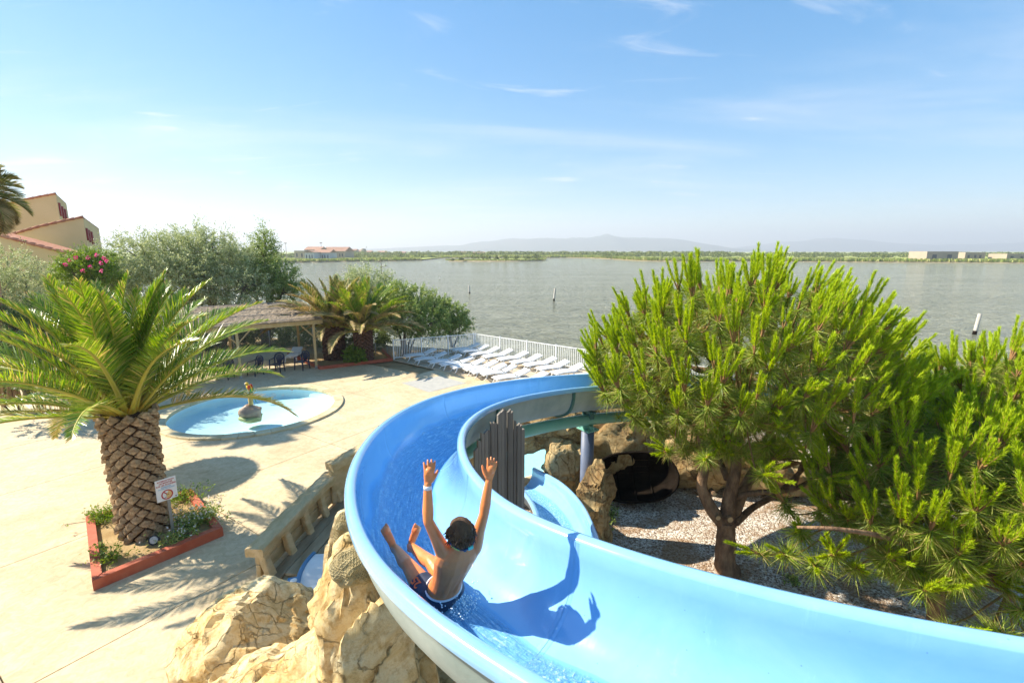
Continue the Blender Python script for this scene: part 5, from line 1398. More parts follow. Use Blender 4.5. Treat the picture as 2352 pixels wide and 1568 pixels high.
def tree(name, label, base, blobs, ntw, per, size, asp, mat, seed, tl=0.6, up=0.3, trunk=None, tr=0.1, cat='tree', group=None, stems=1, crown='crown', wisps=0):
    base = Vector(base); t = thing(name, base, label, cat, group); rng = np.random.default_rng(seed); rr = random.Random(seed)
    tw = crown_twigs(rng, blobs, ntw, tl, up)
    if wisps:
        w_ = crown_twigs(rng, [(b[0] + np.array((0, 0, b[1][2] * 0.5)), (b[1][0] * 0.7, b[1][1] * 0.7, b[1][2] * 0.75)) for b in [(np.array(x[0], float), x[1]) for x in blobs]], wisps, tl * 1.7, 0.9)
        tw = np.vstack([tw, w_])
    V, F = leaf_arrays(rng, tw, int(per * 1.7), size, asp)
    o = obj(crown, mesh_np(crown, V, F), mat, t)
    # limbs
    for b in blobs[:6]:
        q = Vector(b[0]); s0_ = Vector((rr.uniform(-0.15, 0.15) * stems, rr.uniform(-0.15, 0.15) * stems, 0))
        mid = s0_.lerp(q, 0.5) + Vector((rr.uniform(-0.25, 0.25), rr.uniform(-0.25, 0.25), 0.1))
        mb = MB(); mb.tube(spline([s0_, mid, q, q + Vector((rr.uniform(-0.4, 0.4), rr.uniform(-0.4, 0.4), b[1][2] * 0.6))], 4), [tr * (1 - 0.85 * k / 12) for k in range(13)], 6); mb.build('limb' if b is not blobs[0] else 'trunk', M['bark'], t)
    br = MB()
    for k in range(min(60, ntw // 6)):
        a = tw[rr.randrange(len(tw))]; q = Vector(a[:3]); b = min(blobs, key=lambda x: (Vector(x[0]) - q).length); c = Vector(b[0])
        br.tube([c, c.lerp(q, 0.6) + Vector((0, 0, 0.06)), q, q + Vector(a[3:])], [tr * 0.22, tr * 0.16, tr * 0.10, 0.004], 4, caps=False)
    bo_ = br.build('twigs', M['bark'], t); bo_['kind'] = 'stuff'
    return t
OLIVE = [(0.189, 0.246, 0.087), (0.319, 0.377, 0.160), (0.464, 0.508, 0.262), (0.668, 0.697, 0.464)]
M['silver'] = leafmat('silvery_leaf', OLIVE, 0.30, 0.55, 0.35)
M['midgreen'] = leafmat('mid_green_leaf', [(0.097, 0.174, 0.034), (0.193, 0.290, 0.057), (0.329, 0.415, 0.116), (0.503, 0.540, 0.213)], 0.30, 0.5, 0.4)
M['darkgreen'] = leafmat('dark_leaf', [(0.054, 0.108, 0.025), (0.108, 0.180, 0.040), (0.180, 0.252, 0.072), (0.306, 0.342, 0.144)], 0.3, 0.5, 0.4)
M['bright'] = leafmat('fresh_leaf', [(0.096, 0.180, 0.018), (0.168, 0.276, 0.030), (0.264, 0.348, 0.060)], 0.35, 0.45, 0.4)
def px_blob(base, u, v, d, rx, ry, rz): 
    p = at_d(u, v, d) - Vector(base); return ((p.x, p.y, p.z), (rx, ry, rz))
def bg_tree(label, ub, vb, d, bl, ntw, per, size, asp, mat, seed, **kw):
    p = at_d(ub, vb, d); base = (p.x, p.y, -0.05)
    return tree(kw.pop('name', 'tamarisk_tree'), label, base, [px_blob(base, *b) for b in bl], ntw, per, size, asp, mat, seed, **kw)
gr = 'silvery trees along the lagoon behind the palm'
bg_tree('wide silvery tree behind the middle of the big palm crown', 370, 720, 29, [(330, 600, 28, 2.0, 2.0, 1.5), (410, 590, 29, 2.2, 2.0, 1.6), (370, 660, 28, 2.6, 2.0, 1.6), (300, 660, 27, 1.6, 1.6, 1.3), (450, 640, 28, 1.6, 1.5, 1.4)], 900, 30, 0.13, 0.32, M['silver'], 101, tl=0.85, tr=0.16, group=gr, wisps=90)
bg_tree('wind bent silvery tree with feathery top left of the shelter', 500, 720, 30, [(490, 590, 29, 1.8, 1.8, 1.5), (540, 610, 30, 1.8, 1.8, 1.3), (480, 650, 29, 2.0, 1.8, 1.4), (560, 660, 29, 1.6, 1.6, 1.2), (440, 570, 29, 1.4, 1.4, 1.2)], 760, 30, 0.13, 0.32, M['silver'], 102, tl=0.85, tr=0.15, group=gr, wisps=90)
bg_tree('slender grey stemmed tree with a ragged top behind the shelter', 607, 740, 31, [(605, 590, 31, 1.0, 1.0, 1.4), (630, 640, 31, 1.6, 1.4, 1.2), (580, 640, 31, 1.4, 1.4, 1.2), (650, 670, 31, 1.3, 1.2, 1.0), (608, 550, 31, 0.55, 0.55, 0.8)], 620, 28, 0.13, 0.34, M['midgreen'], 103, tl=0.75, tr=0.14, group=gr, wisps=50)
bg_tree('silvery bush by the house wall at the far left', 20, 700, 20, [(20, 620, 20, 1.2, 1.2, 0.9), (60, 650, 20, 0.9, 0.9, 0.8), (0, 680, 19, 1.4, 1.3, 1.1), (30, 730, 19, 1.4, 1.3, 0.8)], 520, 28, 0.09, 0.32, M['silver'], 104, tl=0.6, tr=0.07, cat='shrub', name='tamarisk_bush', wisps=30)
bg_tree('dark leafy bush under the palm fronds at the far left', 70, 800, 18, [(40, 760, 18, 1.3, 1.2, 0.9), (120, 740, 19, 1.3, 1.2, 0.9), (0, 800, 17, 1.2, 1.0, 0.8), (200, 760, 20, 1.2, 1.2, 1.0), (0, 850, 17, 1.2, 1.0, 0.8), (90, 830, 18, 1.4, 1.0, 0.9), (180, 830, 19, 1.3, 1.0, 0.9), (260, 800, 21, 1.3, 1.0, 1.0)], 1000, 28, 0.09, 0.40, M['darkgreen'], 105, tl=0.5, tr=0.06, cat='shrub', name='leafy_bush')
bg_tree('silvery shrub between the house and the oleander', 220, 690, 26, [(215, 610, 26, 1.2, 1.2, 0.8), (260, 640, 26, 1.4, 1.2, 1.0), (190, 660, 25, 1.3, 1.2, 1.0), (130, 660, 24, 1.2, 1.1, 0.9)], 560, 28, 0.11, 0.32, M['silver'], 106, tl=0.65, tr=0.07, cat='shrub', name='tamarisk_bush', wisps=40)
bg_tree('dark undergrowth bush behind the shade shelter', 560, 790, 33, [(480, 740, 31, 2.2, 1.2, 1.3), (560, 740, 32, 2.2, 1.2, 1.2), (640, 745, 33, 2.0, 1.2, 1.3), (690, 740, 33, 1.4, 1.0, 1.2), (400, 740, 30, 2.0, 1.2, 1.4), (450, 785, 30, 2.2, 0.9, 1.0), (540, 785, 31, 2.2, 0.9, 1.0), (620, 782, 32, 2.2, 0.9, 1.0), (690, 780, 32, 1.4, 0.9, 0.9), (350, 790, 28, 2.2, 0.9, 1.2)], 1200, 26, 0.14, 0.42, M['darkgreen'], 107, tl=0.6, tr=0.07, cat='shrub', name='leafy_bush')
bg_tree('dense green bush left of the white railing', 930, 780, 28.5, [(890, 720, 29, 1.2, 1.0, 1.5), (940, 735, 28.5, 1.1, 1.0, 1.1), (990, 740, 29.5, 1.2, 1.1, 1.1), (920, 690, 29.5, 1.0, 1.0, 1.1), (960, 690, 30, 1.0, 1.0, 0.9)], 760, 30, 0.12, 0.34, M['midgreen'], 108, tl=0.6, tr=0.08, cat='shrub', name='leafy_bush', wisps=30)
bg_tree('rounded bush overhanging the corner of the railing', 1040, 780, 31, [(1030, 725, 31, 1.2, 1.0, 1.0), (1055, 750, 31, 0.9, 0.9, 0.8), (1000, 710, 31, 0.9, 0.9, 1.0)], 460, 30, 0.12, 0.34, M['midgreen'], 109, tl=0.55, tr=0.07, cat='shrub', name='leafy_bush')
bg_tree('wispy willow shrub rising behind the two far palms', 850, 760, 31.5, [(840, 650, 31.5, 1.4, 1.2, 1.2), (880, 670, 31.5, 1.2, 1.2, 1.2), (800, 660, 31.5, 1.2, 1.2, 0.9), (860, 720, 31, 1.5, 1.2, 1.3)], 480, 28, 0.13, 0.30, M['silver'], 110, tl=0.8, tr=0.06, cat='shrub', name='willow_shrub', wisps=40, up=0.5)
bg_tree('dark bush between the trunks of the two far palms', 800, 800, 30, [(790, 770, 30, 1.4, 0.9, 0.9), (850, 775, 30, 1.3, 0.9, 0.9), (720, 770, 31, 1.2, 0.9, 0.9)], 420, 26, 0.12, 0.40, M['darkgreen'], 111, tl=0.5, tr=0.05, cat='shrub', name='leafy_bush')
bg_tree('small round green shrub in front of the right far palm', 812, 826, 26.0, [(812, 812, 26.0, 0.52, 0.45, 0.40), (800, 820, 25.9, 0.35, 0.35, 0.3), (826, 818, 26.0, 0.35, 0.35, 0.32)], 170, 30, 0.085, 0.5, M['bright'], 112, tl=0.22, tr=0.03, cat='shrub', name='leafy_bush')
# pink oleander
p = at_d(205, 640, 22.5); ob = Vector((p.x, p.y, -0.05))
ole = tree('oleander', 'oleander bush with pink flowers in front of the house wall', ob, [px_blob(ob, 190, 605, 22.5, 0.9, 0.8, 0.55), px_blob(ob, 225, 600, 22.5, 0.7, 0.7, 0.5), px_blob(ob, 170, 630, 22, 0.8, 0.7, 0.6), px_blob(ob, 235, 640, 22.5, 0.9, 0.8, 0.7)], 420, 26, 0.13, 0.22, M['bright'], 113, tl=0.5, tr=0.05, cat='shrub')
M['pink'] = leafmat('oleander_petal', [(0.45, 0.03, 0.10), (0.62, 0.06, 0.20), (0.70, 0.16, 0.30)], 0.4)
orr = random.Random(4)
for (u, v) in ((150, 608), (174, 592), (207, 613), (202, 592), (232, 604), (238, 592), (246, 600), (190, 622), (160, 598), (222, 586), (232, 622)):
    c = at_d(u, v, 21.4 + orr.uniform(-0.2, 0.3)); V = []; F = []
    for k in range(16):
        a = Vector((orr.gauss(0, 1), orr.gauss(0, 1), orr.gauss(0, 1))).normalized(); s_ = a.orthogonal().normalized() * 0.03; q = c + a * 0.03
        b0 = len(V); V += [q, q + a * 0.035 + s_, q + a * 0.075, q + a * 0.035 - s_]; F.append((b0, b0 + 1, b0 + 2, b0 + 3))
    obj('flower_head', mesh_np('flower_head', np.array([(v_ - ob)[:] for v_ in V]), np.array(F)), M['pink'], ole)
# small plants in the square planter
M['daisy'] = leafmat('daisy_white', [(0.8, 0.8, 0.76), (0.75, 0.7, 0.72)], 0.3)
def low_plant(label, u, v, r_, h, n, mat, seed, flowers=0, name='bedding_plant', z0=0.11):
    p = at(u, v, z0); rng = np.random.default_rng(seed); t = thing(name, p, label, 'plant')
    d = rng.normal(0, 1, (n, 3)) * np.array([r_, r_, 0.0]) * 0.5; o = d + np.array([0, 0, 0.0]); up_ = np.concatenate([rng.normal(0, 0.5, (n, 2)) * h, rng.uniform(0.4, 1.0, (n, 1)) * h], 1)
    V, F = leaf_arrays(rng, np.hstack([o, up_]), 12, 0.055, 0.42)
    obj('foliage', mesh_np('foliage', V, F), mat, t)
    mb = MB()
    for k in range(12): mb.tube([(0, 0, 0), tuple(o[k] * 0.6 + up_[k] * 0.4), tuple(o[k] + up_[k] * 0.8)], 0.006, 4, caps=False)
    mb.build('stems', M['bark'], t)
    if flowers:
        k = rng.integers(0, n, flowers); q = o[k] + up_[k] * rng.uniform(0.85, 1.1, (flowers, 1)); V, F = leaf_arrays(rng, np.hstack([q, np.tile([0, 0, 0.01], (flowers, 1))]), 5, 0.03, 0.8)
        fo = obj('blossoms', mesh_np('blossoms', V, F), M['daisy'], t); fo['kind'] = 'stuff'
low_plant('low fleshy plant left of the big palm trunk', 237, 1190, 0.36, 0.26, 110, M['bright'], 1)
low_plant('bright green plant in the front corner of the square planter', 255, 1285, 0.24, 0.30, 50, M['bright'], 2)
low_plant('flowering daisy bush right of the warning sign', 445, 1205, 0.42, 0.34, 170, M['midgreen'], 3, 120)
low_plant('round green plant in the right corner of the square planter', 472, 1190, 0.24, 0.28, 80, M['midgreen'], 4, 20)
low_plant('yellow green plant at the back corner of the square planter', 425, 1145, 0.34, 0.26, 90, M['bright'], 5)
low_plant('small leafy plant at the foot of the sign post', 408, 1243, 0.20, 0.20, 60, M['midgreen'], 6, 14)
low_plant('tiny seedling left of the front planter plant', 229, 1262, 0.10, 0.10, 16, M['midgreen'], 7)
low_plant('sparse weed beside the dark boat hull', 1398, 1180, 0.22, 0.16, 40, M['midgreen'], 8, z0=0.0)
low_plant('tuft of weeds next to the lower slide', 1378, 1205, 0.26, 0.18, 50, M['midgreen'], 9, z0=0.0)
low_plant('spiky weed on the sunlit gravel', 1985, 1325, 0.14, 0.22, 30, M['midgreen'], 10, z0=0.0)
low_plant('small weed on the gravel right of the pine trunk', 1820, 1335, 0.12, 0.10, 20, M['midgreen'], 11, z0=0.0)

# ------------------------------------------------------------------ pines
M['pinebark'] = surf('pine_bark', (0.36, 0.225, 0.13), (0.15, 0.09, 0.055), 0.92, 7.0, 1.0, 0.05, 16.0, 0.15, stretch=(1, 1, 0.45), contrast=(0.3, 0.62))
M['twig'] = surf('orange_twig', (0.34, 0.19, 0.08), (0.24, 0.13, 0.06), 0.8, 8.0, 0.2, 0.004, 40.0, 0.2)
M['cut'] = plain('sawn_wood', (0.55, 0.36, 0.18), 0.8)
M['candle'] = leafmat('young_pine_needle', [(0.246, 0.381, 0.009), (0.358, 0.504, 0.013), (0.482, 0.605, 0.025), (0.627, 0.706, 0.067)], 0.36, 0.40, 0.4)
M['needle'] = leafmat('old_pine_needle', [(0.117, 0.195, 0.016), (0.195, 0.293, 0.023), (0.299, 0.403, 0.039), (0.442, 0.468, 0.104), (0.468, 0.325, 0.130)], 0.36, 0.42, 0.4)
def shoot_meshes(seed, nc, clen, tuft, spread=0.5):
    rng = np.random.default_rng(seed); rr = random.Random(seed)
    stem = MB(); V, F, V2, F2 = [], [], [], []
    def needles(P, D, L_, w, VV, FF):
        n = len(P); s = rng.normal(0, 1, (n, 3)); s -= D * (s * D).sum(1, keepdims=True); s /= np.linalg.norm(s, axis=1, keepdims=True)
        b0 = sum(len(x) for x in VV); q = np.stack([P - s * w, P + s * w, P + D * L_[:, None]], 1).reshape(-1, 3); VV.append(q); FF.append(np.arange(b0, b0 + 3 * n).reshape(-1, 3))
    for c in range(nc):
        az = 2 * math.pi * c / max(1, nc) + rr.uniform(-0.5, 0.5); tilt = 0 if (c == 0 and nc > 2) else rr.uniform(0.5, 1.0) * spread
        l_ = clen * rr.uniform(0.6, 1.15)
        d0 = Vector((math.cos(az) * math.sin(tilt), math.sin(az) * math.sin(tilt), math.cos(tilt)))
        pts = [Vector((0, 0, 0))]; d = d0.copy(); sg = 8
        for k in range(sg):
            d = (d + Vector((0, 0, 0.10))).normalized(); pts.append(pts[-1] + d * l_ / sg)
        stem.tube(pts, [0.013 - 0.0010 * k for k in range(sg + 1)], 5)
        n = int(360 * l_ / 0.45); t = np.sort(rng.uniform(0.24, 1.0, n)); f = t * sg; i = np.minimum(sg - 1, f.astype(int))
        A = np.array([p[:] for p in pts]); P = A[i] + (A[i + 1] - A[i]) * (f - i)[:, None]
        T = A[i + 1] - A[i]; T /= np.linalg.norm(T, axis=1, keepdims=True)
        rdl = rng.normal(0, 1, (n, 3)); rdl -= T * (rdl * T).sum(1, keepdims=True); rdl /= np.linalg.norm(rdl, axis=1, keepdims=True)
        ang = np.radians(rng.normal(29, 8, n) - 12 * t)[:, None]
        D = T * np.cos(ang) + rdl * np.sin(ang)
        needles(P, D, rng.uniform(0.06, 0.10, n) * (1.05 - 0.25 * t), 0.0050, V, F)
    n = int(190 * tuft); rdl = rng.normal(0, 1, (n, 3)); rdl /= np.linalg.norm(rdl, axis=1, keepdims=True)
    rdl[:, 2] = rdl[:, 2] * 0.7 - 0.25; rdl /= np.linalg.norm(rdl, axis=1, keepdims=True)
    P = np.stack([rng.normal(0, 0.012, n), rng.normal(0, 0.012, n), rng.uniform(-0.13, 0.03, n)], 1)
    needles(P, rdl, rng.uniform(0.16, 0.27, n) * (0.7 + 0.3 * tuft), 0.0048, V2, F2)
    stem.tube([(0, 0, -0.22), (0, 0, 0.0)], [0.012, 0.014], 5)
    sm = stem.mesh('shoot'); sm.materials.append(M['twig'])
    a = None
    if V: a = mesh_np('young_needles', np.vstack(V), np.vstack(F)); a.materials.append(M['candle'])
    b_ = mesh_np('old_needles', np.vstack(V2), np.vstack(F2)); b_.materials.append(M['needle'])
    return sm, a, b_
SHOOTS = [shoot_meshes(200 + k, nc, cl_, tf, sp) for k, (nc, cl_, tf, sp) in enumerate(((4, 0.52, 1.0, 0.5), (5, 0.48, 1.0, 0.6), (3, 0.58, 0.9, 0.35), (6, 0.42, 1.1, 0.7), (4, 0.46, 1.2, 0.55), (2, 0.55, 0.8, 0.25)))]
TUFTS = [shoot_meshes(300 + k, nc, cl_, tf, sp) for k, (nc, cl_, tf, sp) in enumerate(((1, 0.22, 1.5, 0.3), (3, 0.20, 1.5, 0.8), (2, 0.26, 1.3, 0.7), (4, 0.22, 1.5, 0.9)))]
def pine(label, base, trunk_pts, trunk_r, limbs, cc, rad, zdn, nsh, seed, extra=(), scale=1.0, clip=None):
    rr = random.Random(seed); base = Vector(base)
    t = thing('pine_tree', base, label, 'pine tree', 'umbrella pines in the gravel garden')
    def B(p): return Vector(p) - base
    tp = spline([B(p) for p in trunk_pts], 8); n = len(tp)
    mb = MB(); vs = []; 
    mb.tube(tp, [trunk_r[0] + (trunk_r[1] - trunk_r[0]) * k / (n - 1) + (0.05 * max(0, 1 - k / 4)) for k in range(n)], 22)
    mb.v = [tuple(Vector(p) * 1 + Vector((noise.noise(Vector(p) * 5 + Vector((seed, 0, 0))), noise.noise(Vector(p) * 5 + Vector((0, seed, 4))), 0)) * 0.03 + Vector((noise.noise(Vector(p) * Vector((14, 14, 6)).x), noise.noise(Vector(p) * 15 + Vector((3, 3, 3))), 0)) * 0.012) for p in mb.v]
    mb.build('trunk', M['pinebark'], t)
    nodes_ = []
    for pts, r0, r1 in limbs:
        sp__ = spline([B(p) for p in pts], 6); k = len(sp__)
        MB().tube(sp__, [r0 + (r1 - r0) * i / (k - 1) for i in range(k)], 12).build('limb', M['pinebark'], t)
        nodes_.append(sp__[-1]); nodes_.append(sp__[int(k * 0.7)])
    cc = B(cc); tips = []
    # dome of shoots
    k = 0; i = 0
    ga = 2.39996
    nd = int(nsh * 0.66)
    for i in range(nd):
        f = (i + 0.5) / nd; zc_ = 1 - f * 1.12; 
        rxy = math.sqrt(max(0, 1 - zc_ * zc_)); a = i * ga + seed
        w = 1 + 0.10 * noise.noise(Vector((math.cos(a) * 1.5, math.sin(a) * 1.5, zc_ * 2 + seed)))
        d = Vector((math.cos(a) * rxy, math.sin(a) * rxy, zc_))
        zz_ = rad[2] if zc_ > 0 else zdn
        p = cc + Vector((d.x * rad[0] * w, d.y * rad[1] * w, d.z * zz_ * w)) + Vector((rr.uniform(-1, 1), rr.uniform(-1, 1), rr.uniform(-1, 1))) * 0.12
        ax = (Vector((0, 0, 1.0)) + Vector((d.x, d.y, 0)) * rr.uniform(0.15, 0.75) + Vector((rr.uniform(-1, 1), rr.uniform(-1, 1), 0)) * 0.12).normalized()
        tips.append((p, ax, SHOOTS[rr.randrange(len(SHOOTS))], rr.uniform(0.75, 1.12)))
    for i in range(nsh - nd):
        a = rr.uniform(0, 2 * math.pi); f = rr.uniform(0.35, 0.98); zc_ = rr.uniform(-1.0, 0.45)
        d = Vector((math.cos(a) * f, math.sin(a) * f, zc_)); zz_ = rad[2] if zc_ > 0 else zdn
        lim = math.sqrt(max(0.05, 1 - min(0.95, abs(zc_)) ** 2))
        p = cc + Vector((d.x * rad[0] * lim, d.y * rad[1] * lim, d.z * zz_))
        ax = (Vector((d.x, d.y, 0)).normalized() * rr.uniform(0.5, 1.1) + Vector((0, 0, rr.uniform(0.1, 0.9)))).normalized()
        tips.append((p, ax, (TUFTS if rr.random() < 0.7 else SHOOTS)[rr.randrange(4)], rr.uniform(0.8, 1.15)))
    for (p, ax) in extra: tips.append((B(p), Vector(ax).normalized(), TUFTS[rr.randrange(4)] if rr.random() < 0.5 else SHOOTS[rr.randrange(len(SHOOTS))], rr.uniform(0.8, 1.0)))
    # branch nodes between limbs and tips
    hubs = []
    for q in range(30):
        p, ax, _, _ = tips[rr.randrange(len(tips))]; h = cc + (p - cc) * rr.uniform(0.5, 0.72) - Vector((0, 0, 0.2)); hubs.append(h)
        nn = min(nodes_, key=lambda x: (x - h).length)
        MB().tube(spline([nn, nn.lerp(h, 0.5) + Vector((rr.uniform(-0.15, 0.15), rr.uniform(-0.15, 0.15), -0.08)), h], 5), [0.05 - 0.0028 * i for i in range(11)], 7).build('branch', M['pinebark'], t)
    tw = MB()
    for p, ax, sh_, sc in tips:
        if clip and clip(p + base): continue
        h = min(hubs, key=lambda x: (x - p).length); q = p - ax * 0.22
        tw.tube(spline([h, h.lerp(q, 0.55) - Vector((0, 0, 0.10)), q, p], 4), [0.016 - 0.0006 * i for i in range(13)], 5, caps=False)
        qt = ax.to_track_quat('Z', 'X'); e = (qt @ Euler((0, 0, rr.uniform(0, 6.28))).to_quaternion()).to_euler()
        o = obj('shoot', sh_[0], None, t, loc=p, rot=e, scale=(sc * scale,) * 3)
        if sh_[1]: c_ = obj('young_needles', sh_[1], None, o); c_['kind'] = 'stuff'
        c_ = obj('old_needles', sh_[2], None, o); c_['kind'] = 'stuff'
    to = tw.build('twigs', M['twig'], t); to['kind'] = 'stuff'
    # older needles filling the inside of the crown
    rng = np.random.default_rng(seed); NV_ = []; k = 520 if nsh > 200 else 260
    d = rng.normal(0, 1, (k, 3)); d /= np.linalg.norm(d, axis=1, keepdims=True); d *= rng.uniform(0.35, 0.93, (k, 1)) ** 0.6
    d[:, 2] = np.where(d[:, 2] > 0, d[:, 2] * rad[2], d[:, 2] * zdn); d[:, 0] *= rad[0]; d[:, 1] *= rad[1]
    c_ = d + np.array(cc[:]); per_ = 70
    D = rng.normal(0, 1, (k, per_, 3)); D[:, :, 2] += 0.25; D /= np.linalg.norm(D, axis=2, keepdims=True)
    s = rng.normal(0, 1, (k, per_, 3)); s -= D * (s * D).sum(2, keepdims=True); s /= np.linalg.norm(s, axis=2, keepdims=True)
    P = c_[:, None, :] + rng.normal(0, 0.03, (k, per_, 3)); l = rng.uniform(0.14, 0.24, (k, per_, 1))
    V = np.stack([P - s * 0.005, P + s * 0.005, P + D * l], 2).reshape(-1, 3)
    io = obj('inner_needles', mesh_np('inner_needles', V, np.arange(len(V)).reshape(-1, 3)), M['needle'], t); io['kind'] = 'stuff'
    return t
PY = 8.35; pp0 = Vector((0, PY, 0)); ny_ = Vector((0, 1, 0))
pq = lambda u, v, dy=0.0: at_plane(u, v, Vector((0, PY + dy, 0)), ny_)
b0_ = pq(1668, 1345); base1 = (b0_.x, PY, -0.05)
pine('large umbrella pine with a dense dome behind the near chute', base1,
    [Vector((b0_.x + 0.02, PY, -0.05)), pq(1664, 1290), pq(1668, 1240), pq(1668, 1195)], (0.195, 0.165),
    [([pq(1660, 1200), pq(1632, 1165), pq(1612, 1115), pq(1618, 1060), pq(1600, 960, 0.3), pq(1560, 860, 0.5)], 0.13, 0.05),
     ([pq(1668, 1200), pq(1676, 1140), pq(1690, 1070), pq(1690, 960, 0.4), pq(1700, 850, 0.6)], 0.14, 0.05),
     ([pq(1676, 1205, 0.1), pq(1706, 1130, 0.3), pq(1742, 1060, 0.6), pq(1790, 950, 0.9), pq(1860, 860, 0.9)], 0.12, 0.05),
     ([pq(1690, 1140), pq(1720, 1133, -0.1), pq(1770, 1128, -0.2), pq(1830, 1120, -0.3), pq(1930, 1060, -0.3)], 0.06, 0.03),
     ([pq(1690, 1200), pq(1730, 1165, 0.3), pq(1790, 1130, 0.5), pq(1860, 1060, 0.8), pq(1960, 960, 1.0)], 0.07, 0.03),
     ([pq(1670, 1100, 0.1), pq(1650, 1040, 0.6), pq(1640, 950, 1.3), pq(1650, 850, 1.8)], 0.06, 0.03)],
    (4.35, 9.0, 3.55), (2.8, 2.15, 1.75), 1.4, 300, 5, scale=1.28,
    extra=[((3.1, 7.3, 2.75), (-0.2, -0.7, 0.5)), ((3.9, 7.0, 2.6), (0, -0.8, 0.4)), ((4.9, 7.1, 2.5), (0.2, -0.8, 0.4)), ((5.4, 7.4, 2.3), (0.5, -0.6, 0.4)), ((5.6, 7.6, 1.9), (0.7, -0.5, 0.4)), ((2.6, 7.7, 2.7), (-0.6, -0.5, 0.4))])
# stubs where branches were sawn off
for (u, v, r_) in ((1648, 1187, 0.05), (1676, 1191, 0.06), (1640, 1133, 0.04)):
    c = pq(u, v, -0.16); po_ = [o for o in COL.objects if o.name.startswith('pine_tree')][0]
    mb = MB(); mb.tube([c + Vector((0, 0.14, 0.0)), c - Vector((0, 0.03, 0))], r_, 12); so_ = mb.build('sawn_stub', M['pinebark'], po_, world=True)
    mb = MB(); mb.tube([c - Vector((0, 0.031, 0)), c - Vector((0, 0.034, 0))], r_ * 0.85, 12); mb.build('cut_face', M['cut'], po_, world=True)
P2 = 6.7; pq2 = lambda u, v, dy=0.0: at_plane(u, v, Vector((0, P2 + dy, 0)), ny_)
b2_ = pq2(2155, 1445); 
pine('bushy pine at the right with low branches over the gravel', (b2_.x, P2, -0.05),
    [Vector((b2_.x, P2, -0.05)), pq2(2150, 1410), pq2(2145, 1330)], (0.13, 0.11),
    [([pq2(2145, 1330), pq2(2120, 1270), pq2(2060, 1220), pq2(2000, 1180)], 0.08, 0.04), ([pq2(2146, 1330), pq2(2135, 1250, 0.2), pq2(2140, 1150, 0.5), pq2(2150, 1050, 0.7)], 0.09, 0.04),
     ([pq2(2148, 1335), pq2(2220, 1290, 0.1), pq2(2352, 1230, 0.1), pq2(2420, 1150, 0.2)], 0.07, 0.03), ([pq2(2120, 1270), pq2(2040, 1235, -0.3), pq2(1930, 1215, -0.5), pq2(1830, 1210, -0.3)], 0.05, 0.02)],
    (6.95, 7.1, 2.10), (1.95, 1.45, 1.15), 1.35, 150, 9, scale=1.55,
    extra=[((6.2, 6.0, 1.6), (0, -0.6, 0.6)), ((6.8, 5.7, 1.3), (0.1, -0.6, 0.5)), ((7.3, 5.8, 1.5), (0.3, -0.6, 0.5)), ((7.2, 5.6, 0.9), (0.3, -0.6, 0.4)), ((6.5, 5.6, 1.0), (0, -0.7, 0.5)), ((7.7, 5.9, 0.9), (0.4, -0.6, 0.4)), ((5.9, 6.2, 2.0), (-0.2, -0.5, 0.7)), ((5.5, 6.3, 2.2), (-0.3, -0.4, 0.8)), ((7.0, 5.5, 0.55), (0.1, -0.7, 0.3)), ((4.35, 7.0, 1.25), (-0.7, -0.3, 0.35)), ((4.0, 7.1, 1.2), (-0.8, -0.2, 0.3)), ((4.7, 6.8, 1.2), (-0.5, -0.5, 0.4)), ((4.9, 6.7, 1.45), (-0.4, -0.5, 0.5)), ((5.2, 6.6, 1.3), (-0.2, -0.6, 0.5)), ((5.5, 6.4, 1.6), (0, -0.5, 0.6)), ((5.2, 6.9, 1.9), (-0.4, -0.4, 0.7)), ((4.6, 7.1, 1.6), (-0.5, -0.3, 0.6)), ((6.1, 5.9, 0.85), (0, -0.6, 0.4)), ((6.6, 5.7, 0.7), (0.2, -0.6, 0.3)), ((5.8, 6.1, 1.3), (-0.2, -0.6, 0.5)), ((4.5, 7.4, 1.9), (-0.5, 0, 0.7))])
pine('upright pine behind at the right edge of the photo', (9.6, 8.9, -0.05),
    [Vector((9.6, 8.9, -0.05)), Vector((9.55, 8.9, 0.8)), Vector((9.5, 8.85, 1.6))], (0.14, 0.11),
    [([Vector((9.5, 8.85, 1.6)), Vector((9.3, 8.8, 2.4)), Vector((9.0, 8.6, 3.1))], 0.09, 0.04), ([Vector((9.5, 8.85, 1.6)), Vector((9.8, 8.9, 2.5)), Vector((9.9, 8.9, 3.3))], 0.09, 0.04)],
    (9.3, 8.8, 2.75), (1.6, 1.4, 1.2), 1.5, 120, 14, scale=1.45)
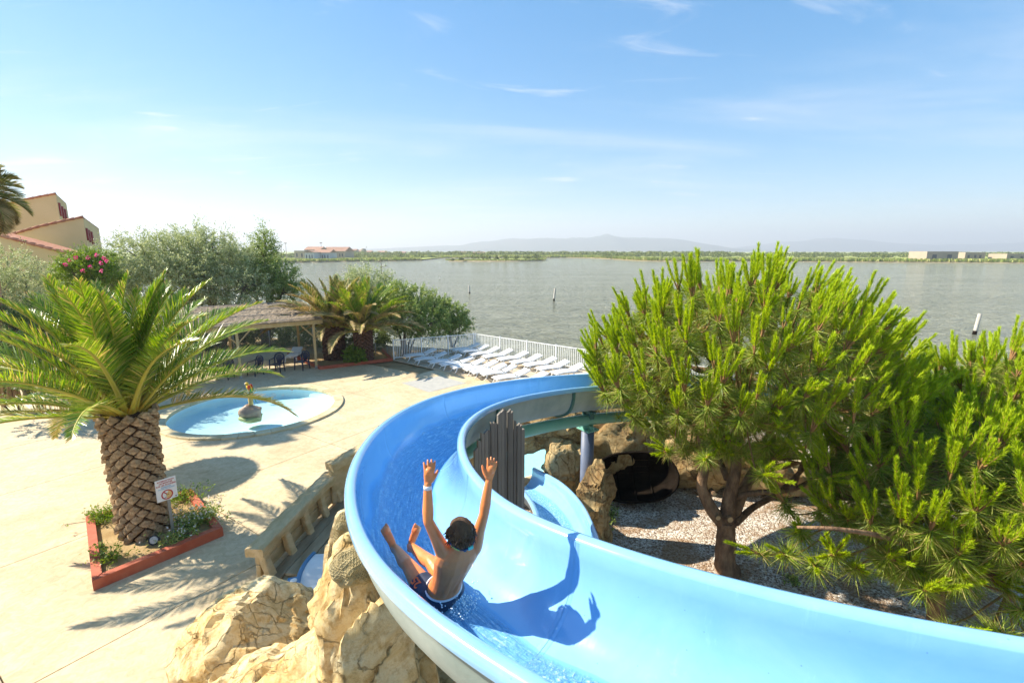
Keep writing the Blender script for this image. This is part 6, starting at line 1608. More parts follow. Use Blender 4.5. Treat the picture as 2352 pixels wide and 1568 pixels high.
# ------------------------------------------------------------------ holiday house at the left
M['ochre'] = surf('ochre_render', (0.80, 0.62, 0.33), (0.74, 0.57, 0.29), 0.92, 0.6, 0.25, 0.01, 60.0, 0.15, world=True)
M['tile'] = surf('terracotta_tile', (0.42, 0.15, 0.08), (0.52, 0.26, 0.16), 0.85, 3.0, 0.3, 0.01, 20.0, 0.2, rand=0.25)
M['shutter'] = surf('red_shutter', (0.32, 0.02, 0.02), (0.26, 0.015, 0.015), 0.5, 5.0, 0)
hb = Vector((-0.51, 0.86, 0)).normalized(); hn = Vector((0.51, -0.86, 0)).normalized(); hn = Vector((hb.x, -hb.y, 0)) * 0 + Vector((-hb.x, -hb.y, 0))
house = thing('holiday_house', at_d(150, 600, 34) * 1.0, 'ochre holiday house with stepped sloping roofs and red shutters', 'house')
house.location.z = 0
def wing(cu, cv, dep, tops, vbot, side_u, side_v, name):
    """front wall through the corner (cu,cv) at depth dep; tops: picture points along its upper edge, from the corner leftwards"""
    c = at_d(cu, cv, dep); f = [at_plane(u, v, c, hn) for u, v in tops]
    lo = [Vector((p.x, p.y, -0.5)) for p in f]
    # depth of the return wall
    back = hb * side_u + Vector((0, 0, -side_v))
    poly = f + list(reversed(lo))
    mb = MB(); mb.prism(poly, back); me = mb.mesh(name, wpos(house))
    bm = bmesh.new(); bm.from_mesh(me); bmesh.ops.recalc_face_normals(bm, faces=bm.faces); bm.to_mesh(me); bm.free()
    w = obj('wall', me, M['ochre'], house)
    # verge tiles along the upper edge
    tm = MB(); tm.tube([(0, 0, 0), (0.46, 0, 0)], [0.13, 0.105], 10); tm = tm.mesh('ridge_tile'); tm.materials.append(M['tile'])
    cap = MB(); cap.box((0.2, 0, -0.11), (0.46, 0.30, 0.05)); cap = cap.mesh('verge_strip'); cap.materials.append(M['tile'])
    for a, b_ in zip(f[:-1], f[1:]):
        L_ = (b_ - a).length; n = max(1, int(L_ / 0.38)); d = (b_ - a) / L_
        rot = d.to_track_quat('X', 'Z').to_euler()
        for i in range(n):
            obj('ridge_tile', tm, None, house, loc=a + d * (L_ * i / n) + Vector((0, 0, 0.05)) + back.normalized() * 0.10 - wpos(house), rot=rot)
    # roof sheet behind
    rf = MB(); vs = [p + Vector((0, 0, 0.02)) + hn * 0.12 for p in f] + [p + back + Vector((0, 0, 0.02)) for p in f]; n = len(f)
    rf.add(vs, [(i, i + 1, n + i + 1, n + i) for i in range(n - 1)]); ro = rf.build('roof', M['tile'], house, world=True)
    md = ro.modifiers.new('thick', 'SOLIDIFY'); md.thickness = 0.08
    return c, back
def shutter_row(c, back, pxs, wd=0.34, h=None):
    sn = Vector((hb.y, -hb.x, 0))
    if sn.dot(Vector((1, 0, 0))) < 0: sn = -sn
    for (u0, v0, u1, v1) in pxs:
        a = at_plane(u0, v0, c, sn); b_ = at_plane(u1, v1, c, sn)
        m_ = (a + b_) / 2; hh = abs(a.z - b_.z)
        mb = MB(); mb.bbox((0, 0, 0), (wd, 0.10, hh), b=0.01); o = mb.build('shutter', M['shutter'], house, loc=m_ + sn * 0.04 - wpos(house), rot=(0, 0, math.atan2(hb.y, hb.x)))
        for k in range(5):
            s = MB(); s.box((0, 0.052 * (1 if True else -1), -hh / 2 + hh * (k + 0.5) / 5), (wd * 0.8, 0.02, hh / 5 * 0.7)); s.build('louvre', M['shutter'], o)
            s = MB(); s.box((0, -0.052, -hh / 2 + hh * (k + 0.5) / 5), (wd * 0.8, 0.02, hh / 5 * 0.7)); s.build('louvre', M['shutter'], o)
c, bk = wing(128, 446, 40, [(128, 446), (95, 452), (60, 459), (0, 474), (-60, 490)], 560, 3.0, 0.58, 'wall')
shutter_row(c, bk, [(134.5, 466, 139, 496), (141, 474, 146, 502), (147, 480, 152, 505)])
c, bk = wing(191, 500, 35, [(191, 500), (150, 508), (90, 522), (20, 542), (-60, 566)], 640, 5.0, 0.64, 'wall')
shutter_row(c, bk, [(197, 524, 201.5, 552), (202, 528, 206.5, 556), (208, 532, 212.5, 560)])
c, bk = wing(225, 602, 31, [(225, 602), (175, 590), (100, 570), (20, 549), (-60, 530)], 700, 5.0, 0, 'wall')

# ------------------------------------------------------------------ far shore buildings
M['farwhite'] = surf('far_white_wall', (0.62, 0.60, 0.57), (0.56, 0.54, 0.50), 0.9, 0.2, 0, world=True)
M['farsand'] = surf('far_sand_wall', (0.42, 0.34, 0.25), (0.38, 0.31, 0.23), 0.9, 0.2, 0, world=True)
M['farroof'] = surf('far_tile_roof', (0.40, 0.22, 0.14), (0.36, 0.20, 0.13), 0.9, 0.3, 0, world=True, rand=0.1)
M['fardark'] = plain('far_window', (0.06, 0.07, 0.08), 0.3)
def house_far(u0, u1, vb, vt, d, label, walls, roof=None, depth=12.0, pitch=0.30, name='far_house', wins=5, group=None, gable=False, cat='building'):
    a = at_d(u0, vb, d); b_ = at_d(u1, vb, d); zb = -0.4; zt = at_d(u0, vt, d).z
    w = (b_ - a).length; mid = (a + b_) / 2; yaw = math.atan2(b_.y - a.y, b_.x - a.x); h = max(2.0, zt - zb)
    t = thing(name, (mid.x, mid.y, zb), label, cat, group, rz=yaw)
    mb = MB(); mb.box((0, depth / 2, h / 2), (w, depth, h)); mb.build('wall', walls, t)
    if roof is not None:
        mb = MB(); o_ = 0.5
        if gable: P = [(-w / 2 - o_, -o_, h), (0, -o_, h + w * pitch / 2), (w / 2 + o_, -o_, h)]; mb.prism(P, (0, depth + 2 * o_, 0))
        else: P = [(-w / 2 - o_, -o_, h), (-w / 2 - o_, depth / 2, h + depth * pitch / 2), (-w / 2 - o_, depth + o_, h)]; mb.prism(P, (w + 2 * o_, 0, 0))
        me = mb.mesh('roof'); bm = bmesh.new(); bm.from_mesh(me); bmesh.ops.recalc_face_normals(bm, faces=bm.faces); bm.to_mesh(me); bm.free()
        obj('roof', me, roof, t)
    for k in range(wins):
        x = -w / 2 + w * (k + 0.6 + 0.15 * (k % 2)) / (wins + 0.4); mb = MB(); mb.box((x, -0.02, h * 0.48), (w / (wins + 1) * 0.42, 0.12, h * 0.42)); mb.build('window', M['fardark'], t)
    return t
house_far(718, 757, 588, 580, 330, 'long white gabled hall with an orange roof on the left far shore', M['farwhite'], M['farroof'], depth=14, wins=6)
house_far(700, 722, 588.5, 579.5, 320, 'white gabled annex left of the long far hall', M['farwhite'], M['farroof'], depth=10, gable=True, pitch=0.35, wins=3)
house_far(700, 735, 586, 573.5, 380, 'tall sand coloured hall with a red roof behind the far white hall', M['farsand'], M['farroof'], depth=16, wins=2)
house_far(740, 792, 586, 577, 400, 'long red roofed shed behind the far white hall', M['farsand'], M['farroof'], depth=24, wins=7)
house_far(676, 700, 586, 575.5, 370, 'pale flat block at the left end of the far halls', M['farsand'], None, depth=14, wins=2)
for k, (u0, u1, vt) in enumerate(((790, 806, 576.5), (806, 818, 575), (818, 832, 577), (840, 852, 578.5), (868, 886, 579))):
    house_far(u0, u1, 583, vt, 620 + 25 * k, 'red roofed village house on the far shore, %s from the left' % ORD[k], M['farsand'], M['farroof'], depth=12, wins=2, group='village houses on the far shore')
for k, u in enumerate((925, 948, 1044, 1056, 1066, 1092, 1100, 1108)):
    house_far(u - 4.5, u + 4.5, 585, 580.5, 640 + 20 * (k % 3), 'small pale house among far trees, %s from the left' % ORD[k], M['farsand'], M['farroof'], depth=10, wins=1, group='small pale houses among the far trees')
t = thing('water_tower', at_d(835, 584, 600), 'far water tower above the village roofs', 'tower'); t.location.z = -0.4
mb = MB(); mb.lathe([(1.6, 0), (1.6, 4.2), (3.2, 5.2), (3.4, 8.4), (0.3, 9.4)], 16); mb.build('tank', M['farsand'], t)
mb = MB(); mb.lathe([(1.8, 0.0), (1.8, 1.4)], 12); mb.build('plinth', M['farwhite'], t)
for k, (u, vt) in enumerate(((647.5, 556), (658, 558.5), (739, 557.5))):
    p = at_d(u, 586, 390); q = at_d(u, vt, 390); h = q.z + 0.4
    t = thing('floodlight_mast', (p.x, p.y, -0.4), 'tall floodlight mast %s from the left on the far shore' % ORD[k], 'lamp post', 'floodlight masts on the far shore')
    MB().tube([(0, 0, 0), (0, 0, h)], [0.30, 0.16], 8).build('mast', M['farsand'], t)
    for x in (-0.7, 0, 0.7): mb = MB(); mb.box((x, 0, h), (0.6, 0.35, 0.5)); mb.build('floodlight', M['farsand'], t)
    mb = MB(); mb.box((0, 0, h - 0.3), (2.2, 0.12, 0.12)); mb.build('crossarm', M['farsand'], t)
house_far(2128, 2200, 592, 577.5, 300, 'large sand coloured flat roofed building on the right far shore', M['farsand'], None, depth=14, wins=2)
house_far(2216, 2262, 592, 579.5, 310, 'low sand coloured building right of the large far one', M['farsand'], None, depth=12, wins=3)
house_far(2312, 2360, 592.5, 583, 300, 'low pale building at the right edge of the far shore', M['farsand'], None, depth=12, wins=2)

# ------------------------------------------------------------------ far vegetation
M['farleaf'] = leafmat('far_foliage', [(0.08, 0.115, 0.03), (0.135, 0.175, 0.045), (0.20, 0.235, 0.07), (0.27, 0.28, 0.10)], 0.2, 0.8, 0.1)
M['reed'] = leafmat('reed_blade', [(0.20, 0.27, 0.05), (0.30, 0.37, 0.08), (0.40, 0.43, 0.13), (0.48, 0.46, 0.20)], 0.3, 0.7, 0.1)
def blob_wood(name, pts, size, h, per, leaf, mat, seed):
    """pts: crown centres on the ground; clumps of leaf faces"""
    rng = np.random.default_rng(seed); n = len(pts)
    C = np.array([p[:] for p in pts]); S = rng.uniform(0.6, 1.3, (n, 1, 1)) * size; Hh = rng.uniform(0.6, 1.25, (n, 1, 1)) * h
    d = rng.normal(0, 1, (n, per, 3)); d /= np.linalg.norm(d, axis=2, keepdims=True); d *= rng.uniform(0.55, 1.0, (n, per, 1)) ** 0.5
    P = C[:, None, :] + d * np.concatenate([S, S, Hh * 0.5], 2) + np.concatenate([0 * S, 0 * S, Hh * 0.5], 2)
    P = P.reshape(-1, 3); k = len(P)
    a = rng.normal(0, 1, (k, 3)); a /= np.linalg.norm(a, axis=1, keepdims=True); s = rng.normal(0, 1, (k, 3)); s -= a * (s * a).sum(1, keepdims=True); s /= np.linalg.norm(s, axis=1, keepdims=True)
    l = leaf * rng.uniform(0.6, 1.4, (k, 1))
    V = np.stack([P - a * l, P + s * l * 0.6, P + a * l, P - s * l * 0.6], 1).reshape(-1, 3)
    return mesh_np(name, V, np.arange(len(V)).reshape(-1, 4))
fr_ = random.Random(8)
def scatter(u0, u1, v0, v1, n, z=-0.35):
    return [at(fr_.uniform(u0, u1), fr_.uniform(v0, v1), z) for _ in range(n)]
o = obj('far_woodland', blob_wood('far_woodland', scatter(700, 1660, 584.5, 589.5, 700, -0.3), 4.5, 5.0, 46, 0.95, M['farleaf'], 1), M['farleaf']); tag(o, 'belt of trees and scrub along the distant shore', 'woodland', kind='stuff')
o = obj('far_woodland', blob_wood('far_woodland', scatter(1400, 2700, 585, 591.5, 750, -0.3), 4.0, 4.2, 46, 0.85, M['farleaf'], 2), M['farleaf']); tag(o, 'low belt of scrub behind the right far shore', 'woodland', kind='stuff')
o = obj('far_woodland', blob_wood('far_woodland', scatter(300, 1000, 588.5, 593.5, 240, -0.35), 3.6, 3.4, 44, 0.8, M['farleaf'], 3), M['farleaf']); tag(o, 'scrub round the far white hall', 'woodland', kind='stuff')
def reeds(name, edge, width, n, h, seed, label):
    rng = np.random.default_rng(seed); rr = random.Random(seed); V = []; k = len(edge) - 1
    for i in range(n):
        j = rr.randrange(k); p = edge[j].lerp(edge[j + 1], rr.random()); d = Vector((p.x, p.y, 0)).normalized(); q = p + d * (3.5 + width * rr.random() ** 1.5); q.z = -0.5
        hh = h * rr.uniform(0.5, 1.2); s = Vector((rr.uniform(-1, 1), rr.uniform(-0.5, 0.5), 0)).normalized() * rr.uniform(0.4, 0.9); tp = q + Vector((rr.uniform(-0.6, 0.6), rr.uniform(-0.3, 0.3), hh))
        V += [(q - s)[:], (q + s)[:], (tp + s * 0.5)[:], (tp - s * 0.5)[:]]
    o = obj(name, mesh_np(name, np.array(V), np.arange(len(V)).reshape(-1, 4)), M['reed']); tag(o, label, 'reeds', kind='stuff')
reeds('reed_bed', e_left, 45, 9000, 1.4, 1, 'yellow green reeds on the left far shore')
reeds('reed_bed', e_right, 40, 15000, 1.7, 2, 'yellow green reeds along the right far shore')
reeds('reed_bed', e_mid, 60, 9000, 2.0, 3, 'reeds along the most distant shore')
reeds('reed_bed', isl[:40], 9, 3000, 0.8, 4, 'grass on the small island')
# single trees on the island and the right shore
isl_t = [(1060, 598.2, 2.2), (1092, 597.5, 4.6), (1108, 597, 4.2), (1122, 597.4, 3.4), (1140, 597.8, 3.0), (1160, 597.8, 3.6), (1186, 597.5, 3.2), (1212, 597.2, 3.8), (1232, 597, 4.4), (1040, 599.2, 1.4)]
for k, (u, v, h) in enumerate(isl_t):
    p = at(u, v, -0.45); t = thing('island_tree', p, 'tree on the small island, %s from the left' % ORD[sorted(q[0] for q in isl_t).index(u)], 'tree', 'trees on the small island')
    obj('crown', blob_wood('crown', [Vector((0, 0, h * 0.25)), Vector((h * 0.3, 0.3, h * 0.15)), Vector((-h * 0.35, 0, h * 0.1))], h * 0.42, h * 0.75, 60, 0.42, M['farleaf'], 40 + k), M['farleaf'], t)
    MB().tube([(0, 0, 0), (0.1, 0, h * 0.6)], [0.16, 0.07], 6).build('trunk', M['bark'], t)
sh_t = [(2006, 595, 4.6), (2030, 596, 4.0), (1392, 593.2, 5.0), (1866, 595, 3.0), (1930, 593, 3.4), (2092, 593, 3.4), (2188, 594, 2.6), (2252, 594, 3.0), (2290, 594.5, 3.2), (760, 592.5, 3.6), (812, 592.5, 3.2)]
for k, (u, v, h) in enumerate(sh_t):
    p = at(u, v, -0.4); t = thing('shore_tree', p, 'dark shrub tree on the far shore, %s from the left of those standing clear' % ORD[sorted(q[0] for q in sh_t).index(u)], 'tree', 'shrub trees standing clear on the far shore')
    obj('crown', blob_wood('crown', [Vector((0, 0, h * 0.2)), Vector((h * 0.5, 0.3, h * 0.1)), Vector((-h * 0.5, 0, h * 0.1))], h * 0.5, h * 0.8, 60, 0.45, M['farleaf'], 60 + k), M['farleaf'], t)
    MB().tube([(0, 0, 0), (0.1, 0, h * 0.6)], [0.16, 0.07], 6).build('trunk', M['bark'], t)
# bare dead sapling behind the two far palms
p = at_d(879, 690, 33); t = thing('dead_sapling', (p.x, p.y, -0.05), 'bare dead sapling sticking up behind the two far palms', 'tree')
q = at_d(876, 585, 33); hh = q.z
MB().tube([(0, 0, 0), (0.05, 0, hh * 0.6), (0, 0, hh)], [0.06, 0.045, 0.012], 6).build('trunk', M['bark'], t)
for k in range(7):
    z = hh * (0.62 + 0.05 * k); s = 1 if k % 2 else -1
    MB().tube([(0.03, 0, z), (s * 0.35, 0.1, z + 0.06), (s * 0.55, 0.12, z + 0.22)], [0.02, 0.014, 0.005], 5).build('branch', M['bark'], t)
# ------------------------------------------------------------------ the person on the slide
def mk_skin():
    m, N, L, b = nodes_of('tanned_skin')
    v = coords(N, 'Object')
    r = ramp(N, [(0.35, (0.68, 0.205, 0.055)), (0.65, (0.78, 0.265, 0.08))]); L.new(tex_noise(N, L, v, 7.0, 4.0), r.inputs[0])
    L.new(r.outputs[0], b.inputs['Base Color']); b.inputs['Roughness'].default_value = 0.36; b.inputs['Specular IOR Level'].default_value = 0.5
    b.inputs['Subsurface Weight'].default_value = 0.12; b.inputs['Subsurface Radius'].default_value = (0.02, 0.008, 0.004); b.inputs['Subsurface Scale'].default_value = 0.5
    bump(N, L, tex_noise(N, L, v, 60.0, 3.0), 0.08, 0.003, b)
    return m
M['skin'] = mk_skin()
J = {k: at_d(*a) for k, a in dict(pelvis=(1015, 1357, 3.20), shL=(1017, 1262, 2.97), shR=(1089, 1256, 3.06), elL=(983.4, 1196, 2.83), wrL=(982.2, 1113, 2.82), tipL=(988.5, 1055, 2.86), elR=(1111.8, 1180, 2.97), wrR=(1122.7, 1105, 2.95), tipR=(1133, 1051, 2.98),
      head=(1057, 1222, 2.89), neck=(1055, 1256, 2.99), knL=(937.4, 1296, 3.42), anL=(905.9, 1256, 3.74), toL=(881, 1210, 3.78), knR=(989.5, 1289, 3.48), anR=(942.3, 1253, 3.78), toR=(960, 1207, 3.80)).items()}
fwd = Vector((-0.50, 0.86, -0.09)).normalized(); rgt = Vector((0.86, 0.50, 0)).normalized()
pel = J['pelvis']; chest = (J['shL'] + J['shR']) / 2
boy = thing('person', (pel.x, pel.y, pel.z - 0.11), 'person in dark swim shorts sitting in the slide with both arms raised', 'person')
def Lc(p): return Vector(p) - wpos(boy)
body = MB()
# torso loft: elliptical rings from seat to neck
upv = (chest - pel).normalized(); bk_ = rgt.cross(upv).normalized()
def tring(c, a, b_, n=20): return [c + rgt * math.cos(2 * math.pi * k / n) * a + bk_ * math.sin(2 * math.pi * k / n) * b_ for k in range(n)]
tr_ = [(-0.115, 0.062, 0.055), (-0.09, 0.106, 0.086), (-0.03, 0.124, 0.096), (0.05, 0.113, 0.086), (0.13, 0.108, 0.080), (0.21, 0.118, 0.085), (0.29, 0.135, 0.091), (0.35, 0.148, 0.089), (0.40, 0.140, 0.078), (0.44, 0.085, 0.060), (0.465, 0.042, 0.045)]
vs = []
TL = (chest - pel).length / 0.40
for h, a, b_ in tr_: vs += tring(Lc(pel) + upv * h * TL + bk_ * (0.012 * math.sin(h * 7)), a, b_)
n = 20
body.add(vs, [(i * n + j, i * n + (j + 1) % n, (i + 1) * n + (j + 1) % n, (i + 1) * n + j) for i in range(len(tr_) - 1) for j in range(n)] + [tuple(reversed(range(n))), tuple((len(tr_) - 1) * n + j for j in range(n))])
def limb(pts, rad, k=5, nn=14, flat=1.0, up=None):
    sp__ = spline([Lc(p) for p in pts], k); m = len(sp__) - 1
    rs_ = [np.interp(i / m * (len(rad) - 1), range(len(rad)), rad) for i in range(m + 1)]
    body.tube(sp__, [float(r_) for r_ in rs_], nn, flat=flat, up=up)
    body.ball(sp__[0], float(rs_[0]) * 0.98, 8); body.ball(sp__[-1], float(rs_[-1]) * 0.98, 8)
bv = -(fwd - upv * fwd.dot(upv)).normalized()
for s in (-1, 1):
    q0 = Lc(pel) + upv * 0.325 * TL + rgt * s * 0.072 + bv * 0.058
    body.tube([q0 - upv * 0.05 + rgt * s * -0.015, q0, q0 + upv * 0.045 + rgt * s * 0.02], [0.014, 0.023, 0.015], 10)
    body.tube([Lc(pel) + upv * h * TL + rgt * s * 0.034 + bv * w_ for h, w_ in ((0.07, 0.066), (0.11, 0.068), (0.18, 0.068), (0.28, 0.072), (0.38, 0.060))], [0.024, 0.027, 0.027, 0.026, 0.018], 10)
# neck and head
body.tube([Lc(J['neck']) - upv * 0.03, Lc(J['neck']).lerp(Lc(J['head']), 0.55)], [0.052, 0.046], 14)
hd = Lc(J['head']); hup = (J['head'] - J['neck']).normalized(); hup = (hup + Vector((0, 0, 0.9))).normalized()
hf = (fwd - hup * fwd.dot(hup)).normalized(); hr = hf.cross(hup).normalized()
HR = Matrix((hr, hf, hup)).transposed(); HM = HR @ Matrix.Scale(0.86, 3)
def hball(c, r_, nn=14):
    b0 = MB(); b0.ball((0, 0, 0), r_, nn)
    body.add([hd + HM @ (Vector(p) + Vector(c)) for p in b0.v], b0.f)
hball((0, -0.008, 0.018), (0.070, 0.086, 0.088)); hball((0, 0.022, -0.040), (0.052, 0.056, 0.062)); hball((0, 0.052, -0.072), (0.024, 0.022, 0.022))
hball((0, 0.090, -0.018), (0.012, 0.018, 0.022), 8)
for s in (-1, 1): hball((s * 0.072, 0.0, -0.012), (0.010, 0.020, 0.028), 8)
# arms
for sd in 'LR':
    sh_, el, wr, tip = J['sh' + sd], J['el' + sd], J['wr' + sd], J['tip' + sd]
    ins = sh_ + (chest - sh_) * 0.35 - upv * 0.05
    limb([ins, sh_, sh_.lerp(el, 0.5), el], [0.052, 0.050, 0.037, 0.030])
    limb([el, el.lerp(wr, 0.28), el.lerp(wr, 0.7), wr], [0.030, 0.033, 0.027, 0.021])
    # hand: palm and five separate fingers, spread, back of the hand towards us
    d = (tip - wr).normalized(); out = (-1 if sd == 'L' else 1)
    side = (rgt - d * rgt.dot(d)).normalized(); nrm = d.cross(side).normalized()
    if nrm.dot(fwd) > 0: nrm = -nrm                     # nrm: back of the hand, to the viewer
    HL = (tip - wr).length
    pal = [wr - d * 0.005, wr + d * HL * 0.18, wr + d * HL * 0.36, wr + d * HL * 0.52]
    limb(pal, [0.020, 0.026, 0.031, 0.030], 3, 12, flat=0.5, up=nrm)
    # thumb on the inner side for raised palms facing forward: left hand thumb to the right of the picture
    inn = -out
    for fi, (off, ln, sp_a) in enumerate(((0.80, 0.44, 0.14), (0.28, 0.50, 0.03), (-0.25, 0.47, -0.07), (-0.78, 0.36, -0.22))):
        b_ = wr + d * HL * 0.50 + side * inn * off * 0.030
        fd_ = (d + side * inn * sp_a).normalized()
        l_ = HL * ln * 1.02
        limb([b_ - fd_ * 0.012, b_ + fd_ * l_ * 0.40, b_ + fd_ * l_ * 0.74 - nrm * 0.004, b_ + fd_ * l_ - nrm * 0.010], [0.0088, 0.0082, 0.0076, 0.0062], 3, 8)
    tb = wr + d * HL * 0.20 + side * inn * 0.024
    td = (d * 0.75 + side * inn * 0.60 - nrm * 0.25).normalized()
    limb([tb - td * 0.01, tb + td * HL * 0.16, tb + td * HL * 0.30 + d * 0.006, tb + td * HL * 0.38 + d * 0.014], [0.013, 0.0115, 0.0095, 0.0075], 3, 8)
# legs
for sd, s in (('L', -1), ('R', 1)):
    hip = pel + rgt * s * 0.078 + fwd * 0.02 - Vector((0, 0, 0.015)); kn, an, to = J['kn' + sd], J['an' + sd], J['to' + sd]
    limb([hip, hip.lerp(kn, 0.4), hip.lerp(kn, 0.8), kn], [0.080, 0.073, 0.056, 0.048])
    limb([kn, kn.lerp(an, 0.28) - Vector((0, 0, 0.012)), kn.lerp(an, 0.7), an], [0.047, 0.050, 0.036, 0.029])
    fdv = (to - an).normalized(); fs_ = (rgt - fdv * rgt.dot(fdv)).normalized(); fn = fdv.cross(fs_).normalized()
    FL = (to - an).length; heel = an - Vector((0, 0, 0.028)) + fwd * 0.004
    limb([heel, an.lerp(to, 0.25), an.lerp(to, 0.55), an.lerp(to, 0.80)], [0.027, 0.030, 0.034, 0.034], 3, 12, flat=0.62, up=fn)
    for ti in range(5):
        q = ti - 2.0; big = (ti == 0)
        o_ = fs_ * (-s) * (-(q) * 0.0135)
        b_ = an.lerp(to, 0.78) + o_; l_ = FL * (0.27 - 0.028 * ti); r_ = 0.0115 if big else 0.0085
        limb([b_ - fdv * 0.01, b_ + fdv * l_ * 0.6, b_ + fdv * l_], [r_, r_, r_ * 0.85], 3, 8)
bo = body.build('body', M['skin'], boy)
rm = bo.modifiers.new('skin', 'REMESH'); rm.mode = 'VOXEL'; rm.voxel_size = 0.0042; rm.use_smooth_shade = True
sm = bo.modifiers.new('soften', 'SMOOTH'); sm.factor = 0.5; sm.iterations = 4
# swim shorts
M['shorts'] = surf('navy_swim_fabric', (0.035, 0.045, 0.075), (0.06, 0.07, 0.105), 0.6, 6.0, 0.5, 0.01, 14.0, 0.3)
body = MB(); vs = []
sr = [(-0.125, 0.068, 0.060), (-0.095, 0.117, 0.096), (-0.03, 0.134, 0.105), (0.020, 0.127, 0.098), (0.045, 0.121, 0.094)]
for h, a, b_ in sr: vs += tring(Lc(pel) + upv * h * TL + bk_ * (0.012 * math.sin(h * 7)), a, b_)
body.add(vs, [(i * n + j, i * n + (j + 1) % n, (i + 1) * n + (j + 1) % n, (i + 1) * n + j) for i in range(len(sr) - 1) for j in range(n)] + [tuple(reversed(range(n))), tuple((len(sr) - 1) * n + j for j in range(n))])
for sd, s in (('L', -1), ('R', 1)):
    hip = pel + rgt * s * 0.078 + fwd * 0.02 - Vector((0, 0, 0.015)); kn = J['kn' + sd]
    sp__ = [Lc(hip.lerp(kn, f)) for f in (0.0, 0.2, 0.42)]; body.tube(sp__, [0.090, 0.087, 0.084], 14); body.ball(sp__[0], 0.088, 8)
so = body.build('swim_shorts', M['shorts'], boy)
rm = so.modifiers.new('cloth', 'REMESH'); rm.mode = 'VOXEL'; rm.voxel_size = 0.008; rm.use_smooth_shade = True
sm = so.modifiers.new('soften', 'SMOOTH'); sm.factor = 0.5; sm.iterations = 3
M['orange'] = plain('orange_print', (0.72, 0.16, 0.04), 0.6); M['trim'] = plain('white_trim', (0.72, 0.73, 0.75), 0.6); M['coral'] = surf('coral_panel', (0.55, 0.10, 0.05), (0.48, 0.07, 0.04), 0.6, 8.0, 0)
wb_ = [Lc(pel) + upv * 0.046 * TL + rgt * math.cos(2 * math.pi * k / 36) * 0.120 + bk_ * math.sin(2 * math.pi * k / 36) * 0.095 for k in range(38)]
MB().tube(wb_, 0.007, 6, caps=False).build('waistband', M['trim'], so)
# coral side panel at the outer left hip
cp_ = MB(); vs = []
for i in range(7):
    h = -0.085 + 0.12 * i / 6
    a = np.interp(h, [q[0] for q in sr], [q[1] for q in sr]) + 0.006; b_ = np.interp(h, [q[0] for q in sr], [q[2] for q in sr]) + 0.006
    for j in range(9):
        w_ = R(196 + 62 * j / 8); 
        vs.append(Lc(pel) + upv * h * TL + rgt * math.cos(w_) * a - bk_ * math.sin(w_) * b_ * (1 if bk_.dot(fwd) > 0 else -1))
cp_.add(vs, [(i * 9 + j, i * 9 + j + 1, (i + 1) * 9 + j + 1, (i + 1) * 9 + j) for i in range(6) for j in range(8)], 0, True); cp_.build('side_panel', M['coral'], so)
# number on the left thigh
hip = pel - rgt * 0.078 + fwd * 0.02 - Vector((0, 0, 0.015)); kn = J['knL']; td = (kn - hip).normalized()
outv = (Vector((-0.25, -0.75, 0.75)) - td * Vector((-0.25, -0.75, 0.75)).dot(td)).normalized(); tx = td.cross(outv).normalized()
Mt = Matrix((td, outv.cross(td), outv)).transposed().to_4x4()
lt = text_part('number', '25', 0.075, (0, 0, 0), M['orange'], so)
lt.matrix_local = Matrix.Translation(Lc(hip.lerp(kn, 0.28) + outv * 0.088)) @ Mt
# hair, face, strap, band
M['hair'] = surf('wet_dark_hair', (0.075, 0.036, 0.016), (0.15, 0.078, 0.032), 0.45, 5.0, 0.8, 0.01, 70.0, 0.3, stretch=(6, 6, 0.6))
hb0 = MB(); b0 = MB(); b0.ball((0, 0, 0), (1, 1, 1), 22)
vs = []
for p in b0.v:
    p = Vector(p); q = Vector((p.x * 0.081, p.y * 0.099, p.z * 0.099))
    strand = 0.004 * noise.noise(Vector((math.atan2(p.y, p.x) * 6, p.z * 1.2, 1)))
    q += p * strand
    low = -0.035 - (0.035 if p.y < 0.1 else 0)         # nape longer than the fringe
    if p.y > 0.35 and p.z < 0.35: q = Vector((q.x * 0.86, q.y * 0.80, max(q.z, 0.02)))
    if q.z < low: q = Vector((q.x * 0.9, q.y * 0.92, low + (q.z - low) * 0.15))
    vs.append(hd + HM @ (q + Vector((0, -0.012, 0.022))))
hb0.add(vs, b0.f, 0, True); ho = hb0.build('hair', M['hair'], boy)
hrr = random.Random(6); locks = MB()
for k in range(260):
    a = hrr.uniform(R(150), R(390)); el_ = hrr.uniform(-0.5, 1.35)
    p = Vector((math.cos(a) * math.cos(el_), math.sin(a) * math.cos(el_), math.sin(el_)))
    r0 = Vector((p.x * 0.080, p.y * 0.096, p.z * 0.094)) + Vector((0, -0.012, 0.022))
    ln_ = hrr.uniform(0.025, 0.055); e = Vector((p.x * 0.5, p.y * 0.45, -0.9)).normalized()
    kk = Vector((hrr.uniform(-1, 1), hrr.uniform(-0.6, 0.4), hrr.uniform(-0.2, 0.4))) * 0.016
    pts = [r0 * 0.97, r0 + e * ln_ * 0.5 + p * 0.006, r0 + e * ln_ + kk]
    locks.tube([hd + HM @ q for q in pts], [0.0075, 0.005, 0.001], 5)
lo_ = locks.build('locks', M['hair'], ho); lo_['kind'] = 'stuff'
M['strap'] = plain('strap_blue', (0.02, 0.05, 0.13), 0.45); M['clip'] = plain('strap_clip', (0.10, 0.52, 0.42), 0.4); M['lime'] = plain('strap_lime', (0.45, 0.62, 0.12), 0.5)
st = [hd + HM @ Vector((math.cos(a) * 0.085, math.sin(a) * 0.104 - 0.012, -0.030 + 0.012 * math.sin(a))) for a in [2 * math.pi * k / 40 for k in range(42)]]
go = MB().tube(st, 0.0075, 6, caps=False).build('goggle_strap', M['strap'], boy)
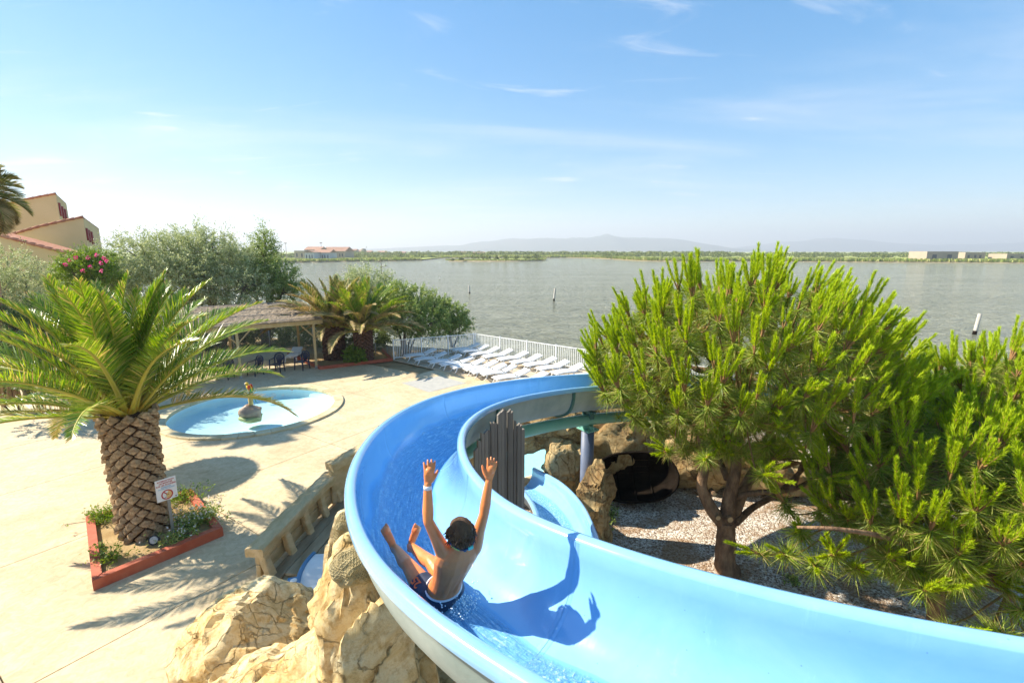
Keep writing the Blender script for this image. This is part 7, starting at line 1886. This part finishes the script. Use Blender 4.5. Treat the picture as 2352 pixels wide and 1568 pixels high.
cl0 = hd + HM @ Vector((0.022, -0.118, -0.042)); MB().bbox(cl0, (0.034, 0.012, 0.024), HR, b=0.004).build('strap_clip', M['clip'], go)
cl1 = hd + HM @ Vector((-0.02, -0.119, -0.042)); MB().bbox(cl1, (0.018, 0.011, 0.016), HR, b=0.003).build('strap_tab', M['strap'], go)
MB().tube([st[k] + (st[k] - hd) * 0.06 for k in range(22, 27)], 0.005, 5).build('lime_stripe', M['lime'], go)
M['eye'] = plain('eye_dark', (0.02, 0.015, 0.012), 0.2); M['lip'] = plain('lip', (0.38, 0.13, 0.10), 0.5)
for s in (-1, 1):
    e0 = MB(); e0.ball(hd + HM @ Vector((s * 0.028, 0.068, -0.006)), 0.011, 8); e0.build('eye', M['eye'], boy)
e0 = MB(); e0.ball((0, 0, 0), (0.020, 0.008, 0.006), 8); me_ = MB(); me_.add([hd + HM @ (Vector(p) + Vector((0, 0.070, -0.055))) for p in e0.v], e0.f, 0, True); me_.build('mouth', M['lip'], boy)
wr = J['wrL']; d = (J['elL'] - wr).normalized()
MB().tube([Lc(wr + d * 0.004), Lc(wr + d * 0.026)], 0.0245, 16).build('wristband', M['trim'], boy)
# small drawn mark on the back of the left hand
# splash round the seat
srr = random.Random(12); spl = MB()
for k in range(260):
    a = srr.uniform(0, 2 * math.pi); r_ = srr.uniform(0.13, 0.26); z = -0.10 + srr.random() ** 3 * 0.12
    p = pel + rgt * math.cos(a) * r_ - fwd * (abs(math.sin(a)) * r_ * 0.9) + Vector((0, 0, z))
    spl.ball(p, srr.uniform(0.002, 0.0065), 4)
M['drop'] = plain('water_drop', (0.75, 0.88, 0.95), 0.08, 0.8)
tag(spl.build('splash', M['drop']), 'white splash of drops round the sitting person', 'water', kind='stuff')
# ------------------------------------------------------------------ air
m = bpy.data.materials.new('haze_air'); m.use_nodes = True
N, L = m.node_tree.nodes, m.node_tree.links; N.clear()
ou = N.new('ShaderNodeOutputMaterial'); pv = N.new('ShaderNodeVolumePrincipled')
pv.inputs['Color'].default_value = (0.90, 0.94, 1.0, 1); pv.inputs['Density'].default_value = 3.3e-4; pv.inputs['Anisotropy'].default_value = 0.2
L.new(pv.outputs[0], ou.inputs['Volume'])
mb = MB(); mb.box((0, 3500, 123), (15000, 9000, 256)); tag(mb.build('haze', m), kind='stuff')
